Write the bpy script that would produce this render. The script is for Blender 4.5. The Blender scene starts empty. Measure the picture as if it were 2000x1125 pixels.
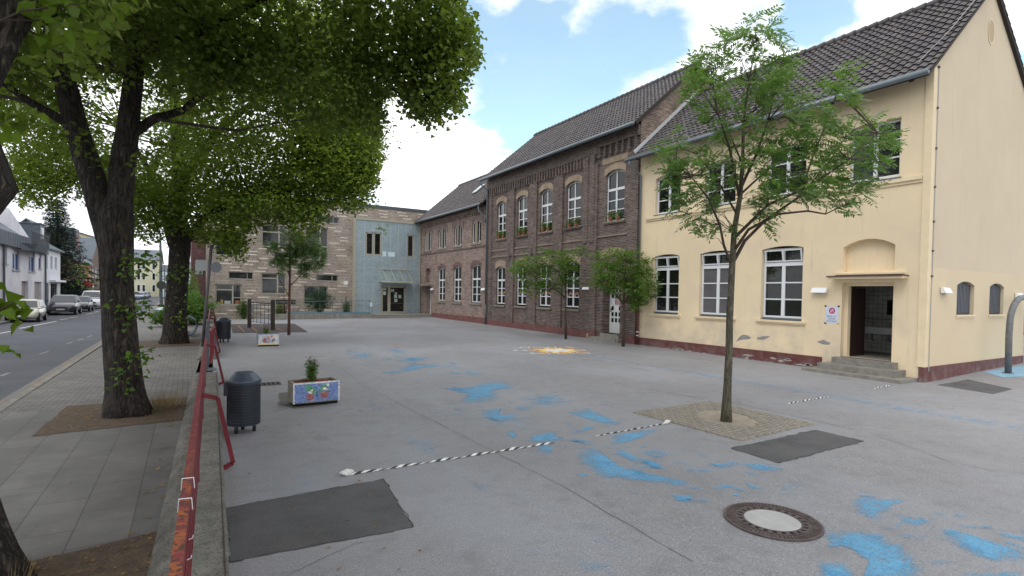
import bpy, math, random
import numpy as np
from mathutils import Vector, Matrix
R = math.radians
random.seed(7); RNG = np.random.default_rng(11)
SC = bpy.context.scene
COL = SC.collection

# ------------------------------------------------------------------ camera
YAW, PIT, ROL, FPX, CX, CY, CH = R(30.9525), R(-1.30656), R(.9471), 1055.75, 1000., 597.94, 2.25
fw = np.array([math.cos(PIT)*math.sin(YAW), math.cos(PIT)*math.cos(YAW), math.sin(PIT)])
_r = np.array([math.cos(YAW), -math.sin(YAW), 0.]); _u = np.cross(_r, fw)
rt = _r*math.cos(ROL)+_u*math.sin(ROL); up = -_r*math.sin(ROL)+_u*math.cos(ROL)
CAM = np.array([0., 0., CH])
cd = bpy.data.cameras.new('camera'); cam = bpy.data.objects.new('camera', cd); COL.objects.link(cam)
m = Matrix.Identity(4)
for i in range(3):
    m[i][0], m[i][1], m[i][2], m[i][3] = rt[i], up[i], -fw[i], CAM[i]
cam.matrix_world = m
cd.sensor_width = 36; cd.lens = FPX/2000*36; cd.shift_y = (CY-562.5)/2000
cd.clip_start = .05; cd.clip_end = 3000
SC.camera = cam

# ------------------------------------------------------------------ sky, sun, exposure
SUN_EL, SUN_AZ = R(55), R(248)          # azimuth measured clockwise from +Y: light comes from the street side, behind the camera
w = bpy.data.worlds.new('World'); SC.world = w; w.use_nodes = True
nt = w.node_tree; N = nt.nodes; L = nt.links; N.clear()
def wn(t, **k):
    n = N.new(t)
    for a, b in k.items(): setattr(n, a, b)
    return n
def wmath(op, a, b=None, c=None, clamp=False):
    n = wn('ShaderNodeMath', operation=op); n.use_clamp = clamp
    for i, v in enumerate((a, b, c)):
        if v is None: continue
        if isinstance(v, (int, float)): n.inputs[i].default_value = v
        else: L.new(v, n.inputs[i])
    return n.outputs[0]
sky = wn('ShaderNodeTexSky', sky_type='NISHITA'); sky.sun_disc = False
sky.sun_elevation = SUN_EL; sky.sun_rotation = SUN_AZ; sky.air_density = 1.0; sky.dust_density = .3; sky.ozone_density = 2.
bg = wn('ShaderNodeBackground'); out = wn('ShaderNodeOutputWorld'); bg.inputs[1].default_value = .12
tc = wn('ShaderNodeTexCoord'); sep = wn('ShaderNodeSeparateXYZ'); L.new(tc.outputs['Generated'], sep.inputs[0])
den = wmath('ADD', wmath('MAXIMUM', sep.outputs[2], 0.), .22)
cmb = wn('ShaderNodeCombineXYZ'); L.new(wmath('DIVIDE', sep.outputs[0], den), cmb.inputs[0]); L.new(wmath('DIVIDE', sep.outputs[1], den), cmb.inputs[1])
def wnoise(scale, det, rough, off):
    mp = wn('ShaderNodeMapping'); mp.inputs[1].default_value = off; L.new(cmb.outputs[0], mp.inputs[0])
    n = wn('ShaderNodeTexNoise'); n.inputs['Scale'].default_value = scale; n.inputs['Detail'].default_value = det; n.inputs['Roughness'].default_value = rough
    L.new(mp.outputs[0], n.inputs['Vector']); return n.outputs['Fac']
n1 = wnoise(2.3, 10, .60, (3.1, .4, 0)); n2 = wnoise(.9, 3, .5, (7, 2, 0)); n3 = wnoise(5., 6, .6, (1, 5, 0))
wmp = wn('ShaderNodeTexNoise'); wmp.inputs['Scale'].default_value = 5.; wmp.inputs['Detail'].default_value = 5; L.new(tc.outputs['Generated'], wmp.inputs['Vector'])
wsb = wn('ShaderNodeVectorMath', operation='SUBTRACT'); L.new(wmp.outputs['Color'], wsb.inputs[0]); wsb.inputs[1].default_value = (.5, .5, .5)
wsc = wn('ShaderNodeVectorMath', operation='SCALE'); L.new(wsb.outputs[0], wsc.inputs[0]); wsc.inputs['Scale'].default_value = .28
wad = wn('ShaderNodeVectorMath', operation='ADD'); L.new(tc.outputs['Generated'], wad.inputs[0]); L.new(wsc.outputs[0], wad.inputs[1])
def skyspot(px, py, rad):
    d = fw+rt*(px-CX)/FPX-up*(py-CY)/FPX; d = d/np.linalg.norm(d)
    v = wn('ShaderNodeVectorMath', operation='DISTANCE'); L.new(wad.outputs[0], v.inputs[0]); v.inputs[1].default_value = tuple(d)
    return wmath('SUBTRACT', 1., wmath('DIVIDE', v.outputs['Value'], rad), clamp=True)
spots = None
for a in ((1130, 180, .21), (1040, 205, .14), (1020, 120, .15), (1200, 200, .15), (945, 20, .15), (1215, 130, .11), (960, 90, .13), (1990, 190, .13), (1590, 50, .07), (1060, 60, .08)):
    s = skyspot(*a); spots = s if spots is None else wmath('MAXIMUM', spots, s)
dens = wmath('ADD', wmath('MULTIPLY', wmath('SUBTRACT', n1, .5), 3.4), wmath('SUBTRACT', .66, wmath('MULTIPLY', spots, 1.75)))
dens = wmath('MULTIPLY', wmath('ADD', dens, .25), 1.15, clamp=True)
sm = wn('ShaderNodeMapRange', interpolation_type='SMOOTHSTEP'); L.new(dens, sm.inputs[0]); sm.inputs[1].default_value = .05; sm.inputs[2].default_value = .85
cc = wn('ShaderNodeMixRGB'); L.new(wmath('MULTIPLY', wmath('ADD', wmath('SUBTRACT', n2, .45), wmath('MULTIPLY', wmath('SUBTRACT', n3, .5), .5)), 3., clamp=True), cc.inputs[0])
cc.inputs[1].default_value = (9.6, 9.7, 10.0, 1); cc.inputs[2].default_value = (6.9, 7.3, 8.2, 1)
blu = wn('ShaderNodeMixRGB', blend_type='MULTIPLY'); blu.inputs[0].default_value = 1.; L.new(sky.outputs[0], blu.inputs[1]); blu.inputs[2].default_value = (1.75, 2.0, 1.65, 1)
mx = wn('ShaderNodeMixRGB'); L.new(wmath('ADD', wmath('MULTIPLY', sm.outputs[0], .84), .16), mx.inputs[0]); L.new(blu.outputs[0], mx.inputs[1]); L.new(cc.outputs[0], mx.inputs[2])
L.new(mx.outputs[0], bg.inputs[0]); L.new(bg.outputs[0], out.inputs[0])
sd = bpy.data.lights.new('sun', 'SUN'); so = bpy.data.objects.new('sun', sd); COL.objects.link(so)
sd.energy = .75; sd.angle = R(25); sd.color = (1., .95, .87)
sdir = Vector((math.sin(SUN_AZ)*math.cos(SUN_EL), math.cos(SUN_AZ)*math.cos(SUN_EL), math.sin(SUN_EL)))
so.rotation_euler = sdir.to_track_quat('Z', 'Y').to_euler(); so.location = (0, 0, 30)
vs = SC.view_settings; vs.view_transform = 'Standard'; vs.look = 'None'; vs.exposure = .40; vs.gamma = 1.
SC.cycles.max_bounces = 8; SC.cycles.diffuse_bounces = 3; SC.cycles.glossy_bounces = 3; SC.cycles.transparent_max_bounces = 6; SC.cycles.transmission_bounces = 3
SC.cycles.use_denoising = True

# ------------------------------------------------------------------ helpers
def ray(x, y): return fw+rt*(x-CX)/FPX-up*(y-CY)/FPX
def DP(x, y, D): return CAM+ray(x, y)*D                       # point at depth D metres along the view axis
def proj(P):
    d = np.atleast_2d(P)-CAM; z = d@fw; zz = np.where(z > .1, z, .1)
    return CX+FPX*(d@rt)/zz, CY-FPX*(d@up)/zz, z
def gz(X, Y): return .0065*(Y-7)*min(max(X/17.35, 0), 1)+max(0., X-17.35)*.024*min(1, max(0, (X-17.35)/2.))
def G(x, y, dz=0.):                                            # where a sight line meets the yard
    z = 0.
    for _ in range(12):
        d = ray(x, y); p = CAM+d*(z+dz-CH)/d[2]; z = gz(p[0], p[1])
    return (p[0], p[1], z+dz)
def Z(x, y, z): d = ray(x, y); return tuple(CAM+d*(z-CH)/d[2])
def YP(x, y, Y): d = ray(x, y); return tuple(CAM+d*Y/d[1])
def XP(x, y, X): d = ray(x, y); return tuple(CAM+d*X/d[0])
LOC = {}
def tag(o, label=None, cat=None, group=None, kind=None):
    if label: o['label'] = label
    if cat: o['category'] = cat
    if group: o['group'] = group
    if kind: o['kind'] = kind
    return o
def thing(name, loc, label, cat, group=None, rz=0.):
    o = bpy.data.objects.new(name, None); COL.objects.link(o); o.location = loc; o.rotation_euler = (0, 0, rz)
    LOC[o] = Vector(loc); o.empty_display_size = .2
    return tag(o, label, cat, group)
class MB:
    def __init__(s): s.v = []; s.f = []; s.m = []
    def q(s, *p, m=0):
        k = len(s.v); s.v += [tuple(map(float, a)) for a in p]; s.f.append(tuple(range(k, k+len(p)))); s.m.append(m)
    def hexa(s, p, m=0):
        k = len(s.v); s.v += [tuple(map(float, a)) for a in p]
        for f in ((0, 3, 2, 1), (4, 5, 6, 7), (0, 1, 5, 4), (1, 2, 6, 5), (2, 3, 7, 6), (3, 0, 4, 7)): s.f.append(tuple(k+i for i in f)); s.m.append(m)
    def box(s, x0, x1, y0, y1, z0, z1, m=0): s.hexa([(x0, y0, z0), (x1, y0, z0), (x1, y1, z0), (x0, y1, z0), (x0, y0, z1), (x1, y0, z1), (x1, y1, z1), (x0, y1, z1)], m)
    def pb(s, P, u0, u1, z0, z1, d0, d1, m=0): s.hexa([P(u0, z0, d0), P(u1, z0, d0), P(u1, z0, d1), P(u0, z0, d1), P(u0, z1, d0), P(u1, z1, d0), P(u1, z1, d1), P(u0, z1, d1)], m)
    def bar(s, a, b, w, h=None, m=0, upv=(0, 0, 1)):
        a, b = Vector(a), Vector(b); h = h or w; t = (b-a).normalized(); sd = t.cross(Vector(upv))
        if sd.length < 1e-4: sd = t.cross(Vector((1, 0, 0)))
        sd.normalize(); n = sd.cross(t); sd *= w/2; n *= h/2
        s.hexa([a-sd-n, a+sd-n, a+sd+n, a-sd+n, b-sd-n, b+sd-n, b+sd+n, b-sd+n], m)
    def tube(s, pts, rad, n=8, m=0, cap=True):
        pts = [Vector(p) for p in pts]; k = len(s.v); pn = None
        if isinstance(rad, (int, float)): rad = [rad]*len(pts)
        for i, p in enumerate(pts):
            t = (pts[min(i+1, len(pts)-1)]-pts[max(i-1, 0)]).normalized()
            if pn is None:
                pn = t.cross(Vector((.31, .2, .93)));
                if pn.length < 1e-3: pn = t.cross(Vector((1, 0, 0)))
            pn = (pn-t*pn.dot(t)).normalized(); b = t.cross(pn)
            for j in range(n):
                a = 2*math.pi*j/n; s.v.append(tuple(p+(pn*math.cos(a)+b*math.sin(a))*rad[i]))
        for i in range(len(pts)-1):
            for j in range(n): s.f.append((k+i*n+j, k+i*n+(j+1) % n, k+(i+1)*n+(j+1) % n, k+(i+1)*n+j)); s.m.append(m)
        if cap:
            s.f.append(tuple(k+j for j in range(n))[::-1]); s.m.append(m)
            e = k+(len(pts)-1)*n; s.f.append(tuple(e+j for j in range(n))); s.m.append(m)
    def lathe(s, c, prof, n=24, m=0, a0=0., a1=2*math.pi):
        k = len(s.v); full = abs(a1-a0-2*math.pi) < 1e-6; nn = n if full else n+1
        for r, z in prof:
            for j in range(nn):
                a = a0+(a1-a0)*j/n; s.v.append((c[0]+r*math.cos(a), c[1]+r*math.sin(a), c[2]+z))
        for i in range(len(prof)-1):
            for j in range(n):
                j2 = (j+1) % nn; s.f.append((k+i*nn+j, k+i*nn+j2, k+(i+1)*nn+j2, k+(i+1)*nn+j)); s.m.append(m)
    def build(s, name, mats, parent=None, smooth=False, loc=None):
        if not isinstance(mats, (list, tuple)): mats = [mats]
        me = bpy.data.meshes.new(name)
        off = LOC.get(parent, Vector((0, 0, 0))) if loc is None else Vector(loc)
        me.from_pydata([(a[0]-off[0], a[1]-off[1], a[2]-off[2]) for a in s.v], [], s.f)
        for mm in mats: me.materials.append(mm)
        if len(mats) > 1: me.polygons.foreach_set('material_index', s.m)
        if smooth: me.polygons.foreach_set('use_smooth', [True]*len(s.f))
        o = bpy.data.objects.new(name, me); COL.objects.link(o)
        if parent is not None: o.parent = parent; LOC[o] = off
        elif loc is not None: o.location = loc; LOC[o] = off
        return o
def copy_tree(o, parent=None):
    c = o.copy(); COL.objects.link(c); c.parent = parent
    for ch in list(o.children): copy_tree(ch, c)
    return c

# ------------------------------------------------------------------ materials
def mat(name, col, rough=.8, col2=None, nscale=3., amt=1., bump=0., bscale=40., metal=0., spec=.5, obj=False, det=6, lo=.35, hi=.65, coat=0.):
    M = bpy.data.materials.new(name); M.use_nodes = True; nt = M.node_tree; b = nt.nodes['Principled BSDF']
    b.inputs['Base Color'].default_value = (*col, 1); b.inputs['Roughness'].default_value = rough; b.inputs['Metallic'].default_value = metal
    b.inputs['Specular IOR Level'].default_value = spec; b.inputs['Coat Weight'].default_value = coat
    if obj: t = nt.nodes.new('ShaderNodeTexCoord'); vec = t.outputs['Object']
    else: t = nt.nodes.new('ShaderNodeNewGeometry'); vec = t.outputs['Position']
    M['v'] = 0
    if col2:
        n = nt.nodes.new('ShaderNodeTexNoise'); n.inputs['Scale'].default_value = nscale; n.inputs['Detail'].default_value = det; n.inputs['Roughness'].default_value = .62
        nt.links.new(vec, n.inputs['Vector'])
        r = nt.nodes.new('ShaderNodeMapRange'); r.inputs[1].default_value = lo; r.inputs[2].default_value = hi; r.inputs[4].default_value = amt; nt.links.new(n.outputs['Fac'], r.inputs[0])
        mx = nt.nodes.new('ShaderNodeMixRGB'); mx.name = 'mix1'; mx.inputs[1].default_value = (*col, 1); mx.inputs[2].default_value = (*col2, 1)
        nt.links.new(r.outputs[0], mx.inputs[0]); nt.links.new(mx.outputs[0], b.inputs['Base Color'])
    if bump:
        n = nt.nodes.new('ShaderNodeTexNoise'); n.inputs['Scale'].default_value = bscale; n.inputs['Detail'].default_value = 5; nt.links.new(vec, n.inputs['Vector'])
        bp = nt.nodes.new('ShaderNodeBump'); bp.inputs['Strength'].default_value = bump; bp.inputs['Distance'].default_value = .02
        nt.links.new(n.outputs['Fac'], bp.inputs['Height']); nt.links.new(bp.outputs[0], b.inputs['Normal'])
    return M
def addmix(M, fac_fn, col):                                   # lays another colour over the base colour, with a factor built by fac_fn(nodes, links, position)
    nt = M.node_tree; b = nt.nodes['Principled BSDF']; g = nt.nodes.new('ShaderNodeNewGeometry')
    f = fac_fn(nt, g.outputs['Position']); mx = nt.nodes.new('ShaderNodeMixRGB'); nt.links.new(f, mx.inputs[0]); mx.inputs[2].default_value = (*col, 1)
    lk = b.inputs['Base Color'].links
    if lk: nt.links.new(lk[0].from_socket, mx.inputs[1])
    else: mx.inputs[1].default_value = b.inputs['Base Color'].default_value
    nt.links.new(mx.outputs[0], b.inputs['Base Color']); return M
def fnoise(scale, lo, hi, amt=1., det=6, stretch=(1, 1, 1), off=(0, 0, 0), rough=.6):
    def f(nt, pos):
        mp = nt.nodes.new('ShaderNodeMapping'); mp.inputs['Scale'].default_value = stretch; mp.inputs['Location'].default_value = off; nt.links.new(pos, mp.inputs[0])
        n = nt.nodes.new('ShaderNodeTexNoise'); n.inputs['Scale'].default_value = scale; n.inputs['Detail'].default_value = det; n.inputs['Roughness'].default_value = rough; nt.links.new(mp.outputs[0], n.inputs['Vector'])
        r = nt.nodes.new('ShaderNodeMapRange'); r.inputs[1].default_value = lo; r.inputs[2].default_value = hi; r.inputs[4].default_value = amt; nt.links.new(n.outputs['Fac'], r.inputs[0]); return r.outputs[0]
    return f
def fvor(scale, lo, hi, amt=1.):
    def f(nt, pos):
        n = nt.nodes.new('ShaderNodeTexVoronoi'); n.inputs['Scale'].default_value = scale; nt.links.new(pos, n.inputs['Vector'])
        r = nt.nodes.new('ShaderNodeMapRange'); r.inputs[1].default_value = lo; r.inputs[2].default_value = hi; r.inputs[3].default_value = amt; r.inputs[4].default_value = 0; nt.links.new(n.outputs['Distance'], r.inputs[0]); return r.outputs[0]
    return f
def fheight(z0, z1, fac, scale=2.5):                           # stains near a height, broken up by noise
    def f(nt, pos):
        s = nt.nodes.new('ShaderNodeSeparateXYZ'); nt.links.new(pos, s.inputs[0])
        r = nt.nodes.new('ShaderNodeMapRange'); r.inputs[1].default_value = z0; r.inputs[2].default_value = z1; r.inputs[3].default_value = 1; r.inputs[4].default_value = 0; nt.links.new(s.outputs[2], r.inputs[0])
        n = fnoise(scale, .42, .7, fac)(nt, pos); mu = nt.nodes.new('ShaderNodeMath'); mu.operation = 'MULTIPLY'; nt.links.new(r.outputs[0], mu.inputs[0]); nt.links.new(n, mu.inputs[1]); return mu.outputs[0]
    return f
def brick(name, axis, c1, c2, mortar, bw=.25, rh=.0767, ms=.010, bias=0., c3=None, bumpd=.006, off=.5, swap=False, rough=.85, msm=.1):
    M = bpy.data.materials.new(name); M.use_nodes = True; nt = M.node_tree; b = nt.nodes['Principled BSDF']; b.inputs['Roughness'].default_value = rough
    g = nt.nodes.new('ShaderNodeNewGeometry'); s = nt.nodes.new('ShaderNodeSeparateXYZ'); nt.links.new(g.outputs['Position'], s.inputs[0])
    c = nt.nodes.new('ShaderNodeCombineXYZ')
    if axis == 'XZ': i, j = 0, 2
    elif axis == 'YZ': i, j = 1, 2
    else: i, j = 0, 1
    if swap: i, j = j, i
    nt.links.new(s.outputs[i], c.inputs[0]); nt.links.new(s.outputs[j], c.inputs[1])
    t = nt.nodes.new('ShaderNodeTexBrick'); t.offset = off; nt.links.new(c.outputs[0], t.inputs['Vector'])
    t.inputs['Scale'].default_value = 1; t.inputs['Brick Width'].default_value = bw; t.inputs['Row Height'].default_value = rh; t.inputs['Mortar Size'].default_value = ms; t.inputs['Mortar Smooth'].default_value = msm; t.inputs['Bias'].default_value = bias
    t.inputs['Color1'].default_value = (*c1, 1); t.inputs['Color2'].default_value = (*c2, 1); t.inputs['Mortar'].default_value = (*mortar, 1)
    last = t.outputs['Color']
    n = nt.nodes.new('ShaderNodeTexNoise'); n.inputs['Scale'].default_value = 1.1; n.inputs['Detail'].default_value = 8; n.inputs['Roughness'].default_value = .7; nt.links.new(g.outputs['Position'], n.inputs['Vector'])
    r = nt.nodes.new('ShaderNodeMapRange'); r.inputs[1].default_value = .3; r.inputs[2].default_value = .7; r.inputs[3].default_value = .72; r.inputs[4].default_value = 1.22; nt.links.new(n.outputs['Fac'], r.inputs[0])
    mp2 = nt.nodes.new('ShaderNodeMapping'); mp2.inputs['Scale'].default_value = (3.2, 3.2, 13.) if axis != 'XY' else (4, 4, 4); nt.links.new(g.outputs['Position'], mp2.inputs[0])
    n2_ = nt.nodes.new('ShaderNodeTexNoise'); n2_.inputs['Scale'].default_value = 1.; n2_.inputs['Detail'].default_value = 2; nt.links.new(mp2.outputs[0], n2_.inputs['Vector'])
    r2_ = nt.nodes.new('ShaderNodeMapRange'); r2_.inputs[1].default_value = .3; r2_.inputs[2].default_value = .7; lo_ = .07 if axis == 'XY' else (.14 if bw < .2 else .32); r2_.inputs[3].default_value = 1-lo_; r2_.inputs[4].default_value = 1+lo_; nt.links.new(n2_.outputs['Fac'], r2_.inputs[0])
    mm_ = nt.nodes.new('ShaderNodeMath'); mm_.operation = 'MULTIPLY'; nt.links.new(r.outputs[0], mm_.inputs[0]); nt.links.new(r2_.outputs[0], mm_.inputs[1])
    vm = nt.nodes.new('ShaderNodeVectorMath'); vm.operation = 'SCALE'; nt.links.new(last, vm.inputs[0]); nt.links.new(mm_.outputs[0], vm.inputs['Scale'])
    nt.links.new(vm.outputs[0], b.inputs['Base Color'])
    bp = nt.nodes.new('ShaderNodeBump'); bp.inputs['Strength'].default_value = .8; bp.inputs['Distance'].default_value = bumpd; bp.invert = True
    nt.links.new(t.outputs['Fac'], bp.inputs['Height']); nt.links.new(bp.outputs[0], b.inputs['Normal'])
    return M
def leafmat(name, c1, c2, trans=(.12, .22, .02), tw=.35, rough=.45):
    M = bpy.data.materials.new(name); M.use_nodes = True; nt = M.node_tree; b = nt.nodes['Principled BSDF']; o = nt.nodes['Material Output']
    g = nt.nodes.new('ShaderNodeNewGeometry'); mx = nt.nodes.new('ShaderNodeMixRGB'); mx.inputs[1].default_value = (*c1, 1); mx.inputs[2].default_value = (*c2, 1)
    nt.links.new(g.outputs['Random Per Island'], mx.inputs[0]); nt.links.new(mx.outputs[0], b.inputs['Base Color']); b.inputs['Roughness'].default_value = rough; b.inputs['Specular IOR Level'].default_value = .35
    tr = nt.nodes.new('ShaderNodeBsdfTranslucent'); tr.inputs[0].default_value = (*trans, 1); ms = nt.nodes.new('ShaderNodeMixShader'); ms.inputs[0].default_value = tw
    nt.links.new(b.outputs[0], ms.inputs[1]); nt.links.new(tr.outputs[0], ms.inputs[2]); nt.links.new(ms.outputs[0], o.inputs[0]); return M
def glassmat(name, c=(.008, .010, .010), c2=(.03, .034, .026), rough=.03, spec=.5):
    M = mat(name, c, rough, c2, .9, 1., spec=spec, lo=.45, hi=.75); return M

ASPH = mat('asphalt', (.275, .272, .282), .66, (.215, .213, .222), .35, 1., bump=.5, bscale=90, det=9, lo=.3, hi=.7)
addmix(ASPH, fnoise(75, .55, .68, .8, 3), (.52, .52, .54)); addmix(ASPH, fnoise(60, .55, .67, .8, 3, off=(4, 4, 4)), (.085, .08, .082))
addmix(ASPH, fnoise(3.2, .5, .72, .5, 8, off=(9, 1, 0)), (.16, .155, .155)); addmix(ASPH, fnoise(.8, .58, .75, .35, 8, (1, .4, 1), (2, 8, 0)), (.34, .335, .34))
addmix(ASPH, fnoise(.55, .6, .72, .22, 7, (1, .35, 1), (31, 12, 0)), (.17, .31, .46))
PATCH = mat('asphalt_patch', (.070, .070, .073), .92, (.105, .105, .108), 1.5, 1., bump=.5, bscale=120); addmix(PATCH, fnoise(80, .56, .7, .6, 3), (.2, .2, .2)); addmix(PATCH, fnoise(1.5, .5, .75, .6, 8, off=(5, 5, 5)), (.13, .125, .12))
addmix(ASPH, fvor(2.6, .03, .05, .6), (.10, .098, .10)); addmix(ASPH, fnoise(1.1, .62, .68, .45, 9, (1, 1, 1), (14, 3, 0)), (.15, .148, .152)); addmix(ASPH, fnoise(.30, .44, .66, .35, 6, (1, .6, 1), (5, 2, 0)), (.36, .385, .43))
ROADM = mat('road_asphalt', (.055, .060, .074), .85, (.08, .085, .10), .5, 1., bump=.3, bscale=80, det=8); addmix(ROADM, fnoise(60, .6, .75, .35, 3), (.25, .25, .26))
SLAB = brick('pavement_slabs', 'XY', (.175, .17, .165), (.14, .137, .133), (.095, .09, .085), bw=.9, rh=.45, ms=.006, swap=True, bumpd=.004)
addmix(SLAB, fnoise(2., .5, .75, .6, 8), (.10, .097, .09)); addmix(SLAB, fnoise(90, .58, .75, .5, 3), (.26, .25, .24)); addmix(SLAB, fnoise(14, .66, .72, .35, 4, off=(3, 3, 3)), (.30, .29, .27))
PAVER = brick('pavement_pavers', 'XY', (.21, .20, .19), (.155, .148, .14), (.07, .066, .06), bw=.2, rh=.1, ms=.008, bumpd=.004)
KERB = mat('kerb_stone', (.25, .24, .22), .9, (.15, .14, .12), 5, 1., bump=.3)
SOIL = mat('soil', (.075, .055, .038), .95, (.13, .09, .055), 9, 1., bump=1., bscale=30); addmix(SOIL, fvor(26, .05, .22, .7), (.20, .12, .06))
SAND = mat('sandy_soil', (.36, .31, .24), .95, (.27, .23, .18), 6, 1., bump=.6, bscale=50)
CONC = mat('wall_concrete', (.23, .22, .195), .92, (.12, .115, .10), 4, 1., bump=1., bscale=70, det=8); addmix(CONC, fvor(36, .15, .42, .8), (.05, .045, .038)); addmix(CONC, fnoise(30, .58, .66, .7, 4), (.03, .028, .024)); addmix(CONC, fnoise(1.3, .55, .7, .5, 8), (.10, .11, .07))
STEPM = mat('step_concrete', (.28, .265, .235), .9, (.19, .18, .16), 5, 1., bump=.4, bscale=60)
YEL = mat('yellow_render', (.85, .70, .475), .9, (.77, .63, .435), .45, 1., bump=.25, bscale=45, det=8)
addmix(YEL, fheight(.2, 2.4, .95, 1.3), (.52, .455, .37)); addmix(YEL, fnoise(2.5, .6, .75, .25, 7, (1, 1, .25)), (.62, .52, .39)); addmix(YEL, fnoise(.7, .5, .72, .5, 9, (1, 1, 1), (4, 4, 4)), (.66, .55, .44)); addmix(YEL, fnoise(7, .58, .72, .4, 7, (1, 1, .07)), (.58, .49, .37))
YELT = mat('yellow_trim', (.84, .695, .47), .85, (.77, .635, .43), 3, 1., bump=.1)
GAB = mat('gable_render', (.67, .56, .405), .9, (.62, .515, .375), .5, 1., bump=.25, bscale=45, det=8)
addmix(GAB, fnoise(1.2, .58, .72, .35, 7, (1.4, 1.4, .18)), (.55, .46, .37))
addmix(GAB, fnoise(6, .56, .72, .4, 7, (1, 1, .06)), (.52, .44, .34))
GABL = mat('gable_render_repainted', (.71, .585, .395), .9, (.66, .545, .375), .6, 1., bump=.25, bscale=45)
PLIN = mat('maroon_plinth_paint', (.105, .028, .026), .6, (.15, .05, .045), 5, 1., bump=.3, bscale=30); addmix(PLIN, fheight(-.3, .5, .9, 3.2), (.30, .27, .25))
PLINB = mat('pink_plinth_paint', (.20, .085, .08), .7, (.14, .055, .05), 3, 1., bump=.3, bscale=30)
PEEL = mat('bare_grey_plaster', (.24, .24, .245), .95, (.33, .32, .31), 9, 1., bump=.6, bscale=60)
BRD_Y = brick('dark_brick_face', 'YZ', (.165, .108, .092), (.075, .052, .048), (.25, .225, .205)); BRD_X = brick('dark_brick_side', 'XZ', (.30, .20, .14), (.14, .085, .065), (.33, .31, .28))
BRR_Y = brick('red_brick_face', 'YZ', (.25, .15, .122), (.16, .105, .09), (.44, .40, .36))
BRP_X = brick('purple_brick_face', 'XZ', (.15, .065, .07), (.11, .05, .055), (.17, .10, .10))
ARCHM = brick('pale_arch_brick', 'YZ', (.42, .325, .23), (.33, .25, .175), (.26, .2, .15), bw=.09, rh=.5, ms=.012)
BRM_X = brick('long_buff_brick', 'XZ', (.35, .285, .23), (.25, .198, .16), (.42, .38, .34), bw=.115, rh=.24, ms=.016, bumpd=.006)
PALEB = mat('pale_long_brick', (.80, .73, .63), .85, (.7, .62, .52), 5, 1.)
STONE = mat('sandstone', (.30, .26, .205), .9, (.21, .185, .15), 4, 1., bump=.3, bscale=50)
TILE = mat('roof_tile', (.082, .072, .075), .55, (.045, .040, .044), 2.2, 1., bump=.2, bscale=60); addmix(TILE, fnoise(7, .62, .75, .5, 6), (.22, .20, .19)); addmix(TILE, fnoise(3.6, .5, .6, .55, 3, off=(1, 2, 3)), (.15, .12, .115)); addmix(TILE, fnoise(.9, .56, .7, .5, 9, off=(7, 2, 3)), (.10, .105, .07))
ZINC = mat('zinc', (.17, .205, .23), .45, (.16, .19, .21), 4, 1., metal=.5)
ZINCL = mat('pale_flashing', (.55, .57, .58), .5)
BROWNP = mat('brown_painted_pipe', (.13, .035, .03), .5)
WOODD = mat('dark_eave_timber', (.035, .028, .024), .8)
WHITE = mat('white_window_paint', (.74, .76, .79), .4); WPLAST = mat('white_plastic', (.78, .80, .80), .35)
GLASS = glassmat('window_glass'); GLASS2 = glassmat('modern_glass', (.02, .022, .025), (.05, .055, .06))
CURT = mat('grey_blind', (.11, .105, .115), .4, (.08, .075, .085), 2, 1., spec=.8)
BEIGE = mat('beige_window_frame', (.40, .375, .30), .5)
CLAD = mat('printed_blue_cladding', (.37, .445, .47), .35, (.30, .37, .395), 1.2, 1., det=8); addmix(CLAD, fnoise(11, .54, .58, .85, 7), (.20, .29, .33)); addmix(CLAD, fnoise(16, .6, .63, .3, 6, off=(6, 2, 3)), (.30, .30, .24))
DKGREY = mat('dark_grey_metal', (.075, .095, .11), .45)
REDP = mat('red_rail_paint', (.19, .014, .024), .45, (.13, .010, .017), 6, 1.)
RUST = mat('rusty_red_paint', (.22, .035, .042), .7, (.36, .10, .028), 7, 1., bump=.4, bscale=60, lo=.42, hi=.56); addmix(RUST, fnoise(26, .50, .56, .9, 6), (.045, .03, .028))
def fy_from(y0, y1):
    def f(nt, pos):
        s = nt.nodes.new('ShaderNodeSeparateXYZ'); nt.links.new(pos, s.inputs[0]); r = nt.nodes.new('ShaderNodeMapRange'); r.inputs[1].default_value = y0; r.inputs[2].default_value = y1; nt.links.new(s.outputs[1], r.inputs[0])
        n = fnoise(6, .3, .7, 1.)(nt, pos); a = nt.nodes.new('ShaderNodeMath'); a.operation = 'ADD'; nt.links.new(r.outputs[0], a.inputs[0]); nt.links.new(n, a.inputs[1]); b = nt.nodes.new('ShaderNodeMath'); b.operation = 'SUBTRACT'; b.use_clamp = True; nt.links.new(a.outputs[0], b.inputs[0]); b.inputs[1].default_value = .55; return b.outputs[0]
    return f
addmix(RUST, fy_from(3.2, 6.), (.19, .028, .036))
BINM = mat('dark_blue_bin_metal', (.022, .028, .04), .45); BINL = mat('bin_lid_metal', (.045, .06, .085), .32)
BLACK = mat('black_rubber', (.012, .012, .013), .6); DARK = mat('dark_void', (.006, .006, .006), 1.)
BARK = mat('lime_bark', (.085, .068, .056), .95, (.033, .027, .024), 1, 1., bump=0)
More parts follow.
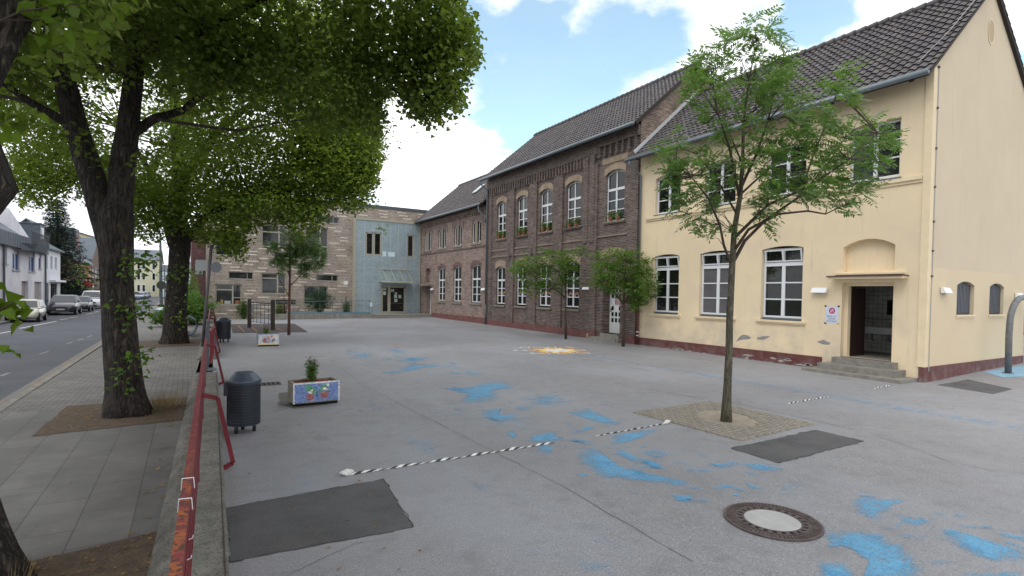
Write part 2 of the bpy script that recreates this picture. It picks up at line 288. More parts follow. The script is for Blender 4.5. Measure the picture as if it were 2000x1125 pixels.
def barkify(M, dist=.06, sc=11., light=(.062, .050, .040), dark=(.010, .008, .007)):
    nt = M.node_tree; b = nt.nodes['Principled BSDF']; g = nt.nodes.new('ShaderNodeNewGeometry')
    mp = nt.nodes.new('ShaderNodeMapping'); mp.inputs['Scale'].default_value = (1, 1, .22); nt.links.new(g.outputs['Position'], mp.inputs[0])
    n = nt.nodes.new('ShaderNodeTexNoise'); n.inputs['Scale'].default_value = sc; n.inputs['Detail'].default_value = 6; n.inputs['Roughness'].default_value = .65; n.inputs['Distortion'].default_value = .9; nt.links.new(mp.outputs[0], n.inputs['Vector'])
    r = nt.nodes.new('ShaderNodeMapRange'); r.inputs[1].default_value = .4; r.inputs[2].default_value = .6; nt.links.new(n.outputs['Fac'], r.inputs[0])
    mx = nt.nodes.new('ShaderNodeMixRGB'); mx.inputs[1].default_value = (*dark, 1); mx.inputs[2].default_value = (*light, 1); nt.links.new(r.outputs[0], mx.inputs[0]); nt.links.new(mx.outputs[0], b.inputs['Base Color'])
    bp = nt.nodes.new('ShaderNodeBump'); bp.inputs['Strength'].default_value = 1.; bp.inputs['Distance'].default_value = dist; nt.links.new(r.outputs[0], bp.inputs['Height']); nt.links.new(bp.outputs[0], b.inputs['Normal'])
barkify(BARK, .05, 24., (.088, .070, .056), (.010, .008, .007))
BARKY = mat('young_bark', (.13, .115, .08), .9); barkify(BARKY, .012, 30., (.17, .15, .105), (.07, .065, .045))
BARKT = mat('thin_bark', (.085, .06, .045), .9, (.05, .036, .028), 12, 1.)
LEAF1 = leafmat('lime_leaves', (.06, .115, .018), (.20, .25, .05), (.26, .38, .045), .42)
LEAF2 = leafmat('far_lime_leaves', (.06, .115, .018), (.15, .20, .035), (.28, .40, .04), .45)
LEAFN = leafmat('near_lime_leaves', (.10, .18, .02), (.16, .24, .03), (.25, .4, .03), .4, .35)
LEAFA = leafmat('ash_leaves', (.06, .13, .035), (.14, .23, .07), (.20, .36, .06), .38, .35)
LEAFM = leafmat('maple_leaves', (.05, .12, .025), (.14, .24, .05), (.20, .36, .04), .4)
LEAFB = leafmat('shrub_leaves', (.04, .11, .02), (.09, .19, .03), (.15, .3, .03), .3)
LEAFR = leafmat('rosemary_leaves', (.03, .075, .04), (.07, .14, .07), (.07, .15, .05), .2)
LEAFS = leafmat('spruce_needles', (.014, .035, .026), (.03, .06, .045), (.02, .05, .02), .12, .6)
STRAW = leafmat('dry_grass_blades', (.34, .25, .13), (.28, .21, .10), (.3, .25, .1), .2)
LITT = leafmat('dead_leaves', (.22, .12, .04), (.32, .22, .10), (.2, .1, .03), .1, .8)
FLOW = leafmat('purple_flowers', (.30, .10, .35), (.45, .2, .5), (.4, .15, .4), .2); FLOWR = leafmat('red_flowers', (.35, .03, .04), (.45, .06, .08), (.4, .05, .05), .2)
TERRA = mat('terracotta', (.38, .13, .06), .8, (.30, .10, .05), 6, 1.)

# ------------------------------------------------------------------ ground, road, pavement
def sheet(name, pts, M, z=None, kind='structure'):
    b = MB(); b.q(*[(p[0], p[1], z if z is not None else p[2]) for p in pts], m=0); return tag(b.build(name, M), kind=kind)
FIELD = mat('field', (.10, .12, .06), .95, (.07, .09, .04), .2, 1.)
sheet('ground', [(-900, -900), (900, -900), (900, 900), (-900, 900)], FIELD, -.42)
def wx(off, Y): return off+.034*Y                             # the retaining wall runs almost along +Y
# yard: one gridded sheet
b = MB(); xs = [0, 4, 8, 12, 15, 17.35, 18.3, 19.35, 22, 26, 34, 48, 70]; ys = list(range(-16, 46, 4))+[46.5]
idx = {}
for j, y in enumerate(ys):
    for i, x in enumerate(xs):
        X = wx(.02, y) if i == 0 else x; idx[i, j] = len(b.v); b.v.append((X, y, gz(X, y)))
for j in range(len(ys)-1):
    for i in range(len(xs)-1): b.f.append((idx[i, j], idx[i+1, j], idx[i+1, j+1], idx[i, j+1])); b.m.append(0)
tag(b.build('schoolyard', ASPH), kind='structure')
sheet('road', [(-9.7, -60), (-3.05, -60), (-2.9, 40), (-3.2, 80), (-4.2, 130), (-8, 240), (-60, 240), (-60, 200), (-14, 200), (-9.8, 120)], ROADM, -.12)
b = MB(); b.q((-2.85, -40, 0), (wx(-.43, -40), -40, 0), (wx(-.43, 12.6), 12.6, 0), (-2.85, 12.6, 0)); tag(b.build('pavement', SLAB), kind='structure')
b = MB(); b.q((-2.85, 12.6, 0), (wx(-.43, 12.6), 12.6, 0), (wx(0, 46), 46, 0), (wx(0, 46), 140, 0), (-4, 140, 0), (-2.95, 60, 0), (-2.75, 40, 0)); tag(b.build('pavement', PAVER), kind='structure')
b = MB(); kp = [(-2.95, -40), (-2.85, 12), (-2.85, 30), (-2.8, 45), (-3.0, 62), (-3.6, 100), (-4.1, 140)]
for (x0, y0), (x1, y1) in zip(kp, kp[1:]): b.hexa([(x0-.14, y0, -.14), (x0, y0, -.14), (x1, y1, -.14), (x1-.14, y1, -.14), (x0-.14, y0, .006), (x0, y0, .008), (x1, y1, .008), (x1-.14, y1, .006)])
tag(b.build('kerb', KERB), kind='structure')
GUT = mat('gutter_stone', (.17, .165, .16), .9, (.26, .17, .08), 3, 1., lo=.52, hi=.62, bump=.3)
b = MB()
for (x0, y0), (x1, y1) in zip(kp, kp[1:]): b.q((x0-.46, y0, -.116), (x0-.14, y0, -.116), (x1-.14, y1, -.116), (x1-.46, y1, -.116))
tag(b.build('gutter_strip', GUT), kind='structure')
b = MB(); b.hexa([(-60, -60, -.14), (-9.7, -60, -.14), (-9.7, 240, -.14), (-60, 240, -.14), (-60, -60, .0), (-9.7, -60, .0), (-9.7, 240, .0), (-60, 240, .0)]); tag(b.build('far_pavement', PAVER), kind='structure')
# road markings
LINE = mat('road_line_paint', (.62, .62, .60), .8, (.42, .42, .41), 8, 1.); LINEF = mat('faded_line_paint', (.24, .24, .245), .85, (.16, .16, .165), 6, 1.)
def strip(mb, a, c, w, z, m=0):
    a, c = Vector((a[0], a[1], 0)), Vector((c[0], c[1], 0)); t = (c-a).normalized(); n = Vector((-t.y, t.x, 0))*w/2
    mb.q((*(a-n)[:2], z), (*(a+n)[:2], z), (*(c+n)[:2], z), (*(c-n)[:2], z), m=m)
b = MB()
for (p, q) in (((-6, 652), (23, 646.8)), ((38, 641.5), (111, 627.3)), ((117, 624.6), (133, 622.3)), ((137, 620.5), (151, 618.8)), ((169, 613.8), (181.5, 611.6)), ((184, 610), (193, 608.2))):
    strip(b, Z(*p, -.116), Z(*q, -.116), .13, -.115)
for k in range(14): strip(b, (-7.2-.012*k*3, 76+k*6), (-7.2-.012*k*3-.04, 79+k*6), .12, -.115)
tag(b.build('road_marking', LINE), kind='structure')
b = MB()
for (p, q) in (((130, 672), (142, 668)), ((152, 665), (163, 661)), ((170, 659), (180, 655)), ((77, 692), (95, 686)), ((0, 735), (18, 728))): strip(b, Z(*p, -.116), Z(*q, -.116), .1, -.115)
tag(b.build('faded_road_marking', LINEF), kind='structure')

def poly(name, pts, M, dz, kind='structure', zf=True, mbx=None):
    b = mbx or MB(); b.q(*[(p[0], p[1], (gz(p[0], p[1]) if zf else 0)+dz) for p in pts])
    if mbx is None: return tag(b.build(name, M), kind=kind)
def rough_poly(pts, amp, step, seed):
    rs = random.Random(seed); o = []
    for i, a in enumerate(pts):
        c = pts[(i+1) % len(pts)]; d = math.hypot(c[0]-a[0], c[1]-a[1]); n = max(1, int(d/step))
        for k in range(n):
            t = k/n; j = amp if k else amp*.4; o.append((a[0]+(c[0]-a[0])*t+rs.uniform(-j, j), a[1]+(c[1]-a[1])*t+rs.uniform(-j, j)))
    return o
# tree pits on the pavement
b = MB(); b.q(*[(x, y, .006) for x, y in rough_poly([(-2.0, 10.55), (wx(-.43, 10.6), 10.75), (wx(-.43, 13.0), 13.0), (-1.95, 12.95)], .02, .15, 1)]); tag(b.build('soil', SOIL), kind='structure')
b = MB(); b.q(*[(x, y, .006) for x, y in rough_poly([(-2.2, 3.3), (wx(-.43, 3.3), 3.3), (wx(-.43, 5.85), 5.9), (-2.2, 5.55)], .02, .15, 2)]); tag(b.build('soil', SOIL), kind='structure')
b = MB(); b.q(*[(x, y, .006) for x, y in rough_poly([(-1.9, 24.2), (wx(-.3, 24.2), 24.6), (wx(-.3, 28), 28), (-1.85, 27.6)], .03, .2, 3)]); tag(b.build('soil', SOIL), kind='structure')
# asphalt patches in the yard
poly('asphalt_patch', rough_poly([G(442, 992), G(748, 936), G(808, 1030), G(450, 1098)], .012, .12, 4), PATCH, .004)
poly('asphalt_patch', rough_poly([G(1428, 876), G(1593, 840), G(1688, 862), G(1520, 905)], .012, .12, 5), PATCH, .004)
poly('asphalt_patch', rough_poly([G(1828, 752), G(1890, 741), G(1978, 760), G(1940, 770)], .012, .12, 6), PATCH, .004)
MATM = mat('rubber_safety_mat', (.055, .045, .045), .9, (.075, .06, .058), 2, 1.); MATL = mat('mat_orange_line', (.33, .17, .06), .9)
poly('safety_mat', [(1.95, 30.7), (5.45, 29.9), (5.98, 37.6), (2.3, 38.6)], MATM, .004)
b = MB()
for k in range(4): x = 2.55+k*.62; strip(b, (x-.02, 31.2), (x+.05, 36.5), .06, .05)
tag(b.build('mat_line', MATL), kind='structure')
TAR = mat('tar_seam', (.045, .044, .046), .8)
def edge_seam(pts, w, seed):
    bb = MB(); Q = rough_poly(pts, .02, .1, seed); rs = random.Random(seed)
    for a, c in zip(Q, Q[1:]+Q[:1]):
        if rs.random() < .82: strip(bb, a, c, w*rs.uniform(.4, 1.6), gz(a[0], a[1])+.0052)
    tag(bb.build('patch_seam', TAR), kind='structure')
edge_seam([G(442, 992), G(748, 936), G(808, 1030), G(450, 1098)], .012, 4); edge_seam([G(1428, 876), G(1593, 840), G(1688, 862), G(1520, 905)], .014, 5)
# seams and cracks
b = MB(); SEAM = mat('asphalt_seam', (.19, .188, .194), .95)
def seam(pts, w, seed):
    rs = random.Random(seed); P = [G(*p) for p in pts]; Q = []
    for a, c in zip(P, P[1:]):
        n = max(2, int(math.hypot(c[0]-a[0], c[1]-a[1])/.25))
        for k in range(n): t = k/n; Q.append((a[0]+(c[0]-a[0])*t+rs.uniform(-.015, .015), a[1]+(c[1]-a[1])*t+rs.uniform(-.015, .015)))
    for a, c in zip(Q, Q[1:]): strip(b, a, c, w*rs.uniform(.5, 1.3), gz(a[0], a[1])+.0045)
seam([(695, 745), (900, 850), (1100, 950), (1270, 1050), (1400, 1125)], .009, 1); seam([(890, 722), (1080, 710), (1200, 702)], .02, 2); seam([(1205, 748), (1395, 784)], .02, 3)
seam([(980, 640), (1150, 700), (1290, 730)], .018, 7); seam([(1700, 846), (1850, 900), (2010, 935)], .01, 8); seam([(560, 1125), (700, 1060), (860, 1040)], .006, 9); seam([(1430, 786), (1700, 846)], .022, 4); seam([(1230, 806), (1392, 784)], .015, 5); seam([(640, 700), (700, 745)], .012, 6)
tag(b.build('asphalt_seam', SEAM), kind='structure')
# worn blue paint: outline polygons whose wear attribute falls to the rim
PAINT = bpy.data.materials.new('worn_blue_paint'); PAINT.use_nodes = True; nt = PAINT.node_tree; pb_ = nt.nodes['Principled BSDF']; po = nt.nodes['Material Output']
pb_.inputs['Roughness'].default_value = .75
g_ = nt.nodes.new('ShaderNodeNewGeometry'); at = nt.nodes.new('ShaderNodeAttribute'); at.attribute_name = 'wear'
def _pn(sc, det, off=(0, 0, 0)):
    mp = nt.nodes.new('ShaderNodeMapping'); mp.inputs[1].default_value = off; mp.inputs[3].default_value = (.75, 1.5, 1); nt.links.new(g_.outputs['Position'], mp.inputs[0])
    n = nt.nodes.new('ShaderNodeTexNoise'); n.inputs['Scale'].default_value = sc; n.inputs['Detail'].default_value = det; n.inputs['Roughness'].default_value = .75; nt.links.new(mp.outputs[0], n.inputs['Vector']); return n.outputs['Fac']
def _pm(op, a, c, clamp=False):
    n = nt.nodes.new('ShaderNodeMath'); n.operation = op; n.use_clamp = clamp
    for i, v in enumerate((a, c)):
        if isinstance(v, (int, float)): n.inputs[i].default_value = v
        else: nt.links.new(v, n.inputs[i])
    return n.outputs[0]
vo = nt.nodes.new('ShaderNodeTexVoronoi'); vo.feature = 'DISTANCE_TO_EDGE'; vo.inputs['Scale'].default_value = 16; nt.links.new(g_.outputs['Position'], vo.inputs['Vector'])
crack = _pm('MULTIPLY', _pm('SUBTRACT', vo.outputs['Distance'], .006), 22., True)
big = _pm('MULTIPLY', _pm('SUBTRACT', _pn(3.2, 8), .5), 2.4); fine = _pm('MULTIPLY', _pm('SUBTRACT', _pn(45, 4, (3, 3, 3)), .5), 2.1)
al = _pm('ADD', _pm('ADD', at.outputs['Fac'], big), fine); al = _pm('MULTIPLY', _pm('SUBTRACT', al, .40), 1.5, True)
al = _pm('MULTIPLY', _pm('MULTIPLY', al, _pm('ADD', _pm('MULTIPLY', crack, .65), .35)), .84)
cmx = nt.nodes.new('ShaderNodeMixRGB'); nt.links.new(_pn(6, 4), cmx.inputs[0]); cmx.inputs[1].default_value = (.09, .36, .62, 1); cmx.inputs[2].default_value = (.19, .47, .70, 1); nt.links.new(cmx.outputs[0], pb_.inputs['Base Color'])
tr_ = nt.nodes.new('ShaderNodeBsdfTransparent'); mxs = nt.nodes.new('ShaderNodeMixShader'); nt.links.new(al, mxs.inputs[0]); nt.links.new(tr_.outputs[0], mxs.inputs[1]); nt.links.new(pb_.outputs[0], mxs.inputs[2]); nt.links.new(mxs.outputs[0], po.inputs[0])
BLOBS = [(1, [(1135, 873), (1170, 880), (1195, 905), (1250, 925), (1350, 943), (1340, 952), (1230, 938), (1185, 935), (1150, 915), (1130, 905)]),
 (1, [(1195, 850), (1270, 838), (1292, 838), (1240, 862), (1200, 870)]), (.9, [(1200, 872), (1262, 900), (1240, 907), (1205, 890)]), (.9, [(1250, 893), (1292, 905), (1296, 917), (1275, 917), (1255, 905)]), (.6, [(1240, 880), (1310, 875), (1300, 892), (1260, 895)]),
 (1, [(1030, 855), (1080, 842), (1106, 860), (1040, 866)]), (.9, [(1045, 868), (1082, 868), (1077, 883), (1050, 880)]), (1, [(1105, 805), (1150, 799), (1205, 822), (1212, 834), (1170, 826), (1120, 812)]), (.8, [(1135, 833), (1163, 832), (1160, 841), (1140, 842)]),
 (.9, [(985, 842), (1005, 842), (1015, 856), (1000, 858)]), (.9, [(940, 801), (980, 797), (968, 808), (1025, 817), (965, 827), (945, 813)]), (.95, [(850, 757), (905, 760), (950, 745), (985, 745), (1014, 758), (970, 760), (975, 775), (960, 784), (905, 790), (900, 778), (922, 773), (890, 765)]),
 (.7, [(885, 797), (915, 800), (905, 806), (888, 803)]), (.65, [(1010, 778), (1090, 771), (1122, 788), (1050, 794)]), (.8, [(765, 724), (800, 712), (890, 714), (830, 719), (790, 727)]), (.75, [(790, 699), (840, 697), (830, 706), (770, 708)]), (.7, [(690, 690), (730, 692), (720, 700), (692, 700)]),
 (.7, [(705, 705), (747, 712), (730, 714)]), (.6, [(755, 680), (802, 685), (790, 692), (755, 688)]), (.6, [(900, 722), (955, 730), (940, 736), (910, 733)]), (1, [(1665, 985), (1690, 970), (1777, 978), (1742, 990), (1732, 1003), (1700, 1010), (1670, 1000)]), (.8, [(1745, 1005), (1790, 1012), (1825, 1020), (1790, 1030), (1755, 1020)]),
 (1.1, [(1605, 1040), (1640, 1030), (1700, 1040), (1752, 1060), (1782, 1090), (1810, 1140), (1690, 1140), (1692, 1095), (1660, 1070), (1620, 1060)]), (.9, [(1616, 1064), (1642, 1060), (1640, 1072), (1620, 1072)]), (.9, [(1595, 1092), (1650, 1100), (1672, 1120), (1665, 1140), (1610, 1135)]),
 (1.05, [(1840, 1035), (1880, 1040), (1930, 1055), (2010, 1075), (2010, 1094), (1950, 1098), (1900, 1085), (1855, 1060)]), (.8, [(1925, 1032), (2010, 1050), (2010, 1062), (1950, 1048)]), (.85, [(1435, 905), (1475, 904), (1532, 916), (1480, 921), (1450, 912)]), (.9, [(1453, 940), (1493, 955), (1470, 959)]), (.8, [(1405, 945), (1432, 950), (1412, 956)]),
 (.85, [(1300, 965), (1350, 964), (1357, 976), (1328, 983)]), (.5, [(1370, 893), (1440, 922), (1420, 926), (1380, 905)]), (.42, [(1085, 1075), (1200, 1108), (1215, 1135), (1140, 1120)]), (.4, [(770, 845), (840, 855), (875, 897), (850, 905), (800, 870)]), (.35, [(880, 920), (960, 950), (1010, 985), (930, 960)]), (.4, [(720, 780), (760, 800), (745, 812), (715, 795)]), (.8, [(1880, 1122), (1990, 1116), (2020, 1140), (1880, 1140)]),
 (.5, [(1842, 1003), (1868, 1003), (1860, 1011), (1845, 1011)])]
_rs = random.Random(44); _nb = len(BLOBS)
def _frag(x, y, sc, wv):
    k = (y-560)/400.; a, c = _rs.uniform(10, 34)*sc*(.5+k), _rs.uniform(2.5, 6)*sc*(.4+k); t = _rs.uniform(.0, .35); pts = []
    for q in range(7): an = q*math.pi*2/7; u, v = a*math.cos(an)*_rs.uniform(.6, 1.2), c*math.sin(an)*_rs.uniform(.6, 1.2); pts.append((x+u-v*.3, y+v+u*t))
    return (wv, pts)
for _w, _p in list(BLOBS):
    _x, _y = sum(p[0] for p in _p)/len(_p), sum(p[1] for p in _p)/len(_p); _k = (_y-560)/400.
    for _ in range(4): BLOBS.append(_frag(_x+_rs.gauss(0, 55*(.4+_k)), _y+_rs.gauss(0, 13*(.4+_k)), .8, _rs.uniform(.3, .75)*min(1, _w+.1)))
_sp = [(690, 685), (760, 700), (830, 712), (900, 755), (960, 790), (1020, 825), (1100, 850), (1180, 880), (1270, 915), (1370, 925), (1480, 925), (1600, 960), (1720, 1000), (1820, 1040), (1940, 1070)]
for (_a, _b), (_c, _d) in zip(_sp, _sp[1:]):
    for _ in range(4): _u = _rs.random(); _k = (_b-560)/400.; BLOBS.append(_frag(_a+(_c-_a)*_u+_rs.gauss(0, 30), _b+(_d-_b)*_u+_rs.gauss(0, 16*(.3+_k)), .9, _rs.uniform(.3, .6)))
BLOBS = BLOBS[:_nb]+[q for q in BLOBS[_nb:] if not any(1400 < p[0] < 1615 and 975 < p[1] < 1065 for p in q[1]) and not any(1235 < p[0] < 1590 and 784 < p[1] < 862 for p in q[1]) and not any(1425 < p[0] < 1690 and 838 < p[1] < 903 for p in q[1])]
pv, pf, pw = [], [], []
for si, (wgt, pts) in enumerate(BLOBS):
    P = rough_poly([G(*p) for p in pts], .02, .09, si); cxp = sum(p[0] for p in P)/len(P); cyp = sum(p[1] for p in P)/len(P)
    k = len(pv); n = len(P)
    zo_ = .005+.00002*si
    for ring, wv in ((1.22, .0), (.80, wgt*.72), (.4, wgt*1.05)):
        for p in P: X = cxp+(p[0]-cxp)*ring; Y = cyp+(p[1]-cyp)*ring; pv.append((X, Y, gz(X, Y)+zo_)); pw.append(wv)
    pv.append((cxp, cyp, gz(cxp, cyp)+zo_)); pw.append(wgt*1.1)
    for rg in (0, 1):
        for i in range(n): j = (i+1) % n; pf.append((k+rg*n+i, k+rg*n+j, k+(rg+1)*n+j, k+(rg+1)*n+i))
    for i in range(n): pf.append((k+2*n+i, k+2*n+(i+1) % n, k+3*n))
def wear_mesh(name, v, f, wv, M):
    me = bpy.data.meshes.new(name); me.from_pydata(v, [], f); me.materials.append(M)
    a = me.attributes.new('wear', 'FLOAT', 'POINT'); a.data.foreach_set('value', wv)
    o = bpy.data.objects.new(name, me); COL.objects.link(o); return tag(o, kind='structure')
# long faint blue line near the building and blue pad under the arched post
for (a, c, wid, wv) in (((12.55, 15.6), (12.75, 8.9), .5, .50), ((12.75, 8.9), (12.9, 1.), .55, .52), ((13.6, 24), (12.6, 16), .4, .42)):
    n = 20; k = len(pv)
    for i in range(n+1):
        t = i/n; X = a[0]+(c[0]-a[0])*t; Y = a[1]+(c[1]-a[1])*t
        for dx, ww in ((-wid, 0), (0, wv), (wid, 0)): pv.append((X+dx, Y, gz(X+dx, Y)+.006)); pw.append(ww)
    for i in range(n):
        for j in (0, 1): pf.append((k+i*3+j, k+i*3+j+1, k+i*3+j+4, k+i*3+j+3))
wear_mesh('blue_paint', pv, pf, pw, PAINT)
b = MB(); b.q(*[(x, y, gz(x, y)+.006) for x, y in ((20.2, 6.05), (21.0, 6.75), (26, 6.5), (26, 4.6), (23, 5.1))]); tag(b.build('blue_paint_pad', mat('pale_blue_paint', (.25, .45, .58), .8, (.18, .33, .44), 3, 1.)), kind='structure')
# compass rose
MWH = mat('white_marking', (.72, .72, .70), .8, (.5, .5, .49), 9, 1.); MOR = mat('orange_marking', (.70, .33, .03), .8, (.5, .26, .06), 9, 1.); MYE = mat('yellow_marking', (.85, .62, .18), .8)
rc = np.array([12.45, 17.25]); bw_, bo_, by_ = MB(), MB(), MB()
def gq(mb, pts, dz): mb.q(*[(x, y, gz(x, y)+dz) for x, y in pts])
nd = math.atan2(G(1050, 691)[1]-rc[1], G(1050, 691)[0]-rc[0])
for k in range(8):
    a = nd+k*math.pi/4; ln = 1.75 if k % 2 == 0 else 1.35; aw = .16
    tip = rc+ln*np.array([math.cos(a), math.sin(a)]); l_ = rc+.5*np.array([math.cos(a+aw*1.9), math.sin(a+aw*1.9)]); r_ = rc+.5*np.array([math.cos(a-aw*1.9), math.sin(a-aw*1.9)])
    gq(bo_, [rc, l_, tip, r_], .0045+.0002*k)
for k in range(8):
    a = nd+k*math.pi/4+math.pi/8
    gq(by_, [rc, rc+.6*np.array([math.cos(a-.3), math.sin(a-.3)]), rc+.95*np.array([math.cos(a), math.sin(a)]), rc+.6*np.array([math.cos(a+.3), math.sin(a+.3)])], .0065+.0002*k)
gq(bw_, [rc+.5*np.array([math.cos(k*math.pi/8), math.sin(k*math.pi/8)]) for k in range(16)], .0095)
tag(bo_.build('compass_marking', MOR), kind='structure'); tag(by_.build('compass_marking', MYE), kind='structure'); tag(bw_.build('compass_marking', MWH), kind='structure')
def text_mesh(name, body, size, origin, ux, uy, M, parent=None, ext=.0, align='CENTER'):
    cu = bpy.data.curves.new(name, 'FONT'); cu.body = body; cu.size = size; cu.align_x = align; cu.align_y = 'CENTER'; cu.extrude = ext; cu.resolution_u = 3
    tmp = bpy.data.objects.new('tmp', cu); COL.objects.link(tmp); bpy.context.view_layer.update()
    me = bpy.data.meshes.new_from_object(tmp.evaluated_get(bpy.context.evaluated_depsgraph_get())); bpy.data.objects.remove(tmp); bpy.data.curves.remove(cu)
    ux, uy = Vector(ux).normalized(), Vector(uy).normalized(); nn = ux.cross(uy); off = LOC.get(parent, Vector((0, 0, 0)))
    for v in me.vertices: v.co = Vector(origin)+ux*v.co.x+uy*v.co.y+nn*v.co.z-off
    me.name = name; me.materials.clear(); me.materials.append(M); o = bpy.data.objects.new(name, me); COL.objects.link(o)
    if parent: o.parent = parent; LOC[o] = off
    return o
for k, s in enumerate(('N', 'NO', 'O', 'SO', 'S', 'SW', 'W', 'NW')):
    px = ((1050, 690.5), (1096, 690), (1140, 690), (1123, 684.2), (1113, 678.6), (1067, 679.2), (1022, 679), (1035, 684.3))[k]
    p = G(*px); tag(text_mesh('compass_letter', s, .75, (p[0], p[1], p[2]+.005), (1, -.25, 0), (.25, 1, 0), MWH), kind='structure')
# striped tape stuck on the yard: three lengths
TAPEW = mat('tape_white', (.75, .75, .72), .5); TAPEB = mat('tape_black', (.03, .03, .03), .5)
def tape(a, c, label, lump=True, twist=.8, w=.055):
    a, c = Vector(G(*a)), Vector(G(*c)); n = int((c-a).length/.075); t = (c-a).normalized(); s = Vector((-t.y, t.x, 0)); b = MB()
    for i in range(n):
        p = a+(c-a)*i/n; q = a+(c-a)*(i+1)/n; z0 = gz(*p[:2])+.006; hh = .012+.01*math.sin(i*.9)
        ws = w*(.55+.3*math.sin(i*1.7+1)*twist); sk = t*.035
        b.hexa([(*(p-s*ws/2-sk)[:2], z0), (*(q-s*ws/2-sk)[:2], z0), (*(q+s*ws/2+sk)[:2], z0), (*(p+s*ws/2+sk)[:2], z0), (*(p-s*ws/2-sk)[:2], z0+.003), (*(q-s*ws/2-sk)[:2], z0+.003), (*(q+s*ws/2+sk)[:2], z0+hh), (*(p+s*ws/2+sk)[:2], z0+hh)], m=i % 2)
    if lump:
        rs = random.Random(5)
        for k in range(2):
            o = a-t*(.02+.03*k)+s*rs.uniform(-.04, .04); b.bar((o.x-.05, o.y-.02, gz(*a[:2])+.02+.015*k), (o.x+.06, o.y+.05*rs.uniform(-1, 1), gz(*a[:2])+.045), .06, .02, m=0)
    o = b.build('striped_tape', [TAPEW, TAPEB], loc=tuple(a)); return tag(o, label, 'tape', 'striped barrier tapes laid on the schoolyard')
tape((683, 928), (1080, 866), 'longest striped tape on the asphalt, starting with a white crumple beside the dark patch')
tape((1299, 828), (1165, 852), 'short black and white striped tape crossing blue paint and ending beside the young tree', True)
tape((1540, 789), (1618, 775.5), 'thin broken piece of striped tape lying behind the young tree', False, w=.045)
tape((1708, 759.5), (1740, 753.5), 'tiny striped tape remnant in front of the toilet steps', False, w=.045)
# tree pit of the ash: lattice paving
LAT = mat('grass_paver', (.32, .29, .24), .92, (.25, .225, .19), 6, 1., bump=.3, bscale=50)
pq = [G(1235, 806), G(1388, 784), G(1592, 829), G(1447, 862)]
poly('sandy_soil', pq, SAND, .004); b = MB()
P4 = [np.array(p) for p in pq]
def bil(u, v): return P4[0]*(1-u)*(1-v)+P4[3]*u*(1-v)+P4[1]*(1-u)*v+P4[2]*u*v
nn_ = 20
for i in range(nn_):
    for j in range(nn_):
        u, v = (i+.5)/nn_, (j+.5)/nn_
        if (u-.5)**2+(v-.52)**2 < .062+.02*math.sin(5*u+9*v): continue
        z = gz(0, 0)+.022; c0 = bil(u, v); k = .42/nn_
        if (i+j) % 2: b.hexa([*(tuple((bil(u+a*k*1.15, v+c*k*.75)[:2]))+(.0,) for a, c in ((-1, -1), (1, -1), (1, 1), (-1, 1))), *(tuple((bil(u+a*k*1.05, v+c*k*.6)[:2]))+(z,) for a, c in ((-1, -1), (1, -1), (1, 1), (-1, 1)))])
        else: b.hexa([*(tuple((bil(u+a*k*.75, v+c*k*1.15)[:2]))+(.0,) for a, c in ((-1, -1), (1, -1), (1, 1), (-1, 1))), *(tuple((bil(u+a*k*.6, v+c*k*1.05)[:2]))+(z,) for a, c in ((-1, -1), (1, -1), (1, 1), (-1, 1)))])
tag(b.build('pavement_grid', LAT), kind='structure')
# manhole
t = thing('manhole_cover', G(1508, 1018), 'round cast iron manhole cover with pale concrete centre set in the asphalt', 'manhole cover'); c = LOC[t]; zz = c.z
IRON = mat('cast_iron', (.075, .055, .052), .75, (.13, .10, .095), 12, 1., bump=.5, bscale=90); PCON = mat('pale_concrete', (.46, .46, .44), .9, (.38, .38, .37), 5, 1., bump=.2, bscale=90)
b = MB(); cc_ = (c.x, c.y, zz)
for r0, r1, h in ((.435, .46, .016), (.33, .345, .015), (.265, .28, .016)): b.lathe(cc_, [(r0, .002), (r0, h), (r1, h), (r1, .002)], 64)
b.lathe(cc_, [(.27, .008), (.45, .008)], 64)
for k in range(72):
    a = k*math.pi/36; p = Vector((math.cos(a), math.sin(a), 0)); q_ = Vector(cc_)+Vector((0, 0, .012))
    b.bar(q_+p*.365, q_+p*.435, .016, .01)
for k in range(24):
    a = k*math.pi/12; p = Vector((math.cos(a), math.sin(a), 0)); q_ = Vector(cc_)+Vector((0, 0, .012)); b.bar(q_+p*.28, q_+p*.33, .04, .008)
b.build('ring', IRON, t)
b = MB()
for k in range(24):
    a = (k+.5)*math.pi/12; b.lathe((c.x+.3*math.cos(a), c.y+.3*math.sin(a), zz), [(0, .0125), (.017, .0125)], 8)
b.build('vent_hole', DARK, t)['label'] = 'dark holes around the concrete centre'
b = MB(); b.lathe(cc_, [(0, .017), (.255, .017), (.268, .010)], 64); b.build('centre', PCON, t)
# drain grate
t = thing('drain_grate', G(525, 750), 'rusty slotted drain grate between the big bin and the blue planter', 'drain grate'); c = LOC[t]
b = MB(); b.box(c.x-.27, c.x+.27, c.y-.24, c.y+.24, c.z+.001, c.z+.006); b.build('frame', IRON, t)
b = MB()
for k in range(5): x = c.x-.2+k*.1; b.q((x-.028, c.y-.19, c.z+.0075), (x+.028, c.y-.19, c.z+.0075), (x+.028, c.y+.19, c.z+.0075), (x-.028, c.y+.19, c.z+.0075))
b.build('slots', DARK, t)
STAIN = mat('damp_stain', (.115, .11, .105), .9, (.15, .145, .14), 3, 1.)
poly('damp_patch', rough_poly([G(545, 768), G(600, 762), G(640, 790), G(575, 799), G(545, 790)], .03, .15, 8), STAIN, .0035)
poly('worn_patch', rough_poly([G(755, 676), G(778, 674.5), G(796, 677), G(775, 679.5)], .05, .3, 9), mat('pinkish_patch', (.40, .30, .27), .9, (.3, .25, .23), 4, 1.), .005)

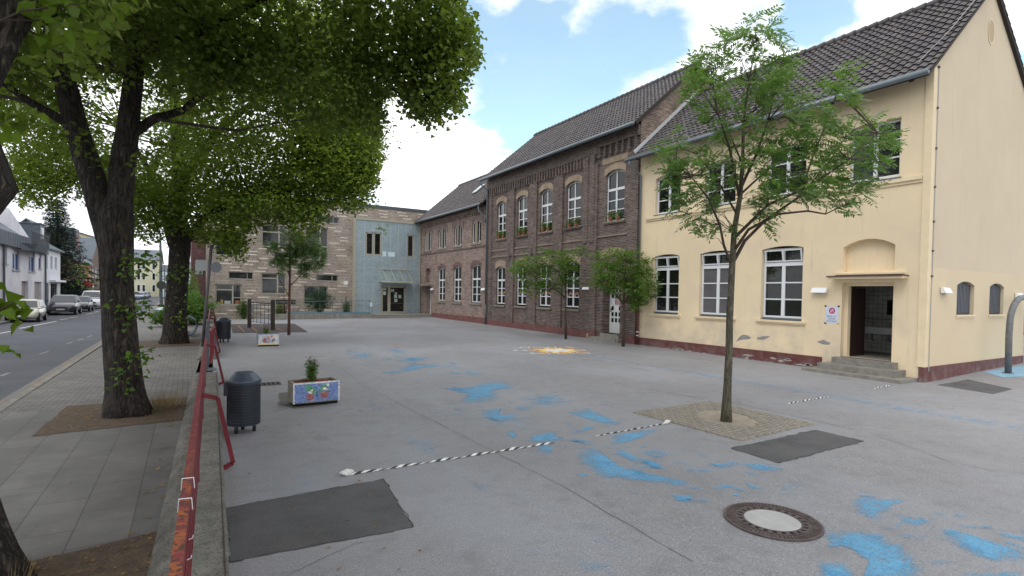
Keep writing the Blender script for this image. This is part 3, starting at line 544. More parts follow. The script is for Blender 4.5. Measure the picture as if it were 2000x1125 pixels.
# ------------------------------------------------------------------ wall and window builders
FX = 17.35; GY = 6.875; BY = 44.8
def PF(u, z, d): return (FX-d, u, z)                          # school facade, u = Y
def PG(u, z, d): return (u, GY-d, z)                          # gable, u = X
def PB(u, z, d): return (u, BY-d, z)                          # modern building
def arch_pts(u0, u1, z1, rise, n=10):
    if rise <= 0: return [(u0, z1), (u1, z1)]
    w2 = (u1-u0)/2; rr = (w2*w2+rise*rise)/(2*rise); zc = z1-rr; uc = (u0+u1)/2; a = math.asin(w2/rr)
    return [(uc+rr*math.sin(-a+2*a*i/n), zc+rr*math.cos(-a+2*a*i/n)) for i in range(n+1)]
def wall(mb, P, u0, u1, z0, z1, ops, depth=.2, m=0, mr=None, extra_z=()):
    mr = m if mr is None else mr
    us = sorted({u0, u1, *[o[0] for o in ops], *[o[1] for o in ops]}); zs = sorted({z0, z1, *extra_z, *[o[2] for o in ops], *[o[3] for o in ops]})
    for a, c in zip(us, us[1:]):
        for e, f in zip(zs, zs[1:]):
            um, zm = (a+c)/2, (e+f)/2
            if any(o[0] < um < o[1] and o[2] < zm < o[3] for o in ops): continue
            mb.q(P(a, e, 0), P(c, e, 0), P(c, f, 0), P(a, f, 0), m=m)
    for o in ops:
        a, c, e, f = o[:4]; rise = o[4] if len(o) > 4 else 0; dp = o[5] if len(o) > 5 else depth
        A = arch_pts(a, c, f, rise)
        mb.q(P(a, e, 0), P(a, A[0][1], 0), P(a, A[0][1], -dp), P(a, e, -dp), m=mr); mb.q(P(c, e, 0), P(c, e, -dp), P(c, A[-1][1], -dp), P(c, A[-1][1], 0), m=mr)
        mb.q(P(a, e, 0), P(a, e, -dp), P(c, e, -dp), P(c, e, 0), m=mr)
        for (x0, y0), (x1, y1) in zip(A, A[1:]):
            mb.q(P(x0, y0, 0), P(x1, y1, 0), P(x1, y1, -dp), P(x0, y0, -dp), m=mr)
            if rise > 0: mb.q(P(x0, y0, 0), P(x0, f, 0), P(x1, f, 0), P(x1, y1, 0), m=m)
def window(parent, P, u0, u1, z0, z1, rise=0, rec=.12, bars=(), fr=.06, frame=WHITE, glass=GLASS, trans=None, vm=(.5,), thick=.07, name='window', inset=.0, midw=.09, gl2=None, transw=.09):
    """bars: heights as fractions of the lower light; trans: height (m) of the transom; vm: mullions as fractions of the width"""
    b = MB(); d0, d1 = -rec, -rec-thick; A = arch_pts(u0, u1, z1, rise); zl = A[0][1]
    b.pb(P, u0, u0+fr, z0, zl, d1, d0); b.pb(P, u1-fr, u1, z0, zl, d1, d0); b.pb(P, u0+fr, u1-fr, z0, z0+fr, d1, d0)
    uc = (u0+u1)/2
    for (x0, y0), (x1, y1) in zip(A, A[1:]):
        b.hexa([P(x0, y0-fr, d1), P(x1, y1-fr, d1), P(x1, y1-fr, d0), P(x0, y0-fr, d0), P(x0, y0, d1), P(x1, y1, d1), P(x1, y1, d0), P(x0, y0, d0)])
    ztop = z1-fr
    zt = trans if trans else None
    for v in vm:
        x = u0+(u1-u0)*v
        if zt: b.pb(P, x-midw/2, x+midw/2, z0+fr, zt-transw/2, d1, d0+.006); b.pb(P, x-.028, x+.028, zt+transw/2, ztop, d1, d0+.002)
        else: b.pb(P, x-midw/2, x+midw/2, z0+fr, ztop, d1, d0+.006)
    if zt: b.pb(P, u0+fr, u1-fr, zt-transw/2, zt+transw/2, d1, d0+.012)
    zb1 = (zt-transw/2) if zt else ztop
    edges = [u0+fr]+[u0+(u1-u0)*v for v in vm]+[u1-fr]
    for f in bars:
        z = z0+fr+(zb1-z0-fr)*f
        for i in range(len(edges)-1):
            a = edges[i]+(midw/2 if i else 0); c = edges[i+1]-(midw/2 if i < len(edges)-2 else 0)
            b.pb(P, a, c, z-.022, z+.022, d1+.01, d0-.002)
    o = b.build(name, frame, parent); g = MB(); dg = (d0+d1)/2
    if rise > 0:
        g.q(P(u0+.01, z0+.01, dg), P(u1-.01, z0+.01, dg), *[P(min(max(x, u0+.01), u1-.01), y-.01, dg) for x, y in reversed(A)])
    else: g.q(P(u0+.01, z0+.01, dg), P(u1-.01, z0+.01, dg), P(u1-.01, z1-.01, dg), P(u0+.01, z1-.01, dg))
    g.build('pane', glass, o)
    if gl2:
        h = MB(); h.q(P(u0+fr, z0+fr, dg+.004), P(u1-fr, z0+fr, dg+.004), P(u1-fr, zb1, dg+.004), P(u0+fr, zb1, dg+.004)); h.build('blind', gl2, o)
    return o
def sill(parent, P, u0, u1, z, M, d=.07, h=.08, back=.12, name='sill'):
    b = MB(); b.pb(P, u0, u1, z-h, z, -back, d); b.pb(P, u0+.02, u1-.02, z-h-.05, z-h, -.02, d-.035); return b.build(name, M, parent)
def tiles(name, P0, U, S, Nn, lu, ls, parent, M=TILE, cw=.24, ch=.30, amp=.045, lip=.042):
    P0, U, S, Nn = Vector(P0), Vector(U), Vector(S), Vector(Nn); nu = int(round(lu/cw)); ns = int(round(ls/ch)); cw = lu/nu; ch = ls/ns; spl = 6
    prof = [0, .75, 1, .7, .1, -.25]; b = MB(); rows = []
    rs = random.Random(3)
    for k in range(ns): rows += [(k*ch, 0.), (k*ch-.02, lip)]
    rows.append((ls, 0.)); cols = nu*spl+1
    for s, h in rows:
        for i in range(cols):
            uu = i*cw/spl; j = rs.uniform(-.004, .004); b.v.append(tuple(P0+U*uu+S*(s+j)+Nn*(h+amp*prof[i % spl]+j)))
    for r in range(len(rows)-1):
        for i in range(cols-1): a = r*cols+i; b.f.append((a, a+1, a+cols+1, a+cols)); b.m.append(0)
    return b.build(name, M, parent)

# ------------------------------------------------------------------ yellow school building
YB = thing('yellow_school_building', (21, 12.4, 0), 'two storey pale yellow rendered school building with maroon plinth and tiled gable roof', 'building')
Y1 = 17.95
gops = [(15.6, 17.02, 1.5, 4.03, .09), (12.98, 14.55, 1.5, 4.03, .09), (10.36, 11.86, 1.5, 4.03, .09)]
uops = [(15.62, 17.0, 5.76, 7.42, .12), (13.0, 14.4, 5.76, 7.42, .12), (10.35, 11.75, 5.76, 7.42, .12), (7.62, 9.02, 5.78, 7.45, 0)]
niche = (7.67, 9.10, 3.10, 4.06, .22); door = (7.68, 9.10, .47, 2.76, 0, .34)
b = MB()
wall(b, PF, GY, Y1, -.3, 8.75, gops+uops+[niche, door], .2)
# niche back, outer wall faces: rear and party side
b.q(PF(niche[0], niche[2], -.2), PF(niche[1], niche[2], -.2), PF(niche[1], niche[3], -.2), PF(niche[0], niche[3], -.2))
b.q((24.65, GY, -.3), (24.65, Y1, -.3), (24.65, Y1, 8.75), (24.65, GY, 8.75))
b.build('wall', YEL, YB)
gw = [(19.28, 20.50, 1.85, 2.84, .12), (21.65, 22.8, 1.85, 2.84, .12)]
b = MB(); APX, APZ = 21.0, 11.95
def PG2(u, z, d): return (u, GY-d, z)
wall(b, PG2, FX, 24.65, 3.17, 8.0, [], .2, m=0)
b.q((FX, GY, 8.), (24.65, GY, 8.), (24.65, GY, 8.78), (APX+.0, GY, APZ), (FX, GY, 8.78), m=0)
wall(b, PG2, FX, 24.65, -.3, 3.17, gw, .16, m=1)
b.build('gable_wall', [GAB, GABL], YB)
b = MB(); b.lathe((0, 0, 0), [(0, 0), (1, 0)], 28); b.v = [(21.03+.2*x, GY-.006, 10.5+.34*y) for x, y, z in b.v]; n0 = len(b.v); b.build('gable_vent', mat('vent_recess', (.50, .38, .25), .9), YB)
b = MB(); b.lathe((0, 0, 0), [(1, 0), (1.16, 0)], 28); b.v = [(21.03+.2*x, GY-.012, 10.5+.34*y) for x, y, z in b.v]; b.build('vent_surround', YELT, YB)
# corner pilaster strip and cornice
b = MB(); b.pb(PF, GY, GY+.16, .42, 8.6, .0, .035); b.pb(PG2, FX-.035, FX+.16, .42, 8.6, .0, .03); b.build('corner_strip', YELT, YB)
b = MB(); b.pb(PF, GY+.17, 17.5, 5.52, 5.60, 0, .04); b.pb(PF, GY+.17, 17.5, 5.60, 5.70, 0, .08); b.build('cornice', YELT, YB)
# plinth
b = MB(); b.pb(PF, 9.65, Y1-.15, -.3, .40, 0, .03); b.pb(PF, GY, 6.99, -.3, .42, 0, .03); b.pb(PG2, FX-.03, 24.65, -.3, .42, 0, .03); b.build('plinth', PLIN, YB)
# patches of bare plaster
b = MB()
for i, pp in enumerate(([(1438, 668), (1448, 655), (1462, 655), (1467, 661), (1445, 664)], [(1478, 659), (1490, 657), (1504, 656), (1492, 663), (1480, 663)], [(1596, 667), (1608, 664), (1623, 669), (1620, 673), (1604, 672)])):
    Q = rough_poly([(XP(x, y, FX)[1], XP(x, y, FX)[2]) for x, y in pp], .03, .12, i+20); b.q(*[PF(u, z, .004) for u, z in Q])
b.build('bare_plaster', PEEL, YB)
b = MB()
for k in range(26):
    u = RNG.uniform(9.9, 16.8); z = RNG.uniform(.0, .12)+(.12 if k % 7 == 0 else 0); r = RNG.uniform(.05, .25); Q = rough_poly([(u-r, z), (u, z+.04), (u+r, z), (u, z-.05)], .02, .06, k); b.q(*[PF(a, c, .034) for a, c in Q])
b.build('peeled_plinth_paint', mat('peeled_plaster', (.42, .40, .37), .95, (.3, .29, .27), 12, 1.), YB)
# ground floor windows
for i, o in enumerate(gops):
    wobj = window(YB, PF, o[0]+.02, o[1]-.02, o[2]+.08, o[3]-.07, 0, .13, (1/3, 2/3), .065, trans=3.42, transw=.13, midw=.12, gl2=CURT if i == 1 else None)
    b = MB(); b.pb(PF, o[0]+.02, o[1]-.02, o[2]+.01, o[2]+.075, -.2, -.10); b.build('flashing', ZINC, wobj)
    b = MB()                                                   # tilted fanlight
    a0, a1, zb_, zt_ = o[0]+.08, o[1]-.08, 3.50, 3.91; f_ = .045
    def PT(u, z, d): return PF(u, z, d-.19+(z-zb_)*.18+.07)
    for rr in ((a0, a1, zb_, zb_+f_), (a0, a1, zt_-f_, zt_), (a0, a0+f_, zb_+f_, zt_-f_), (a1-f_, a1, zb_+f_, zt_-f_), ((a0+a1)/2-.03, (a0+a1)/2+.03, zb_+f_, zt_-f_)): b.pb(PT, *rr, 0, .03)
    fl = b.build('fanlight', WHITE, wobj); 
    sill(wobj, PF, o[0]-.14, o[1]+.14, 1.5, YELT, .09, .07, .2)
for i, o in enumerate(uops):
    wobj = window(YB, PF, o[0]+.01, o[1]-.01, o[2]+.03, o[3]-.01, o[4], .13, (1/3, 2/3), .06, midw=.11)
    b = MB(); b.pb(PF, o[0]-.05, o[1]+.05, 5.70, 5.755, -.2, .06); b.build('sill', ZINC, wobj)
for i, o in enumerate(gw):
    wobj = window(YB, PG2, o[0]+.01, o[1]-.01, o[2]+.01, o[3]-.0, o[4], .11, (), .02, frame=DKGREY, glass=DKGREY, vm=(), thick=.03, name='shuttered_window')
    b = MB()
    for k in range(12): u = o[0]+.07+k*.098; b.pb(PG2, u-.02, u+.02, o[2]+.04, o[3]-.08, -.10, -.085)
    b.build('louvre', mat('grey_louvre', (.12, .13, .15), .5), wobj)
    sill(wobj, PG2, o[0]-.05, o[1]+.05, o[2], YELT, .05, .05, .15)
# entrance: surround, canopy, steps, tiled washroom
b = MB(); b.pb(PF, 9.0, 9.10, .47, 2.76, -.34, -.18); b.pb(PF, 7.68, 7.74, .47, 2.76, -.34, -.18); b.pb(PF, 7.74, 9.0, 2.66, 2.76, -.34, -.18); b.build('door_frame', YELT, YB)
b = MB(); b.pb(PF, 7.32, 9.36, 2.865, 2.93, 0, .36, m=0); b.pb(PF, 7.30, 9.38, 2.93, 2.965, 0, .40, m=1); b.pb(PF, 7.4, 9.3, 3.0, 3.05, 0, .14); b.build('door_canopy', [YELT, mat('brown_canopy_top', (.10, .055, .05), .7)], YB)
b = MB(); b.pb(PF, 7.50, 9.2, 3.05, 3.09, 0, .05); b.build('niche_sill', YELT, YB)
b = MB(); b.pb(PF, 7.0, 9.75, -.1, .10, 0, .95); b.pb(PF, 7.3, 9.45, .10, .28, 0, .62); b.pb(PF, 7.5, 9.2, .28, .47, -.2, .30); b.build('steps', STEPM, YB)
WT = brick('washroom_tiles', 'XZ', (.62, .62, .58), (.58, .58, .55), (.25, .25, .24), bw=.15, rh=.15, ms=.006, off=0, rough=.25); WT2 = brick('washroom_tiles_side', 'YZ', (.62, .62, .58), (.58, .58, .55), (.25, .25, .24), bw=.15, rh=.15, ms=.006, off=0, rough=.25)
b = MB(); rx0, rx1, ry0, ry1, rz0, rz1 = FX+.345, 20.3, 7.15, 11.2, .47, 3.05
b.q((rx0, ry0, rz0), (rx1, ry0, rz0), (rx1, ry1, rz0), (rx0, ry1, rz0), m=2); b.q((rx0, ry0, rz1), (rx0, ry1, rz1), (rx1, ry1, rz1), (rx1, ry0, rz1), m=3)
b.q((rx1, ry0, rz0), (rx1, ry0, rz1), (rx1, ry1, rz1), (rx1, ry1, rz0), m=1); b.q((rx0, ry1, rz0), (rx1, ry1, rz0), (rx1, ry1, rz1), (rx0, ry1, rz1), m=0); b.q((rx0, ry0, rz0), (rx0, ry0, rz1), (rx1, ry0, rz1), (rx1, ry0, rz0), m=0)
b.q((rx0, ry0, rz0), (rx0, door[0], rz0), (rx0, door[0], rz1), (rx0, ry0, rz1), m=1); b.q((rx0, door[1], rz0), (rx0, ry1, rz0), (rx0, ry1, rz1), (rx0, door[1], rz1), m=1); b.q((rx0, door[0], door[3]), (rx0, door[1], door[3]), (rx0, door[1], rz1), (rx0, door[0], rz1), m=1)
b.build('washroom', [WT, WT2, STEPM, mat('ceiling_white', (.7, .7, .68), .9)], YB)
b = MB(); b.box(rx1-.42, rx1-.02, 8.2, 10.9, 1.22, 1.32); b.box(rx1-.40, rx1-.05, 8.25, 10.85, 1.1, 1.22); bs = b.build('basin', WPLAST, YB)
b = MB()
for k in range(5):
    y = 8.5+k*.5; b.tube([(rx1-.03, y, 1.45), (rx1-.16, y, 1.47), (rx1-.17, y, 1.40)], .016, 6); b.tube([(rx1-.2, y, 1.1), (rx1-.2, y, .9), (rx1-.05, y, .85)], .025, 6)
b.build('tap', ZINC, bs)
b = MB(); b.box(rx1-.04, rx1-.01, 8.75, 9.15, 1.75, 2.25); b.build('mirror', mat('mirror', (.5, .55, .6), .05, metal=1.), YB)
b = MB(); b.box(rx1-.12, rx1-.01, 8.2, 10.9, 1.58, 1.61); b.build('shelf', STEPM, YB)
b = MB(); b.box(FX+.36, FX+1.25, 9.02, 9.06, .48, 2.6); b.build('door', mat('dark_brown_door', (.035, .016, .013), .5), YB)
# roof
SL = Vector((4.15, 0, 3.61)).normalized(); LS = math.hypot(4.15, 3.61); ND = Vector((-SL.z, 0, SL.x))
EX, EZ = 16.85, 8.36
tiles('roof_tiles', (EX, GY-.12, EZ), (0, 1, 0), SL, ND, Y1-GY+.12, LS, YB)
SL2 = Vector((-SL.x, 0, SL.z)); tiles('roof_tiles', (25.15, Y1, EZ), (0, -1, 0), SL2, Vector((SL.z, 0, SL.x)), Y1-GY+.12, LS, YB)
def slab_roof(parent, y0, y1, ex, ez, rx, rz_, ex2, th=.10, over=0, name='roof_deck', M=WOODD, dz=-.03):
    b = MB(); b.hexa([(ex, y0, ez+dz-th), (rx, y0, rz_+dz-th), (rx, y1, rz_+dz-th), (ex, y1, ez+dz-th), (ex, y0, ez+dz), (rx, y0, rz_+dz), (rx, y1, rz_+dz), (ex, y1, ez+dz)])
    b.hexa([(rx, y0, rz_+dz-th), (ex2, y0, ez+dz-th), (ex2, y1, ez+dz-th), (rx, y1, rz_+dz-th), (rx, y0, rz_+dz), (ex2, y0, ez+dz), (ex2, y1, ez+dz), (rx, y1, rz_+dz)])
    return b.build(name, M, parent)
slab_roof(YB, GY-.10, Y1-.01, EX, EZ, 21.0, 11.97, 25.15)
b = MB(); rs = random.Random(2)
for k in range(30): y = GY-.14+k*.37; b.tube([(21, y, 12.02), (21, min(y+.39, Y1), 12.0+.0)], [.13, .11], 8)
b.build('ridge_tiles', TILE, YB, smooth=True)
b = MB()
for k in range(6): y = GY+.35+k*2.1; b.bar((EX+.05, y, EZ-.10), (FX+.1, y, EZ+.30), .1, .12)
b.build('rafter_ends', WOODD, YB)
b = MB(); b.tube([(EX-.06, GY-.1, EZ-.03), (EX-.06, Y1+.35, EZ-.05)], .085, 8); b.build('gutter', ZINC, YB, smooth=True)
b = MB(); b.tube([(EX-.06, Y1+.12, EZ-.1), (EX-.06, Y1+.12, EZ-.28), (FX-.09, Y1-.12, 7.6), (FX-.09, Y1-.12, 2.25)], .05, 8, m=0); b.tube([(FX-.09, Y1-.12, 2.25), (FX-.09, Y1-.12, 0)], .055, 8, m=1)
for z in (.45, .62): b.tube([(FX-.09, Y1-.12, z), (FX-.09, Y1-.12, z+.05)], .062, 8, m=2)
b.build('downpipe', [ZINC, BROWNP, WPLAST], YB, smooth=True)
b = MB(); b.tube([(EX+.45, GY+.35, EZ+.48), (18.6, GY+.12, 9.98), (20.0, GY+.06, 11.2), (20.9, GY, 12.05)], .012, 5)
b.tube([(FX+.22, GY-.035, 8.7), (FX+.22, GY-.035, 2.8), (FX+.17, GY-.05, 2.6), (FX+.17, GY-.05, .3)], .012, 5)
b.build('lightning_wire', mat('galvanised_wire', (.35, .34, .33), .5), YB)
b = MB()
for z in (8.6, 7.5, 6.4, 5.35, 4.4, 3.6, 2.9): b.box(FX+.19, FX+.25, GY-.055, GY, z, z+.05)
b.build('wire_clips', IRON, YB)
b = MB(); b.bar((EX+.1, Y1+.0, EZ+.25), (21, Y1+.0, 12.15), .05, .14); b.build('flashing', ZINCL, YB)

# ------------------------------------------------------------------ dark brick school building
DB = thing('dark_brick_building', (21, 25, 0), 'two storey dark brown brick school building with tiled roof and tall white windows', 'building')
D0, D1 = 17.96, 32.2; EZ2 = 9.86
wc = [30.42, 27.9, 25.36, 22.82, 19.6]; ww = [1.14, 1.14, 1.2, 1.24, 1.30]
ups = [(c-w_/2, c+w_/2, 5.78, 8.2, .2) for c, w_ in zip(wc, ww)]; gps = [(c-w_/2, c+w_/2, 1.52, 4.0, .18) for c, w_ in zip(wc[:4], ww)]
ddoor = (19.10, 20.36, .42, 2.80, .14, .5)
b = MB(); wall(b, PF, D0, D1, -.3, 9.95, ups+gps+[ddoor], .16, m=0)
b.q((FX, D0, 8.), (24.65, D0, 8.), (24.65, D0, 10.3), (APX, D0, 13.45), (FX, D0, 10.3), m=1)
b.q((FX, D1, -.3), (24.65, D1, -.3), (24.65, D1, 10.3), (APX, D1, 13.45), (FX, D1, 10.3), m=1); b.q((24.65, D0, -.3), (24.65, D1, -.3), (24.65, D1, 10.3), (24.65, D0, 10.3), m=0)
b.build('wall', [BRD_Y, BRD_X], DB)
b = MB()
for a, c in ((31.62, D1), (28.72, 29.5), (26.2, 26.98), (23.68, 24.46), (20.8, 21.95), (D0+.02, 18.6)): b.pb(PF, a, c, .46, 8.75, 0, .10)
for a, c in ((21.0, 21.3), (21.5, 21.8)): b.pb(PF, a, c, 4.9, 9.2, .10, .15)
b.build('pilasters', BRD_Y, DB)
b = MB(); b.pb(PF, 20.8, D1, 9.2, 9.9, 0, .14); b.pb(PF, D0+.02, 20.8, 9.45, 9.9, 0, .16); b.pb(PF, 20.8, D1, 9.0, 9.2, 0, .07)
y = 21.0
while y < D1-.1: b.pb(PF, y, y+.12, 8.72, 9.2, .07, .14); y += .27
y = D0+.15
while y < 20.75: b.pb(PF, y, y+.13, 8.95, 9.45, .0, .14); y += .42
b.build('corbel_frieze', BRD_Y, DB)
b = MB(); b.pb(PF, 18.75, 20.55, 8.58, 8.86, 0, .02); b.build('diamond_panel', ARCHM, DB)
def arch_band(P, a, c, z1, rise, th, parent, M, d=.03, ext=.1, dd=0.):
    A = arch_pts(a-ext, c+ext, z1+.01, rise+.02, 12); b = MB()
    for (x0, y0), (x1, y1) in zip(A, A[1:]): b.hexa([P(x0, y0, dd), P(x1, y1, dd), P(x1, y1, d+dd), P(x0, y0, d+dd), P(x0, y0+th, dd), P(x1, y1+th, dd), P(x1, y1+th, d+dd), P(x0, y0+th, d+dd)])
    return b.build('window_arch', M, parent)
for o in ups+gps: arch_band(PF, o[0], o[1], o[3], o[4], .32 if o[2] > 4 else .42, DB, ARCHM, .035)
arch_band(PF, 18.9, 20.5, 4.15, .16, .38, DB, ARCHM, .035)
b = MB()
for a, c in ((29.55, 31.6), (27.0, 28.7), (24.5, 26.18), (21.98, 23.66)): b.pb(PF, a, c, 4.62, 4.70, 0, .045); b.pb(PF, a, c, 5.02, 5.10, 0, .045)
b.pb(PF, 18.3, 20.9, 5.08, 5.16, 0, .05); b.build('string_courses', mat('pale_stone_band', (.30, .24, .19), .9, (.22, .18, .15), 5, 1.), DB)
for i, o in enumerate(ups):
    wobj = window(DB, PF, o[0]+.01, o[1]-.01, o[2]+.03, o[3], o[4], .10, (1/3, 2/3), .06, trans=7.30, transw=.12, midw=.10)
    if i in (0, 1, 3): b = MB(); b.q(*[PF(u_, z_, -.131) for u_, z_ in ((o[0]+.07, 6.3+.3*i % 1), (o[0]+.36+.1*i, 6.3+.3*i % 1), (o[0]+.30+.1*i, 7.2), (o[0]+.07, 7.2))]); b.build('curtain', CURT, wobj)
    sill(wobj, PF, o[0]-.10, o[1]+.10, o[2], BRD_Y if i % 2 else STONE, .10, .06, .1)
for i, o in enumerate(gps):
    wobj = window(DB, PF, o[0]+.01, o[1]-.01, o[2]+.08, o[3], o[4], .10, (1/3, 2/3), .06, trans=3.12, transw=.12, midw=.10)
    sill(wobj, PF, o[0]-.12, o[1]+.12, o[2]-.02, STONE, .10, .07, .1)
    b = MB()                                                   # painted paper arches on the panes
    for sgn in (-1, 1):
        uc = (o[0]+o[1])/2+sgn*.27
        for k in range(3):
            r = .22-.045*k; A = [(uc+r*math.cos(t_*math.pi/8), 2.15+r*1.2*math.sin(t_*math.pi/8)) for t_ in range(9)]; A2 = [(uc+(r-.035)*math.cos(t_*math.pi/8), 2.15+(r-.035)*1.2*math.sin(t_*math.pi/8)) for t_ in range(9)]
            for j in range(8): b.q(*[PF(*p, -.128) for p in (A[j], A[j+1], A2[j+1], A2[j])], m=k)
    b.build('window_picture', [mat('paper_red', (.35, .05, .04), .8), mat('paper_yellow', (.45, .38, .06), .8), mat('paper_blue', (.05, .12, .35), .8)], wobj)
# brick building door
b = MB(); P_ = PF; d0_, d1_ = -.40, -.46; b.pb(PF, 19.12, 20.34, .42, 2.78, d1_-.02, d1_); b.build('door', mat('pale_door_paint', (.62, .66, .66), .4), DB)
dob = bpy.context.scene.objects.get('door.001'); 
b = MB()
for r in range(6):
    for cI in range(4): u = 19.28+cI*.255; z = .95+r*.29; b.pb(PF, u, u+.15, z, z+.2, d1_, d1_+.006)
b.build('door_panes', GLASS, dob); b = MB(); b.pb(PF, 20.2, 20.23, 1.45, 1.65, d1_, d1_+.05); b.build('handle', ZINC, dob)
b = MB()
for u, z, w_, h_, mi in ((19.95, 1.82, .22, .30, 0), (19.60, 1.80, .30, .28, 1), (19.68, 1.48, .26, .28, 0), (19.22, 1.80, .2, .30, 2)): b.pb(PF, u, u+w_, z, z+h_, d1_+.006, d1_+.010, m=mi)
b.build('notices', [mat('paper', (.7, .72, .78), .8), mat('photo_print', (.25, .10, .09), .6, (.6, .45, .42), 9, 1.), mat('blue_paper', (.35, .45, .75), .8)], dob)
b = MB(); b.pb(PF, 18.75, 20.75, -.1, .22, 0, .55); b.pb(PF, 19.1, 20.36, .22, .42, -.45, .12); b.build('steps', STEPM, DB)
b = MB(); b.tube([(FX-.5, 20.85, .0), (FX-.5, 20.85, .3), (FX-.45, 20.85, .33)], .06, 8); b.tube([(FX-.5, 18.68, .0), (FX-.5, 18.68, .3), (FX-.45, 18.68, .33)], .06, 8); b.build('boot_scraper', STONE, DB)
b = MB(); b.pb(PF, 20.76, D1, -.3, .47, 0, .13); b.pb(PF, D0+.02, 18.74, -.3, .47, 0, .13); b.build('plinth', PLINB, DB)
b = MB(); b.pb(PF, 23.7, 23.74, 4.35, 4.75, .10, .13); b.pb(PF, 23.55, 23.9, 4.5, 4.56, .10, .13)
for u in (26.6, 29.1): b.pb(PF, u-.03, u+.03, 4.35, 4.85, .10, .14); b.pb(PF, u-.16, u+.16, 4.55, 4.62, .10, .14); b.lathe((FX-.13, u, 4.58), [(0, 0), (.09, 0)], 8)
b.build('wall_anchors', IRON, DB)
SLb = Vector((4.2, 0, 3.55)).normalized(); LSb = math.hypot(4.2, 3.55)
tiles('roof_tiles', (16.8, D0-.1, EZ2), (0, 1, 0), SLb, Vector((-SLb.z, 0, SLb.x)), D1-D0+.15, LSb, DB)
tiles('roof_tiles', (25.2, D1+.05, EZ2), (0, -1, 0), Vector((-SLb.x, 0, SLb.z)), Vector((SLb.z, 0, SLb.x)), D1-D0+.15, LSb, DB)
slab_roof(DB, D0-.08, D1+.03, 16.8, EZ2, 21., 13.42, 25.2)
b = MB()
for k in range(38): y = D0-.1+k*.38; b.tube([(21, y, 13.48), (21, y+.39, 13.46)], [.13, .11], 8)
b.build('ridge_tiles', TILE, DB, smooth=True)
b = MB(); b.tube([(16.74, D0-.15, EZ2-.03), (16.74, D1+.3, EZ2-.05)], .085, 8); b.build('gutter', ZINC, DB, smooth=True)
b = MB(); b.tube([(16.76, D1+.1, EZ2-.1), (16.76, D1+.1, EZ2-.3), (FX-.2, D1-.15, 9.1), (FX-.2, D1-.15, 1.5)], .055, 8, m=0); b.tube([(FX-.2, D1-.15, 1.5), (FX-.2, D1-.15, .1)], .06, 8, m=1); b.build('downpipe', [ZINC, DKGREY], DB, smooth=True)
b = MB(); b.bar((16.9, D0-.12, EZ2+.02), (21, D0-.12, 13.42), .06, .16); b.build('verge_board', WOODD, DB)

# ------------------------------------------------------------------ brick annexe
AN = thing('brick_annexe', (21, 38.5, 0), 'lower reddish brick school wing with paired narrow upper windows beside the glass clad entrance', 'building')
A0, A1 = 32.22, 44.6; EZ3 = 8.27
ag = [(39.25, 40.62, 1.55, 4.24, .2), (36.3, 37.68, 1.55, 4.26, .2), (33.2, 34.66, 1.55, 4.26, .2)]
prs = [(43.18, 43.64), (42.22, 42.66), (40.12, 40.66), (39.22, 39.72), (37.16, 37.66), (36.34, 36.84), (34.17, 34.67), (33.25, 33.75)]
au = [(a, c, 5.82, 7.26, 0) for a, c in prs]; adoor = (42.1, 43.3, .42, 2.72, 0, .5); anic = (42.3, 43.3, 3.1, 4.3, .12, .3)
b = MB(); wall(b, PF, A0, A1, -.3, 8.35, ag+au+[adoor, anic], .14, m=0)
b.q(*[PF(u, z, -.3) for u, z in ((42.3, 3.1), (43.3, 3.1), (43.3, 4.3), (42.3, 4.3))])
b.q((FX, A1, -.3), (24.65, A1, -.3), (24.65, A1, 8.7), (APX, A1, 11.85), (FX, A1, 8.7), m=1); b.q((24.65, A0, -.3), (24.65, A1, -.3), (24.65, A1, 8.7), (24.65, A0, 8.7), m=0)
b.build('wall', [BRR_Y, BRD_X], AN)
b = MB(); y = A0+.1
while y < A1-.15: b.pb(PF, y, y+.13, 7.72, 7.98, 0, .09); y += .27
b.pb(PF, A0, A1, 7.98, 8.2, 0, .12)
for i in range(0, 8, 2): a, c = prs[i+1][0]-.16, prs[i][1]+.16; b.pb(PF, a-.1, c+.1, 7.42, 7.50, 0, .05); b.pb(PF, a-.16, a-.06, 7.0, 7.5, 0, .05); b.pb(PF, c+.06, c+.16, 7.0, 7.5, 0, .05)
b.build('frieze', BRR_Y, AN)
for o in ag: arch_band(PF, o[0], o[1], o[3], o[4], .3, AN, brick('arch_red_brick', 'YZ', (.17, .085, .07), (.13, .07, .06), (.2, .16, .15), bw=.08, rh=.4), .012)
b = MB(); b.pb(PF, A0+.3, A1-.1, 5.45, 5.53, 0, .05, m=0); b.build('string_course', BRD_Y, AN)
for i in range(0, 8, 2):
    wobj = MB(); a, c = prs[i+1][0], prs[i][1]; wobj.pb(PF, prs[i+1][1], prs[i][0], 5.8, 7.5, -.1, .015); wobj.pb(PF, a-.06, c+.06, 5.66, 5.80, -.1, .06)
    fo = wobj.build('paired_window', STONE, AN)
    for (p, q_) in (prs[i], prs[i+1]): window(fo, PF, p+.01, q_-.01, 5.83, 7.25, 0, .09, (), .06, vm=(), name='casement')
for i, o in enumerate(ag):
    wobj = window(AN, PF, o[0]+.01, o[1]-.01, o[2]+.06, o[3], o[4], .10, (1/3, 2/3), .065, trans=3.25, transw=.12, midw=.10)
    sill(wobj, PF, o[0]-.15, o[1]+.15, o[2]-.02, STONE, .10, .08, .1)
b = MB(); b.pb(PF, 42.1, 43.3, .42, 2.7, -.5, -.44, m=0)
for r in range(6):
    for cI in range(3): u = 42.25+cI*.31; z = .95+r*.28; b.pb(PF, u, u+.2, z, z+.2, -.44, -.434, m=1)
b.build('door', [WHITE, GLASS], AN)
b = MB(); b.pb(PF, 41.8, 44.2, 2.80, 2.92, 0, .5); b.build('door_canopy', STONE, AN)
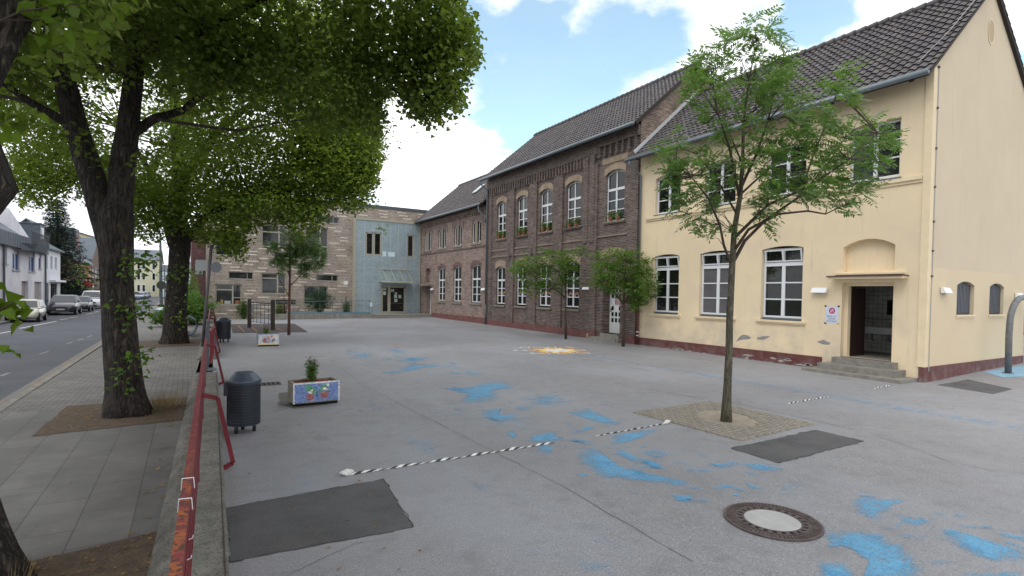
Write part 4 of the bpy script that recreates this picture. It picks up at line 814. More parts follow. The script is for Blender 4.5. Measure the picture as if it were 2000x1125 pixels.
b = MB(); b.pb(PF, A0, 41.7, -.3, .60, 0, .06); b.build('plinth', PLINB, AN)
SLc = Vector((4.2, 0, 3.62)).normalized(); LSc = math.hypot(4.2, 3.62)
tiles('roof_tiles', (16.8, A0, EZ3), (0, 1, 0), SLc, Vector((-SLc.z, 0, SLc.x)), A1-A0+.15, LSc, AN)
tiles('roof_tiles', (25.2, A1+.15, EZ3), (0, -1, 0), Vector((-SLc.x, 0, SLc.z)), Vector((SLc.z, 0, SLc.x)), A1-A0+.15, LSc, AN)
slab_roof(AN, A0+.01, A1+.12, 16.8, EZ3, 21., 11.9, 25.2)
b = MB()
for k in range(32): y = A0+k*.39; b.tube([(21, y, 11.94), (21, y+.39, 11.92)], [.13, .11], 8)
b.build('ridge_tiles', TILE, AN, smooth=True)
b = MB(); b.hexa([(18.3, 36.0, 9.72), (19.1, 36.0, 10.41), (19.1, 36.6, 10.41), (18.3, 36.6, 9.72), (18.26, 36.0, 9.78), (19.06, 36.0, 10.47), (19.06, 36.6, 10.47), (18.26, 36.6, 9.78)]); b.build('skylight', ZINCL, AN)
b = MB(); b.tube([(16.74, A0+.1, EZ3-.05), (16.74, A1+.3, EZ3-.03)], .085, 8); b.tube([(16.76, A0+.35, EZ3-.1), (16.8, A0+.35, EZ3-.45), (FX-.2, A0+.05, 7.3), (FX-.2, A0+.05, 7.0)], .055, 8)
b.tube([(16.76, A1+.1, EZ3-.1), (16.9, A1-.1, 7.5), (FX-.08, A1-.1, 7.2), (FX-.08, A1-.1, .3)], .05, 8); b.build('gutter', ZINC, AN, smooth=True)

# ------------------------------------------------------------------ modern building
MO = thing('modern_school_building', (9, 50, 0), 'flat roofed modern school block of buff brick with scattered pale long bricks', 'building')
mw = {'A': (1.71, 3.42, 1.09, 2.63), 'B': (2.57, 4.18, 3.02, 3.53), 'C': (4.76, 6.49, 1.95, 3.51), 'D': (8.74, 10.39, 3.04, 3.52), 'E': (7.8, 9.62, 1.15, 2.61), 'F': (5.75, 7.24, 1.10, 1.51), 'G': (1.7, 3.39, 4.71, 6.3), 'H': (4.77, 6.51, 5.54, 7.17), 'I': (7.87, 9.6, 4.67, 7.25), 'J': (8.75, 10.41, 7.68, 8.16), 'K': (5.65, 7.32, 4.72, 5.14), 'L': (2.6, 4.2, 7.6, 8.1)}
MX0, MX1, MZ = 1.12, 25., 9.25
b = MB(); wall(b, PB, MX0, MX1, -.3, MZ, [(*v, 0) for v in mw.values()], .12, m=0)
b.q((MX0, BY, -.3), (MX0, BY, MZ), (MX0, BY+14, MZ), (MX0, BY+14, -.3), m=2); b.q((MX1, BY, -.3), (MX1, BY+14, -.3), (MX1, BY+14, MZ), (MX1, BY, MZ), m=2); b.q((MX0, BY+14, -.3), (MX1, BY+14, -.3), (MX1, BY+14, MZ), (MX0, BY+14, MZ)); b.q((MX0, BY, MZ), (MX1, BY, MZ), (MX1, BY+14, MZ), (MX0, BY+14, MZ), m=2)
rs = random.Random(12); row = 0; z = .42
while z < 9.1:
    x = MX0+.15+rs.uniform(0, .8)+(row % 3)*.62
    while x < 18.4:
        w_ = rs.choice((.62, .8, .8)); ok = not (11.4 < x+w_ and x < 17.5 and z < 8.3)
        for v in mw.values():
            if v[0]-.03 < x+w_ and x < v[1]+.03 and v[2]-.1 < z+.07 and z < v[3]+.03: ok = False
        if ok and x+w_ < 18.6: b.pb(PB, x, x+w_, z, z+.07, 0, .006, m=1)
        x += rs.uniform(1.45, 1.95)
    z += .245; row += 1
b.build('wall', [BRM_X, PALEB, STONE], MO)
b = MB(); b.box(MX0-.06, MX1, BY-.06, BY+.3, MZ, MZ+.22); b.box(MX0-.06, MX0+.3, BY+.3, BY+14, MZ, MZ+.22); b.build('roof_coping', DKGREY, MO)
spec = {'A': (.66,), 'B': (.76,), 'C': (.66,), 'D': (.74,), 'E': (.6,), 'F': (.74,), 'G': (.66,), 'H': (.7,), 'I': (.66,), 'J': (.76,), 'K': (.76,), 'L': (.7,)}
for k, v in mw.items():
    big = v[3]-v[2] > 1; h = v[3]-v[2]
    bb = {'A': .72, 'C': .76, 'E': .3, 'G': .7, 'H': .68, 'I': .42}.get(k)
    wobj = window(MO, PB, v[0]+.01, v[1]-.01, v[2]+.01, v[3]-.01, 0, .08, (), .06 if big else .03, frame=BEIGE, glass=GLASS2, vm=spec[k], midw=.10 if big else .04)
    if big:
        b = MB(); zb_ = v[2]+h*bb; um = v[0]+(v[1]-v[0])*(spec[k][0]); b.pb(PB, v[0]+.07, um-.05, zb_-.04, zb_+.04, -.15, -.075); b.pb(PB, um+.05, v[1]-.07, v[2]+h*.35-.03, v[2]+h*.35+.03, -.15, -.075) if k in 'ACE' else None
        if k in 'HI': b.pb(PB, um+.05, v[1]-.07, zb_-.04, zb_+.04, -.15, -.075)
        b.build('glazing_bar', BEIGE, wobj)
    b = MB(); b.pb(PB, v[0]-.03, v[1]+.03, v[2]-.05, v[2], -.12, .03); b.build('sill', BEIGE, wobj)
b = MB()
for i, (x, w_, h_) in enumerate(((1.85, .25, .14), (2.3, .4, .22), (3.0, .3, .25), (2.05, .15, .3))): b.pb(PB, x, x+w_, 1.17, 1.17+h_, -.114, -.112, m=i % 3)
b.build('window_display', [mat('cardboard', (.35, .26, .1), .8), mat('paper_grey', (.4, .42, .42), .8), mat('wood_box', (.3, .12, .06), .8)], MO)
# clad entrance box
b = MB(); bx0, bx1, bz1 = 11.72, 17.2, 8.1; BD = .38
def PC(u, z, d): return (u, BY-BD-d, z)
ew = [(12.52, 13.15, 5.27, 7.12, 0), (13.2, 13.82, 5.27, 7.15, 0), (16.07, 16.66, 5.26, 7.15, 0), (13.88, 15.98, .47, 2.74, 0)]
wall(b, PC, bx0, bx1, .0, bz1, ew, .12); b.q((bx0, BY, 0), (bx0, BY-BD, 0), (bx0, BY-BD, bz1), (bx0, BY, bz1)); b.q((bx0, BY, bz1), (bx0, BY-BD, bz1), (bx1, BY-BD, bz1), (bx1, BY, bz1))
b.build('cladding', CLAD, MO)
b = MB(); b.pb(PC, bx0-.16, bx0, 0, bz1+.16, -BD, .05); b.pb(PC, bx0, bx1+.1, bz1, bz1+.16, -BD, .05); b.pb(PC, bx1, bx1+.1, 0, bz1, -BD, .03); b.build('cladding_frame', BEIGE, MO)
b = MB()
for x in (12.42, 13.16, 13.9, 14.6, 15.3, 16.0, 16.72):
    segs = [(0, 5.2), (7.2, bz1)] if x in (13.16,) else ([(2.8, bz1)] if 13.88 < x < 15.98 else [(0, bz1)])
    for a, c in segs: b.pb(PC, x-.012, x+.012, a, c, 0, .006)
for z, a, c in ((4.2, bx0, bx1), (2.85, 11.72, 13.85), (1.25, bx0, 13.85), (1.25, 16.0, bx1), (6.3, 11.72, 12.45), (5.15, 13.85, 16.7)): b.pb(PC, a, c, z-.012, z+.012, .0, .008)
b.build('panel_joints', mat('joint_metal', (.50, .57, .60), .5), MO)
for o in ew[:3]: window(MO, PC, o[0]+.01, o[1]-.01, o[2]+.01, o[3]-.01, 0, .02, (), .085, frame=BEIGE, glass=GLASS, vm=(), name='window')
b = MB(); fr_ = window(MO, PC, 13.89, 15.97, .48, 2.73, 0, .03, (), .12, frame=BEIGE, glass=GLASS, vm=(.32,), midw=.24, name='entrance_door')
b = MB(); b.pb(PC, 14.75, 15.75, 1.28, 1.31, -.06, -.01); b.build('push_bar', ZINC, fr_)
b = MB()
for i, (x, z, w_, h_) in enumerate(((14.05, 1.98, .24, .3), (15.0, 1.72, .26, .28), (15.02, 1.40, .26, .25), (15.38, 1.72, .24, .27), (15.05, 2.03, .2, .17), (14.7, 2.25, .3, .24), (14.02, 2.36, .3, .2))): b.pb(PC, x, x+w_, z, z+h_, -.058, -.052, m=1 if i > 4 else 0)
b.build('notices', [mat('paper_pale', (.5, .58, .55), .8), mat('paper_green', (.35, .45, .35), .8)], fr_)
b = MB(); b.pb(PC, 13.95, 14.25, 5.2, 5.62, .012, .018); b.pb(PC, 14.4, 15.0, 5.2, 5.6, .012, .018); b.pb(PC, 12.9, 13.2, 1.0, 1.35, .012, .018); b.build('pale_panel', mat('pale_panel', (.62, .78, .82), .5), MO)
b = MB(); b.hexa([(13.7, BY-BD-1.35, 2.98), (16.35, BY-BD-1.35, 2.98), (16.35, BY-BD, 3.08), (13.7, BY-BD, 3.08), (13.7, BY-BD-1.35, 3.06), (16.35, BY-BD-1.35, 3.06), (16.35, BY-BD, 3.16), (13.7, BY-BD, 3.16)], m=0)
for k in range(4): x = 13.95+k*.72; b.bar((x, BY-BD, 4.08), (x+.05, BY-BD-1.2, 3.08), .04, .04, m=1)
b.bar((13.8, BY-BD-.03, 4.1), (16.3, BY-BD-.03, 4.1), .05, .05, m=1)
b.build('entrance_canopy', [mat('canopy_glass', (.35, .37, .30), .3), BEIGE], MO)
# platform steps and ramp
b = MB(); b.box(12.35, FX, 41.85, BY-.01, 0, .44); b.box(12.35, FX, 41.5, 41.85, 0, .29); b.box(12.35, FX-.05, 41.15, 41.5, 0, .16); b.build('steps', STEPM, MO)
b = MB(); b.hexa([(5.1, 42.5, -.02), (12.35, 42.2, -.02), (12.35, 42.42, -.02), (5.1, 42.7, -.02), (5.1, 42.5, .50), (12.35, 42.2, .52), (12.35, 42.42, .52), (5.1, 42.7, .50)], m=0)
for k in range(1, 5): x = 5.1+k*1.5; b.box(x-.012, x+.012, 42.2+.3*(1-(x-5.1)/7.25)-.018, 42.4, .0, .50, m=1)
b.hexa([(6.4, 42.46, .505), (12.35, 42.19, .52), (12.35, 42.44, .52), (6.4, 42.71, .505), (6.4, 42.46, .60), (12.35, 42.19, .62), (12.35, 42.44, .62), (6.4, 42.71, .60)], m=2)
b.build('ramp_wall', [STEPM, SEAM, mat('blue_ledge', (.07, .22, .30), .6)], MO)
b = MB()
def rail(pts, r=.022): b.tube(pts, r, 6)
rail([(5.1, 42.6, 1.35), (12.3, 42.3, 1.55), (12.3, 41.5, 1.35)])
for k in range(6): x = 5.3+k*1.4; b.tube([(x, 42.6-.04*k, .5), (x, 42.6-.04*k, 1.36+.028*k*1.4)], .02, 6)
for k in range(22): x = 9.9+k*.11; b.tube([(x, 42.42, .6), (x, 42.42, 1.5)], .008, 4)
b.tube([(12.3, 41.5, .2), (12.3, 41.5, 1.35)], .02, 6); b.build('ramp_railing', ZINC, MO)
PBG = thing('purple_brick_building', (-1, 54, 0), 'windowless purple brick building glimpsed behind the second street tree', 'building')
b = MB(); b.box(.22, 1.08, BY+1.5, 59., -.3, 6.9); b.box(.22, 14, 59., 70, -.3, 6.9); b.build('wall', BRP_X, PBG)
b = MB(); b.box(.18, 1.1, BY+1.45, 70, 6.9, 7.05); b.build('roof', DKGREY, PBG); b = MB(); b.box(.45, .95, BY+1.47, BY+1.5, 3.3, 4.1); b.build('window', mat('frosted_window', (.3, .34, .33), .4), PBG)

# ------------------------------------------------------------------ small wall-mounted things
LAMPM = mat('lamp_white', (.82, .84, .84), .35)
def wall_lamp(P, u, z, label, w=.36):
    t = thing('wall_lamp', P(u, z, 0), label, 'wall lamp', 'white box lamps on the school walls'); b = MB()
    b.hexa([P(u-w/2, z-.09, .02), P(u+w/2, z-.09, .02), P(u+w/2, z-.09, .16), P(u-w/2, z-.09, .16), P(u-w/2, z+.07, .02), P(u+w/2, z+.07, .02), P(u+w/2, z+.05, .09), P(u-w/2, z+.05, .09)]); b.build('housing', LAMPM, t)
    b = MB(); b.pb(P, u-w/2+.03, u+w/2-.03, z-.105, z-.091, .04, .14); b.build('diffuser', mat('lamp_diffuser', (.6, .62, .6), .2), t)
    b = MB(); b.pb(P, u-.08, u+.08, z-.05, z+.05, 0, .02); b.build('bracket', ZINC, t); return t
def fy(x, y): p = XP(x, y, FX); return p[1], p[2]
def gx(x, y): p = YP(x, y, GY); return p[0], p[2]
wall_lamp(PF, *fy(1603, 566), 'white box lamp on the yellow facade left of the open washroom door', .48)
wall_lamp(PG, *gx(1842, 566), 'white box lamp on the gable wall nearest the building corner', .42); wall_lamp(PG, *gx(1986, 576), 'white box lamp on the gable wall near its far end', .42)
wall_lamp(PF, *fy(1147, 562), 'white box lamp above the white plaque on the dark brick wall', .5); wall_lamp(PF, *fy(945.5, 564.5), 'white box lamp on red brick beside the downpipe', .5); wall_lamp(PF, *fy(845, 564.3), 'white box lamp beside the small annexe door', .5)
t = thing('paper_notice', PF(*fy(1624, 615), 0), 'white paper notice with red round symbol taped to the yellow wall', 'notice'); u, z = fy(1625, 615)
hw, hh = .20, .27; b = MB(); b.pb(PF, u-hw, u+hw, z-hh, z+hh, .002, .005); b.build('sheet', mat('notice_paper', (.62, .66, .78), .7), t)
b = MB(); b.lathe((0, 0, 0), [(.055, 0), (.095, 0)], 24); b.v = [PF(u+x, z+.13+y, .008) for x, y, _ in b.v]; k = len(b.v); b.q(*[PF(u+x, z+.13+y, .0085) for x, y in ((-.06, -.05), (-.045, -.065), (.06, .05), (.045, .065))]); b.build('red_ring', mat('notice_red', (.45, .05, .15), .7), t)
b = MB(); b.lathe((0, 0, 0), [(0, 0), (.05, 0)], 16); b.v = [PF(u+x, z+.13+y*.9, .007) for x, y, _ in b.v]; b.build('symbol', mat('notice_pink', (.75, .45, .6), .7), t)
INK = mat('notice_ink', (.10, .10, .22), .7)
for i, s_ in enumerate(('Bitte nur', 'einzeln', 'eintreten!')): text_mesh('lettering', s_, .082, PF(u, z-.045-.075*i, .0075), (0, -1, 0), (0, 0, 1), INK, t)
b = MB()
for (du, dz, mi) in ((hw, hh, 0), (-hw, hh, 0), (hw, -hh, 0), (-hw, -hh, 1)):
    b.q(*[PF(u+du+x, z+dz+y, .0065) for x, y in ((-.04, -.02), (.03, -.025), (.045, .02), (-.02, .03))], m=mi)
b.build('adhesive_tape', [TAPEB, mat('yellow_tape', (.6, .5, .05), .6)], t)
u, z = fy(1148.5, 580); t = thing('school_plaque', PF(u, z, 0), 'small white plaque with red corner on the dark brick wall', 'sign'); b = MB(); b.pb(PF, u-.32, u+.32, z-.36, z+.36, .0, .03); b.build('board', WPLAST, t)
b = MB(); b.pb(PF, u-.28, u+.05, z+.25, z+.31, .03, .034); b.build('red_bar', mat('sign_red', (.5, .04, .04), .6), t)
b = MB()
for k in range(5): b.pb(PF, u-.1-.02*(k % 2), u+.24, z+.08-.07*k, z+.1-.07*k, .03, .033)
b.build('text_lines', mat('sign_grey_text', (.45, .47, .5), .7), t)
t = thing('door_intercom', PF(20.62, 1.6, 0), 'tiny intercom panel beside the white glazed door', 'intercom'); b = MB(); b.pb(PF, 20.55, 20.68, 1.55, 1.75, .0, .03); b.build('panel', ZINC, t); b = MB(); b.pb(PF, 20.58, 20.65, 1.59, 1.66, .03, .04); b.build('speaker', BLACK, t)
t = thing('house_sign', PB(11.03, 2.92, 0), 'small pale sign plate on the buff brick wall next to the blue cladding', 'sign'); b = MB(); b.pb(PB, 10.87, 11.2, 2.77, 3.07, .008, .03); b.build('plate', WPLAST, t)

# ------------------------------------------------------------------ foliage tools
def inpoly(x, y, P):
    x = np.asarray(x); y = np.asarray(y); r = np.zeros(x.shape, bool); n = len(P)
    for i in range(n):
        x0, y0 = P[i]; x1, y1 = P[(i+1) % n]
        if y0 == y1: continue
        c = ((y0 > y) != (y1 > y)) & (x < (x1-x0)*(y-y0)/(y1-y0)+x0); r ^= c
    return r
def leaves(name, C, L_, W_, M, parent, rng, droop=.35, flat=.6, fold=.25, hexa=False, up_=None):
    """C: leaf base points; every leaf is its own little folded blade"""
    n = len(C); th = rng.uniform(0, 2*np.pi, n); dz = rng.normal(-droop, .35, n)
    d = np.stack([np.cos(th), np.sin(th), dz], 1); d /= np.linalg.norm(d, axis=1)[:, None]
    nr = np.stack([rng.normal(0, flat, n), rng.normal(0, flat, n), np.ones(n)], 1); s = np.cross(d, nr); s /= np.linalg.norm(s, axis=1)[:, None]; u = np.cross(s, d)
    Ln = (L_*rng.uniform(.65, 1.25, n))[:, None]; Wn = Ln*W_/L_
    off = LOC.get(parent, Vector((0, 0, 0))); C = C-np.array(off)
    if hexa: V = np.stack([C, C+d*Ln*.25+s*Wn*.5+u*Wn*fold, C+d*Ln*.62+s*Wn*.38+u*Wn*fold, C+d*Ln-u*Ln*.12, C+d*Ln*.62-s*Wn*.38+u*Wn*fold, C+d*Ln*.25-s*Wn*.5+u*Wn*fold], 1); k = 6
    else: V = np.stack([C, C+d*Ln*.4+s*Wn*.5+u*Wn*fold, C+d*Ln-u*Ln*.1, C+d*Ln*.4-s*Wn*.5+u*Wn*fold], 1); k = 4
    return raw_mesh(name, V.reshape(-1, 3), k, M, parent)
def raw_mesh(name, V, k, M, parent):
    nv = len(V); nf = nv//k; me = bpy.data.meshes.new(name); me.vertices.add(nv); me.vertices.foreach_set('co', V.astype(np.float32).ravel())
    me.loops.add(nv); me.loops.foreach_set('vertex_index', np.arange(nv, dtype=np.int32)); me.polygons.add(nf); me.polygons.foreach_set('loop_start', np.arange(0, nv, k, dtype=np.int32)); me.polygons.foreach_set('loop_total', np.full(nf, k, np.int32))
    me.update(calc_edges=True); me.materials.append(M); o = bpy.data.objects.new(name, me); COL.objects.link(o)
    if parent: o.parent = parent; LOC[o] = LOC[parent]
    return o
def nz(P, f, ph): return np.sin(P[:, 0]*f+ph)+np.sin(P[:, 1]*f*1.13+ph*2.1+P[:, 2]*.5)+np.sin(P[:, 2]*f*1.3+ph*.7+P[:, 0]*.7)
def limb_field(mb, limbs, targets, rng, r0=.03, n=5, m=0, sag=.0):
    nodes = np.array([p for l in limbs for p in l])
    for t_ in targets:
        d = np.linalg.norm(nodes-t_, axis=1)+np.maximum(0, nodes[:, 2]-t_[2])*1.5; a = nodes[np.argmin(d)]; mid = (a+t_)/2+rng.normal(0, .08*np.linalg.norm(t_-a), 3); mid[2] += sag
        q1 = a*.45+mid*.55+rng.normal(0, .03, 3); mb.tube([a, q1, mid, (mid+t_)/2+rng.normal(0, .04, 3), t_], [r0, r0*.8, r0*.6, r0*.4, r0*.2], n, m, cap=False)
def crown_clusters(n, ells, P, rng, shell=.6, gap=-1.1, phase=1., freq=1.3):
    vol = np.array([np.prod(e[1]) for e in ells]); vol = vol/vol.sum(); out = []; have = 0
    while have < n:
        kk = rng.choice(len(ells), 4000, p=vol); c = np.array([e[0] for e in ells])[kk]; r = np.array([e[1] for e in ells])[kk]
        v = rng.normal(size=(4000, 3)); v /= np.linalg.norm(v, axis=1)[:, None]; rad = (shell+(1-shell)*rng.random(4000))**.6; p = c+v*r*rad[:, None]
        x, y, z = proj(p); jx, jy = 17*nz(p, 4.1, phase), 15*nz(p, 4.6, phase+2); ok = (z < .5) | inpoly(x+jx, y+jy, P); ok &= nz(p, freq, phase) > gap; p = p[ok]; out.append(p); have += len(p)
    return np.concatenate(out)[:n]
def bark_trunk(mb, pts, rad, n=18, m=0, seed=0, lump=.06, flare=0.):
    rs = np.random.default_rng(seed); pts = [np.array(p, float) for p in pts]; Q = []; Rr = []
    for i in range(len(pts)-1):
        k = max(2, int(np.linalg.norm(pts[i+1]-pts[i])/.22))
        for j in range(k): t = j/k; Q.append(pts[i]*(1-t)+pts[i+1]*t); Rr.append(rad[i]*(1-t)+rad[i+1]*t)
    Q.append(pts[-1]); Rr.append(rad[-1]); s0 = len(mb.v); mb.tube([tuple(q) for q in Q], Rr, n, m)
    ph = rs.uniform(0, 6, 4)
    for i in range(len(Q)):
        for j in range(n):
            a = 2*math.pi*j/n; k = s0+i*n+j; v = np.array(mb.v[k]); f = 1+lump*(math.sin(3*a+ph[0]+i*.2)+.7*math.sin(5*a+ph[1]-i*.13)+.5*math.sin(7*a+ph[2]))+rs.normal(0, .012)
            if flare: f += flare*max(0, 1-i*.22/.45)*(1+.5*math.sin(4*a+ph[3]))
            mb.v[k] = tuple(Q[i]+(v-Q[i])*f)

# ------------------------------------------------------------------ lime trees on the pavement
def lime_tree(base, limbs, ells, P, nclus, per, spread, leafL, leafW, M, label, seed, trunkspec, sprouts=(), nbr=120, gap=-1.1, barkm=BARK, freq=1.3, hexa=False, extra=None, phase=1., rimD=9.5, thin=None):
    t = thing('lime_tree', base, label, 'tree', 'lime trees along the pavement'); rng = np.random.default_rng(seed); b = MB()
    for k, (pts, rad, fl) in enumerate(trunkspec): bark_trunk(b, pts, rad, 20 if k == 0 else 14, seed=seed+k, flare=fl, lump=.05)
    b.build('trunk', barkm, t, smooth=True)
    C = crown_clusters(nclus, ells, P, rng, gap=gap, phase=phase, freq=freq)
    if extra is not None: C = np.concatenate([C, extra])
    if thin:
        cx_, cy_, _ = proj(C); C = C[(cx_ < thin[0]) | (rng.random(len(C)) < thin[1])]
    sp = []                                                     # small sprays that break the rim of the crown
    for (xa, ya), (xb, yb) in zip(P, P[1:]+P[:1]):
        if rimD < 6 and max(ya, yb) > 150: continue
        if min(xa, xb) < -60 or max(abs(ya), abs(yb)) > 700 or max(xa, xb) > 1000 or min(ya, yb) < -120: continue
        for _ in range(int(math.hypot(xb-xa, yb-ya)/11)):
            u = rng.random(); g = abs(rng.normal(0, 11)); sp.append(DP(xa+(xb-xa)*u+rng.normal(0, g), ya+(yb-ya)*u+rng.normal(0, g), rimD+rng.normal(0, .5)))
    b = MB(); limbs = [[np.array(p) for p in l] for l in limbs]; limb_field(b, limbs, C[rng.choice(len(C), nbr, replace=False)], rng, .035); b.build('branches', BARKT, t)
    pts = np.repeat(C, per, 0)+np.clip(rng.normal(0, 1, (len(C)*per, 3)), -2, 2)*np.array([spread, spread, spread*.6])
    x, y, z = proj(pts); ok = (z < .5) | inpoly(x+rng.normal(0, 7, len(x)), y+rng.normal(0, 7, len(x)), P); pts = pts[ok & (np.linalg.norm(pts-CAM, axis=1) > 4.4)]
    sp = np.array(sp); spp = np.repeat(sp, 11, 0)+rng.normal(0, leafL*.95, (len(sp)*11, 3)); pts = np.concatenate([pts, spp])
    leaves('crown', pts, leafL, leafW, M, t, rng, hexa=hexa)
    if len(sprouts):
        for c, s, n in sprouts: leaves('sprout', np.array(c)+rng.normal(0, s, (n, 3)), leafL, leafW, LEAFM, t, rng, hexa=True)
        b = MB()
        for c, s, n in sprouts:
            for k in range(4): e = np.array(c)+rng.normal(0, s, 3); nd_ = min((np.array(p) for p in trunkspec[0][0]), key=lambda q: abs(q[2]-c[2])); b.tube([tuple((nd_*np.array([1, 1, 0])+np.array([0, 0, c[2]-.1]))), tuple((nd_*np.array([1, 1, 0])+np.array([0, 0, c[2]]))*.4+e*.6), tuple(e)], [.012, .008, .004], 4)
        b.build('sprout_twigs', BARKT, t)
    return t
T1 = 9.56
def t1(x, y, D=T1): return tuple(DP(x, y, D))
trunk1 = [[(-.91, 11.7, -.05), t1(244, 740), t1(235, 650), t1(229, 560), t1(226, 470), t1(225, 420), t1(225, 385)], [.33, .28, .26, .25, .265, .27, .13], .24]
l1a = [t1(218, 480), t1(183, 350), t1(150, 250), t1(128, 160), t1(105, 80), t1(90, -60, 9.2), t1(70, -250, 9)]
l1b = [t1(233, 480), t1(240, 330), t1(252, 240), t1(262, 150), t1(270, 60), t1(290, -100, 10), t1(320, -300, 10.4)]
l1c = [t1(258, 260), t1(300, 232, 9.7), t1(360, 215, 10), t1(430, 150, 10.2), t1(520, 95, 10.1), t1(600, 115, 10), t1(700, 110, 9.8)]
l1d = [t1(265, 100), t1(400, 60, 9.2), t1(560, -30, 9), t1(700, -60, 8.8), t1(820, -20, 9)]
l1e = [t1(150, 250), t1(60, 200, 9.3), t1(-80, 100, 9)]
P1 = [(-3000, -3000), (-3000, 300), (-200, 250), (20, 235), (60, 255), (130, 262), (170, 290), (215, 330), (300, 300), (350, 275), (430, 290), (520, 270), (600, 250), (640, 265), (700, 235), (728, 262), (748, 250), (742, 200), (765, 170), (800, 210), (830, 238), (858, 232), (868, 200), (905, 213), (898, 180), (912, 150), (928, 120), (938, 72), (918, 38), (895, 0), (890, -60), (1050, -500), (900, -3000)]
c1 = lambda x, y, D: tuple(DP(x, y, D))
ext1 = np.concatenate([np.array(c1(x, y, D))+RNG.normal(0, 1, (k, 3))*r for x, y, D, r, k in ((820, 110, 9.4, .45, 60), (880, 80, 9.4, .35, 45), (860, 160, 9.5, .3, 40), (780, 60, 9.3, .5, 60), (900, 190, 9.5, .12, 14), (725, 180, 9.7, .4, 50), (840, 215, 9.6, .12, 14), (860, 30, 9.2, .35, 40), (920, 75, 9.4, .1, 12), (740, 235, 9.7, .13, 14), (660, 200, 9.8, .5, 60), (640, 110, 9.2, .55, 60), (440, 140, 9.1, .35, 40), (510, 100, 9.1, .4, 60), (60, 150, 10.6, .5, 50), (200, 60, 10.8, .5, 50))])
lime_tree((-.91, 11.7, 0), [l1a, l1b, l1c, l1d, l1e], [((-.6, 11.4, 10.2), (6.0, 5.6, 4.4)), ((-1.6, 10.6, 9.0), (3.6, 4.2, 3.0)), ((2.6, 11.6, 8.2), (4.0, 2.4, 2.4)), ((-2.5, 10.6, 8.4), (4., 4., 3.0))], P1, 2300, 52, .27, .092, .08, LEAF1,
          'large lime tree with forked dark trunk rising from a soil pit beside the red railing', 21,
          [tuple(trunk1), (l1a, [.20, .20, .185, .165, .14, .10, .06], 0), (l1b, [.20, .19, .165, .145, .12, .09, .05], 0), (l1c, [.085, .075, .065, .055, .045, .035, .02], 0), (l1d, [.10, .07, .055, .04, .02], 0), (l1e, [.09, .06, .03], 0)],
          [(t1(265, 520, 9.2), .13, 45), (t1(285, 600, 9.2), .12, 40), (t1(250, 610, 9.15), .13, 34), (t1(272, 700, 9.2), .12, 40), (t1(240, 745, 9.1), .09, 16), (t1(160, 540, 9.2), .1, 22), (t1(280, 505, 9.2), .11, 24)], gap=-1.3, extra=ext1, hexa=True, thin=(430, .5))
T2 = 22.
def t2(x, y, D=T2): return tuple(DP(x, y, D))
l2a = [t2(350, 450), t2(352, 360), t2(345, 290), t2(340, 180), t2(330, 50, 21)]
l2b = [t2(365, 470), t2(400, 425, 21.5), t2(445, 400, 21.2), t2(490, 378, 21), t2(560, 372, 20.8), t2(620, 350, 21), t2(680, 330, 21)]
l2c = [t2(338, 480), t2(315, 400, 22.4), t2(290, 330, 22.8), t2(240, 250, 23)]
l2d = [t2(352, 360), t2(420, 260, 22), t2(520, 180, 22), t2(620, 130, 22)]
P2 = [(-100, 230), (15, 285), (22, 380), (40, 400), (95, 395), (135, 388), (160, 380), (205, 420), (262, 450), (300, 480), (322, 452), (345, 440), (380, 458), (402, 478), (425, 470), (455, 502), (478, 498), (484, 452), (510, 432), (560, 440), (592, 462), (622, 448), (640, 400), (668, 402), (690, 416), (716, 402), (722, 375), (738, 352), (732, 330), (748, 300), (742, 285), (752, 262), (740, 240), (780, 100), (760, -100), (700, -400), (200, -500), (-100, -200)]
ext2 = np.concatenate([np.array(t2(x, y, D))+RNG.normal(0, 1, (k, 3))*r for x, y, D, r, k in ((440, 470, 20.5, .5, 40), (600, 420, 20.6, .7, 60), (690, 370, 20.8, .7, 60), (720, 330, 21, .45, 40), (520, 400, 20.5, .8, 60), (650, 330, 20.8, 1.1, 90), (700, 280, 21, .8, 70), (330, 420, 21, .8, 40), (90, 350, 21.5, .9, 60), (60, 340, 21.5, .6, 40), (620, 250, 20.5, 1.2, 80), (280, 400, 21, .7, 40))])
lime_tree((-.48, 26.1, 0), [l2a, l2b, l2c, l2d], [((.2, 26, 10.6), (7.6, 6.6, 6.0)), ((3.4, 25, 8.4), (4.6, 3.8, 2.8))], P2, 2000, 46, .38, .14, .12, LEAF2,
          'lime tree with straight trunk and one low limb over the yard, behind the forked one', 33,
          [([(-.48, 26.1, -.05), t2(343, 600), t2(348, 540), t2(352, 480), t2(350, 440)], [.47, .37, .37, .38, .34], .3), (l2a, [.31, .25, .21, .16, .08], 0), (l2b, [.17, .145, .125, .11, .085, .06, .03], 0), (l2c, [.18, .15, .11, .06], 0), (l2d, [.2, .14, .09, .05], 0)],
          [(t2(366, 540, 21.3), .3, 40), (t2(372, 600, 21.3), .3, 40), (t2(330, 540, 21.3), .2, 16), (t2(350, 625, 21.4), .15, 14)], gap=-1.35, extra=ext2, freq=1., rimD=20.8)
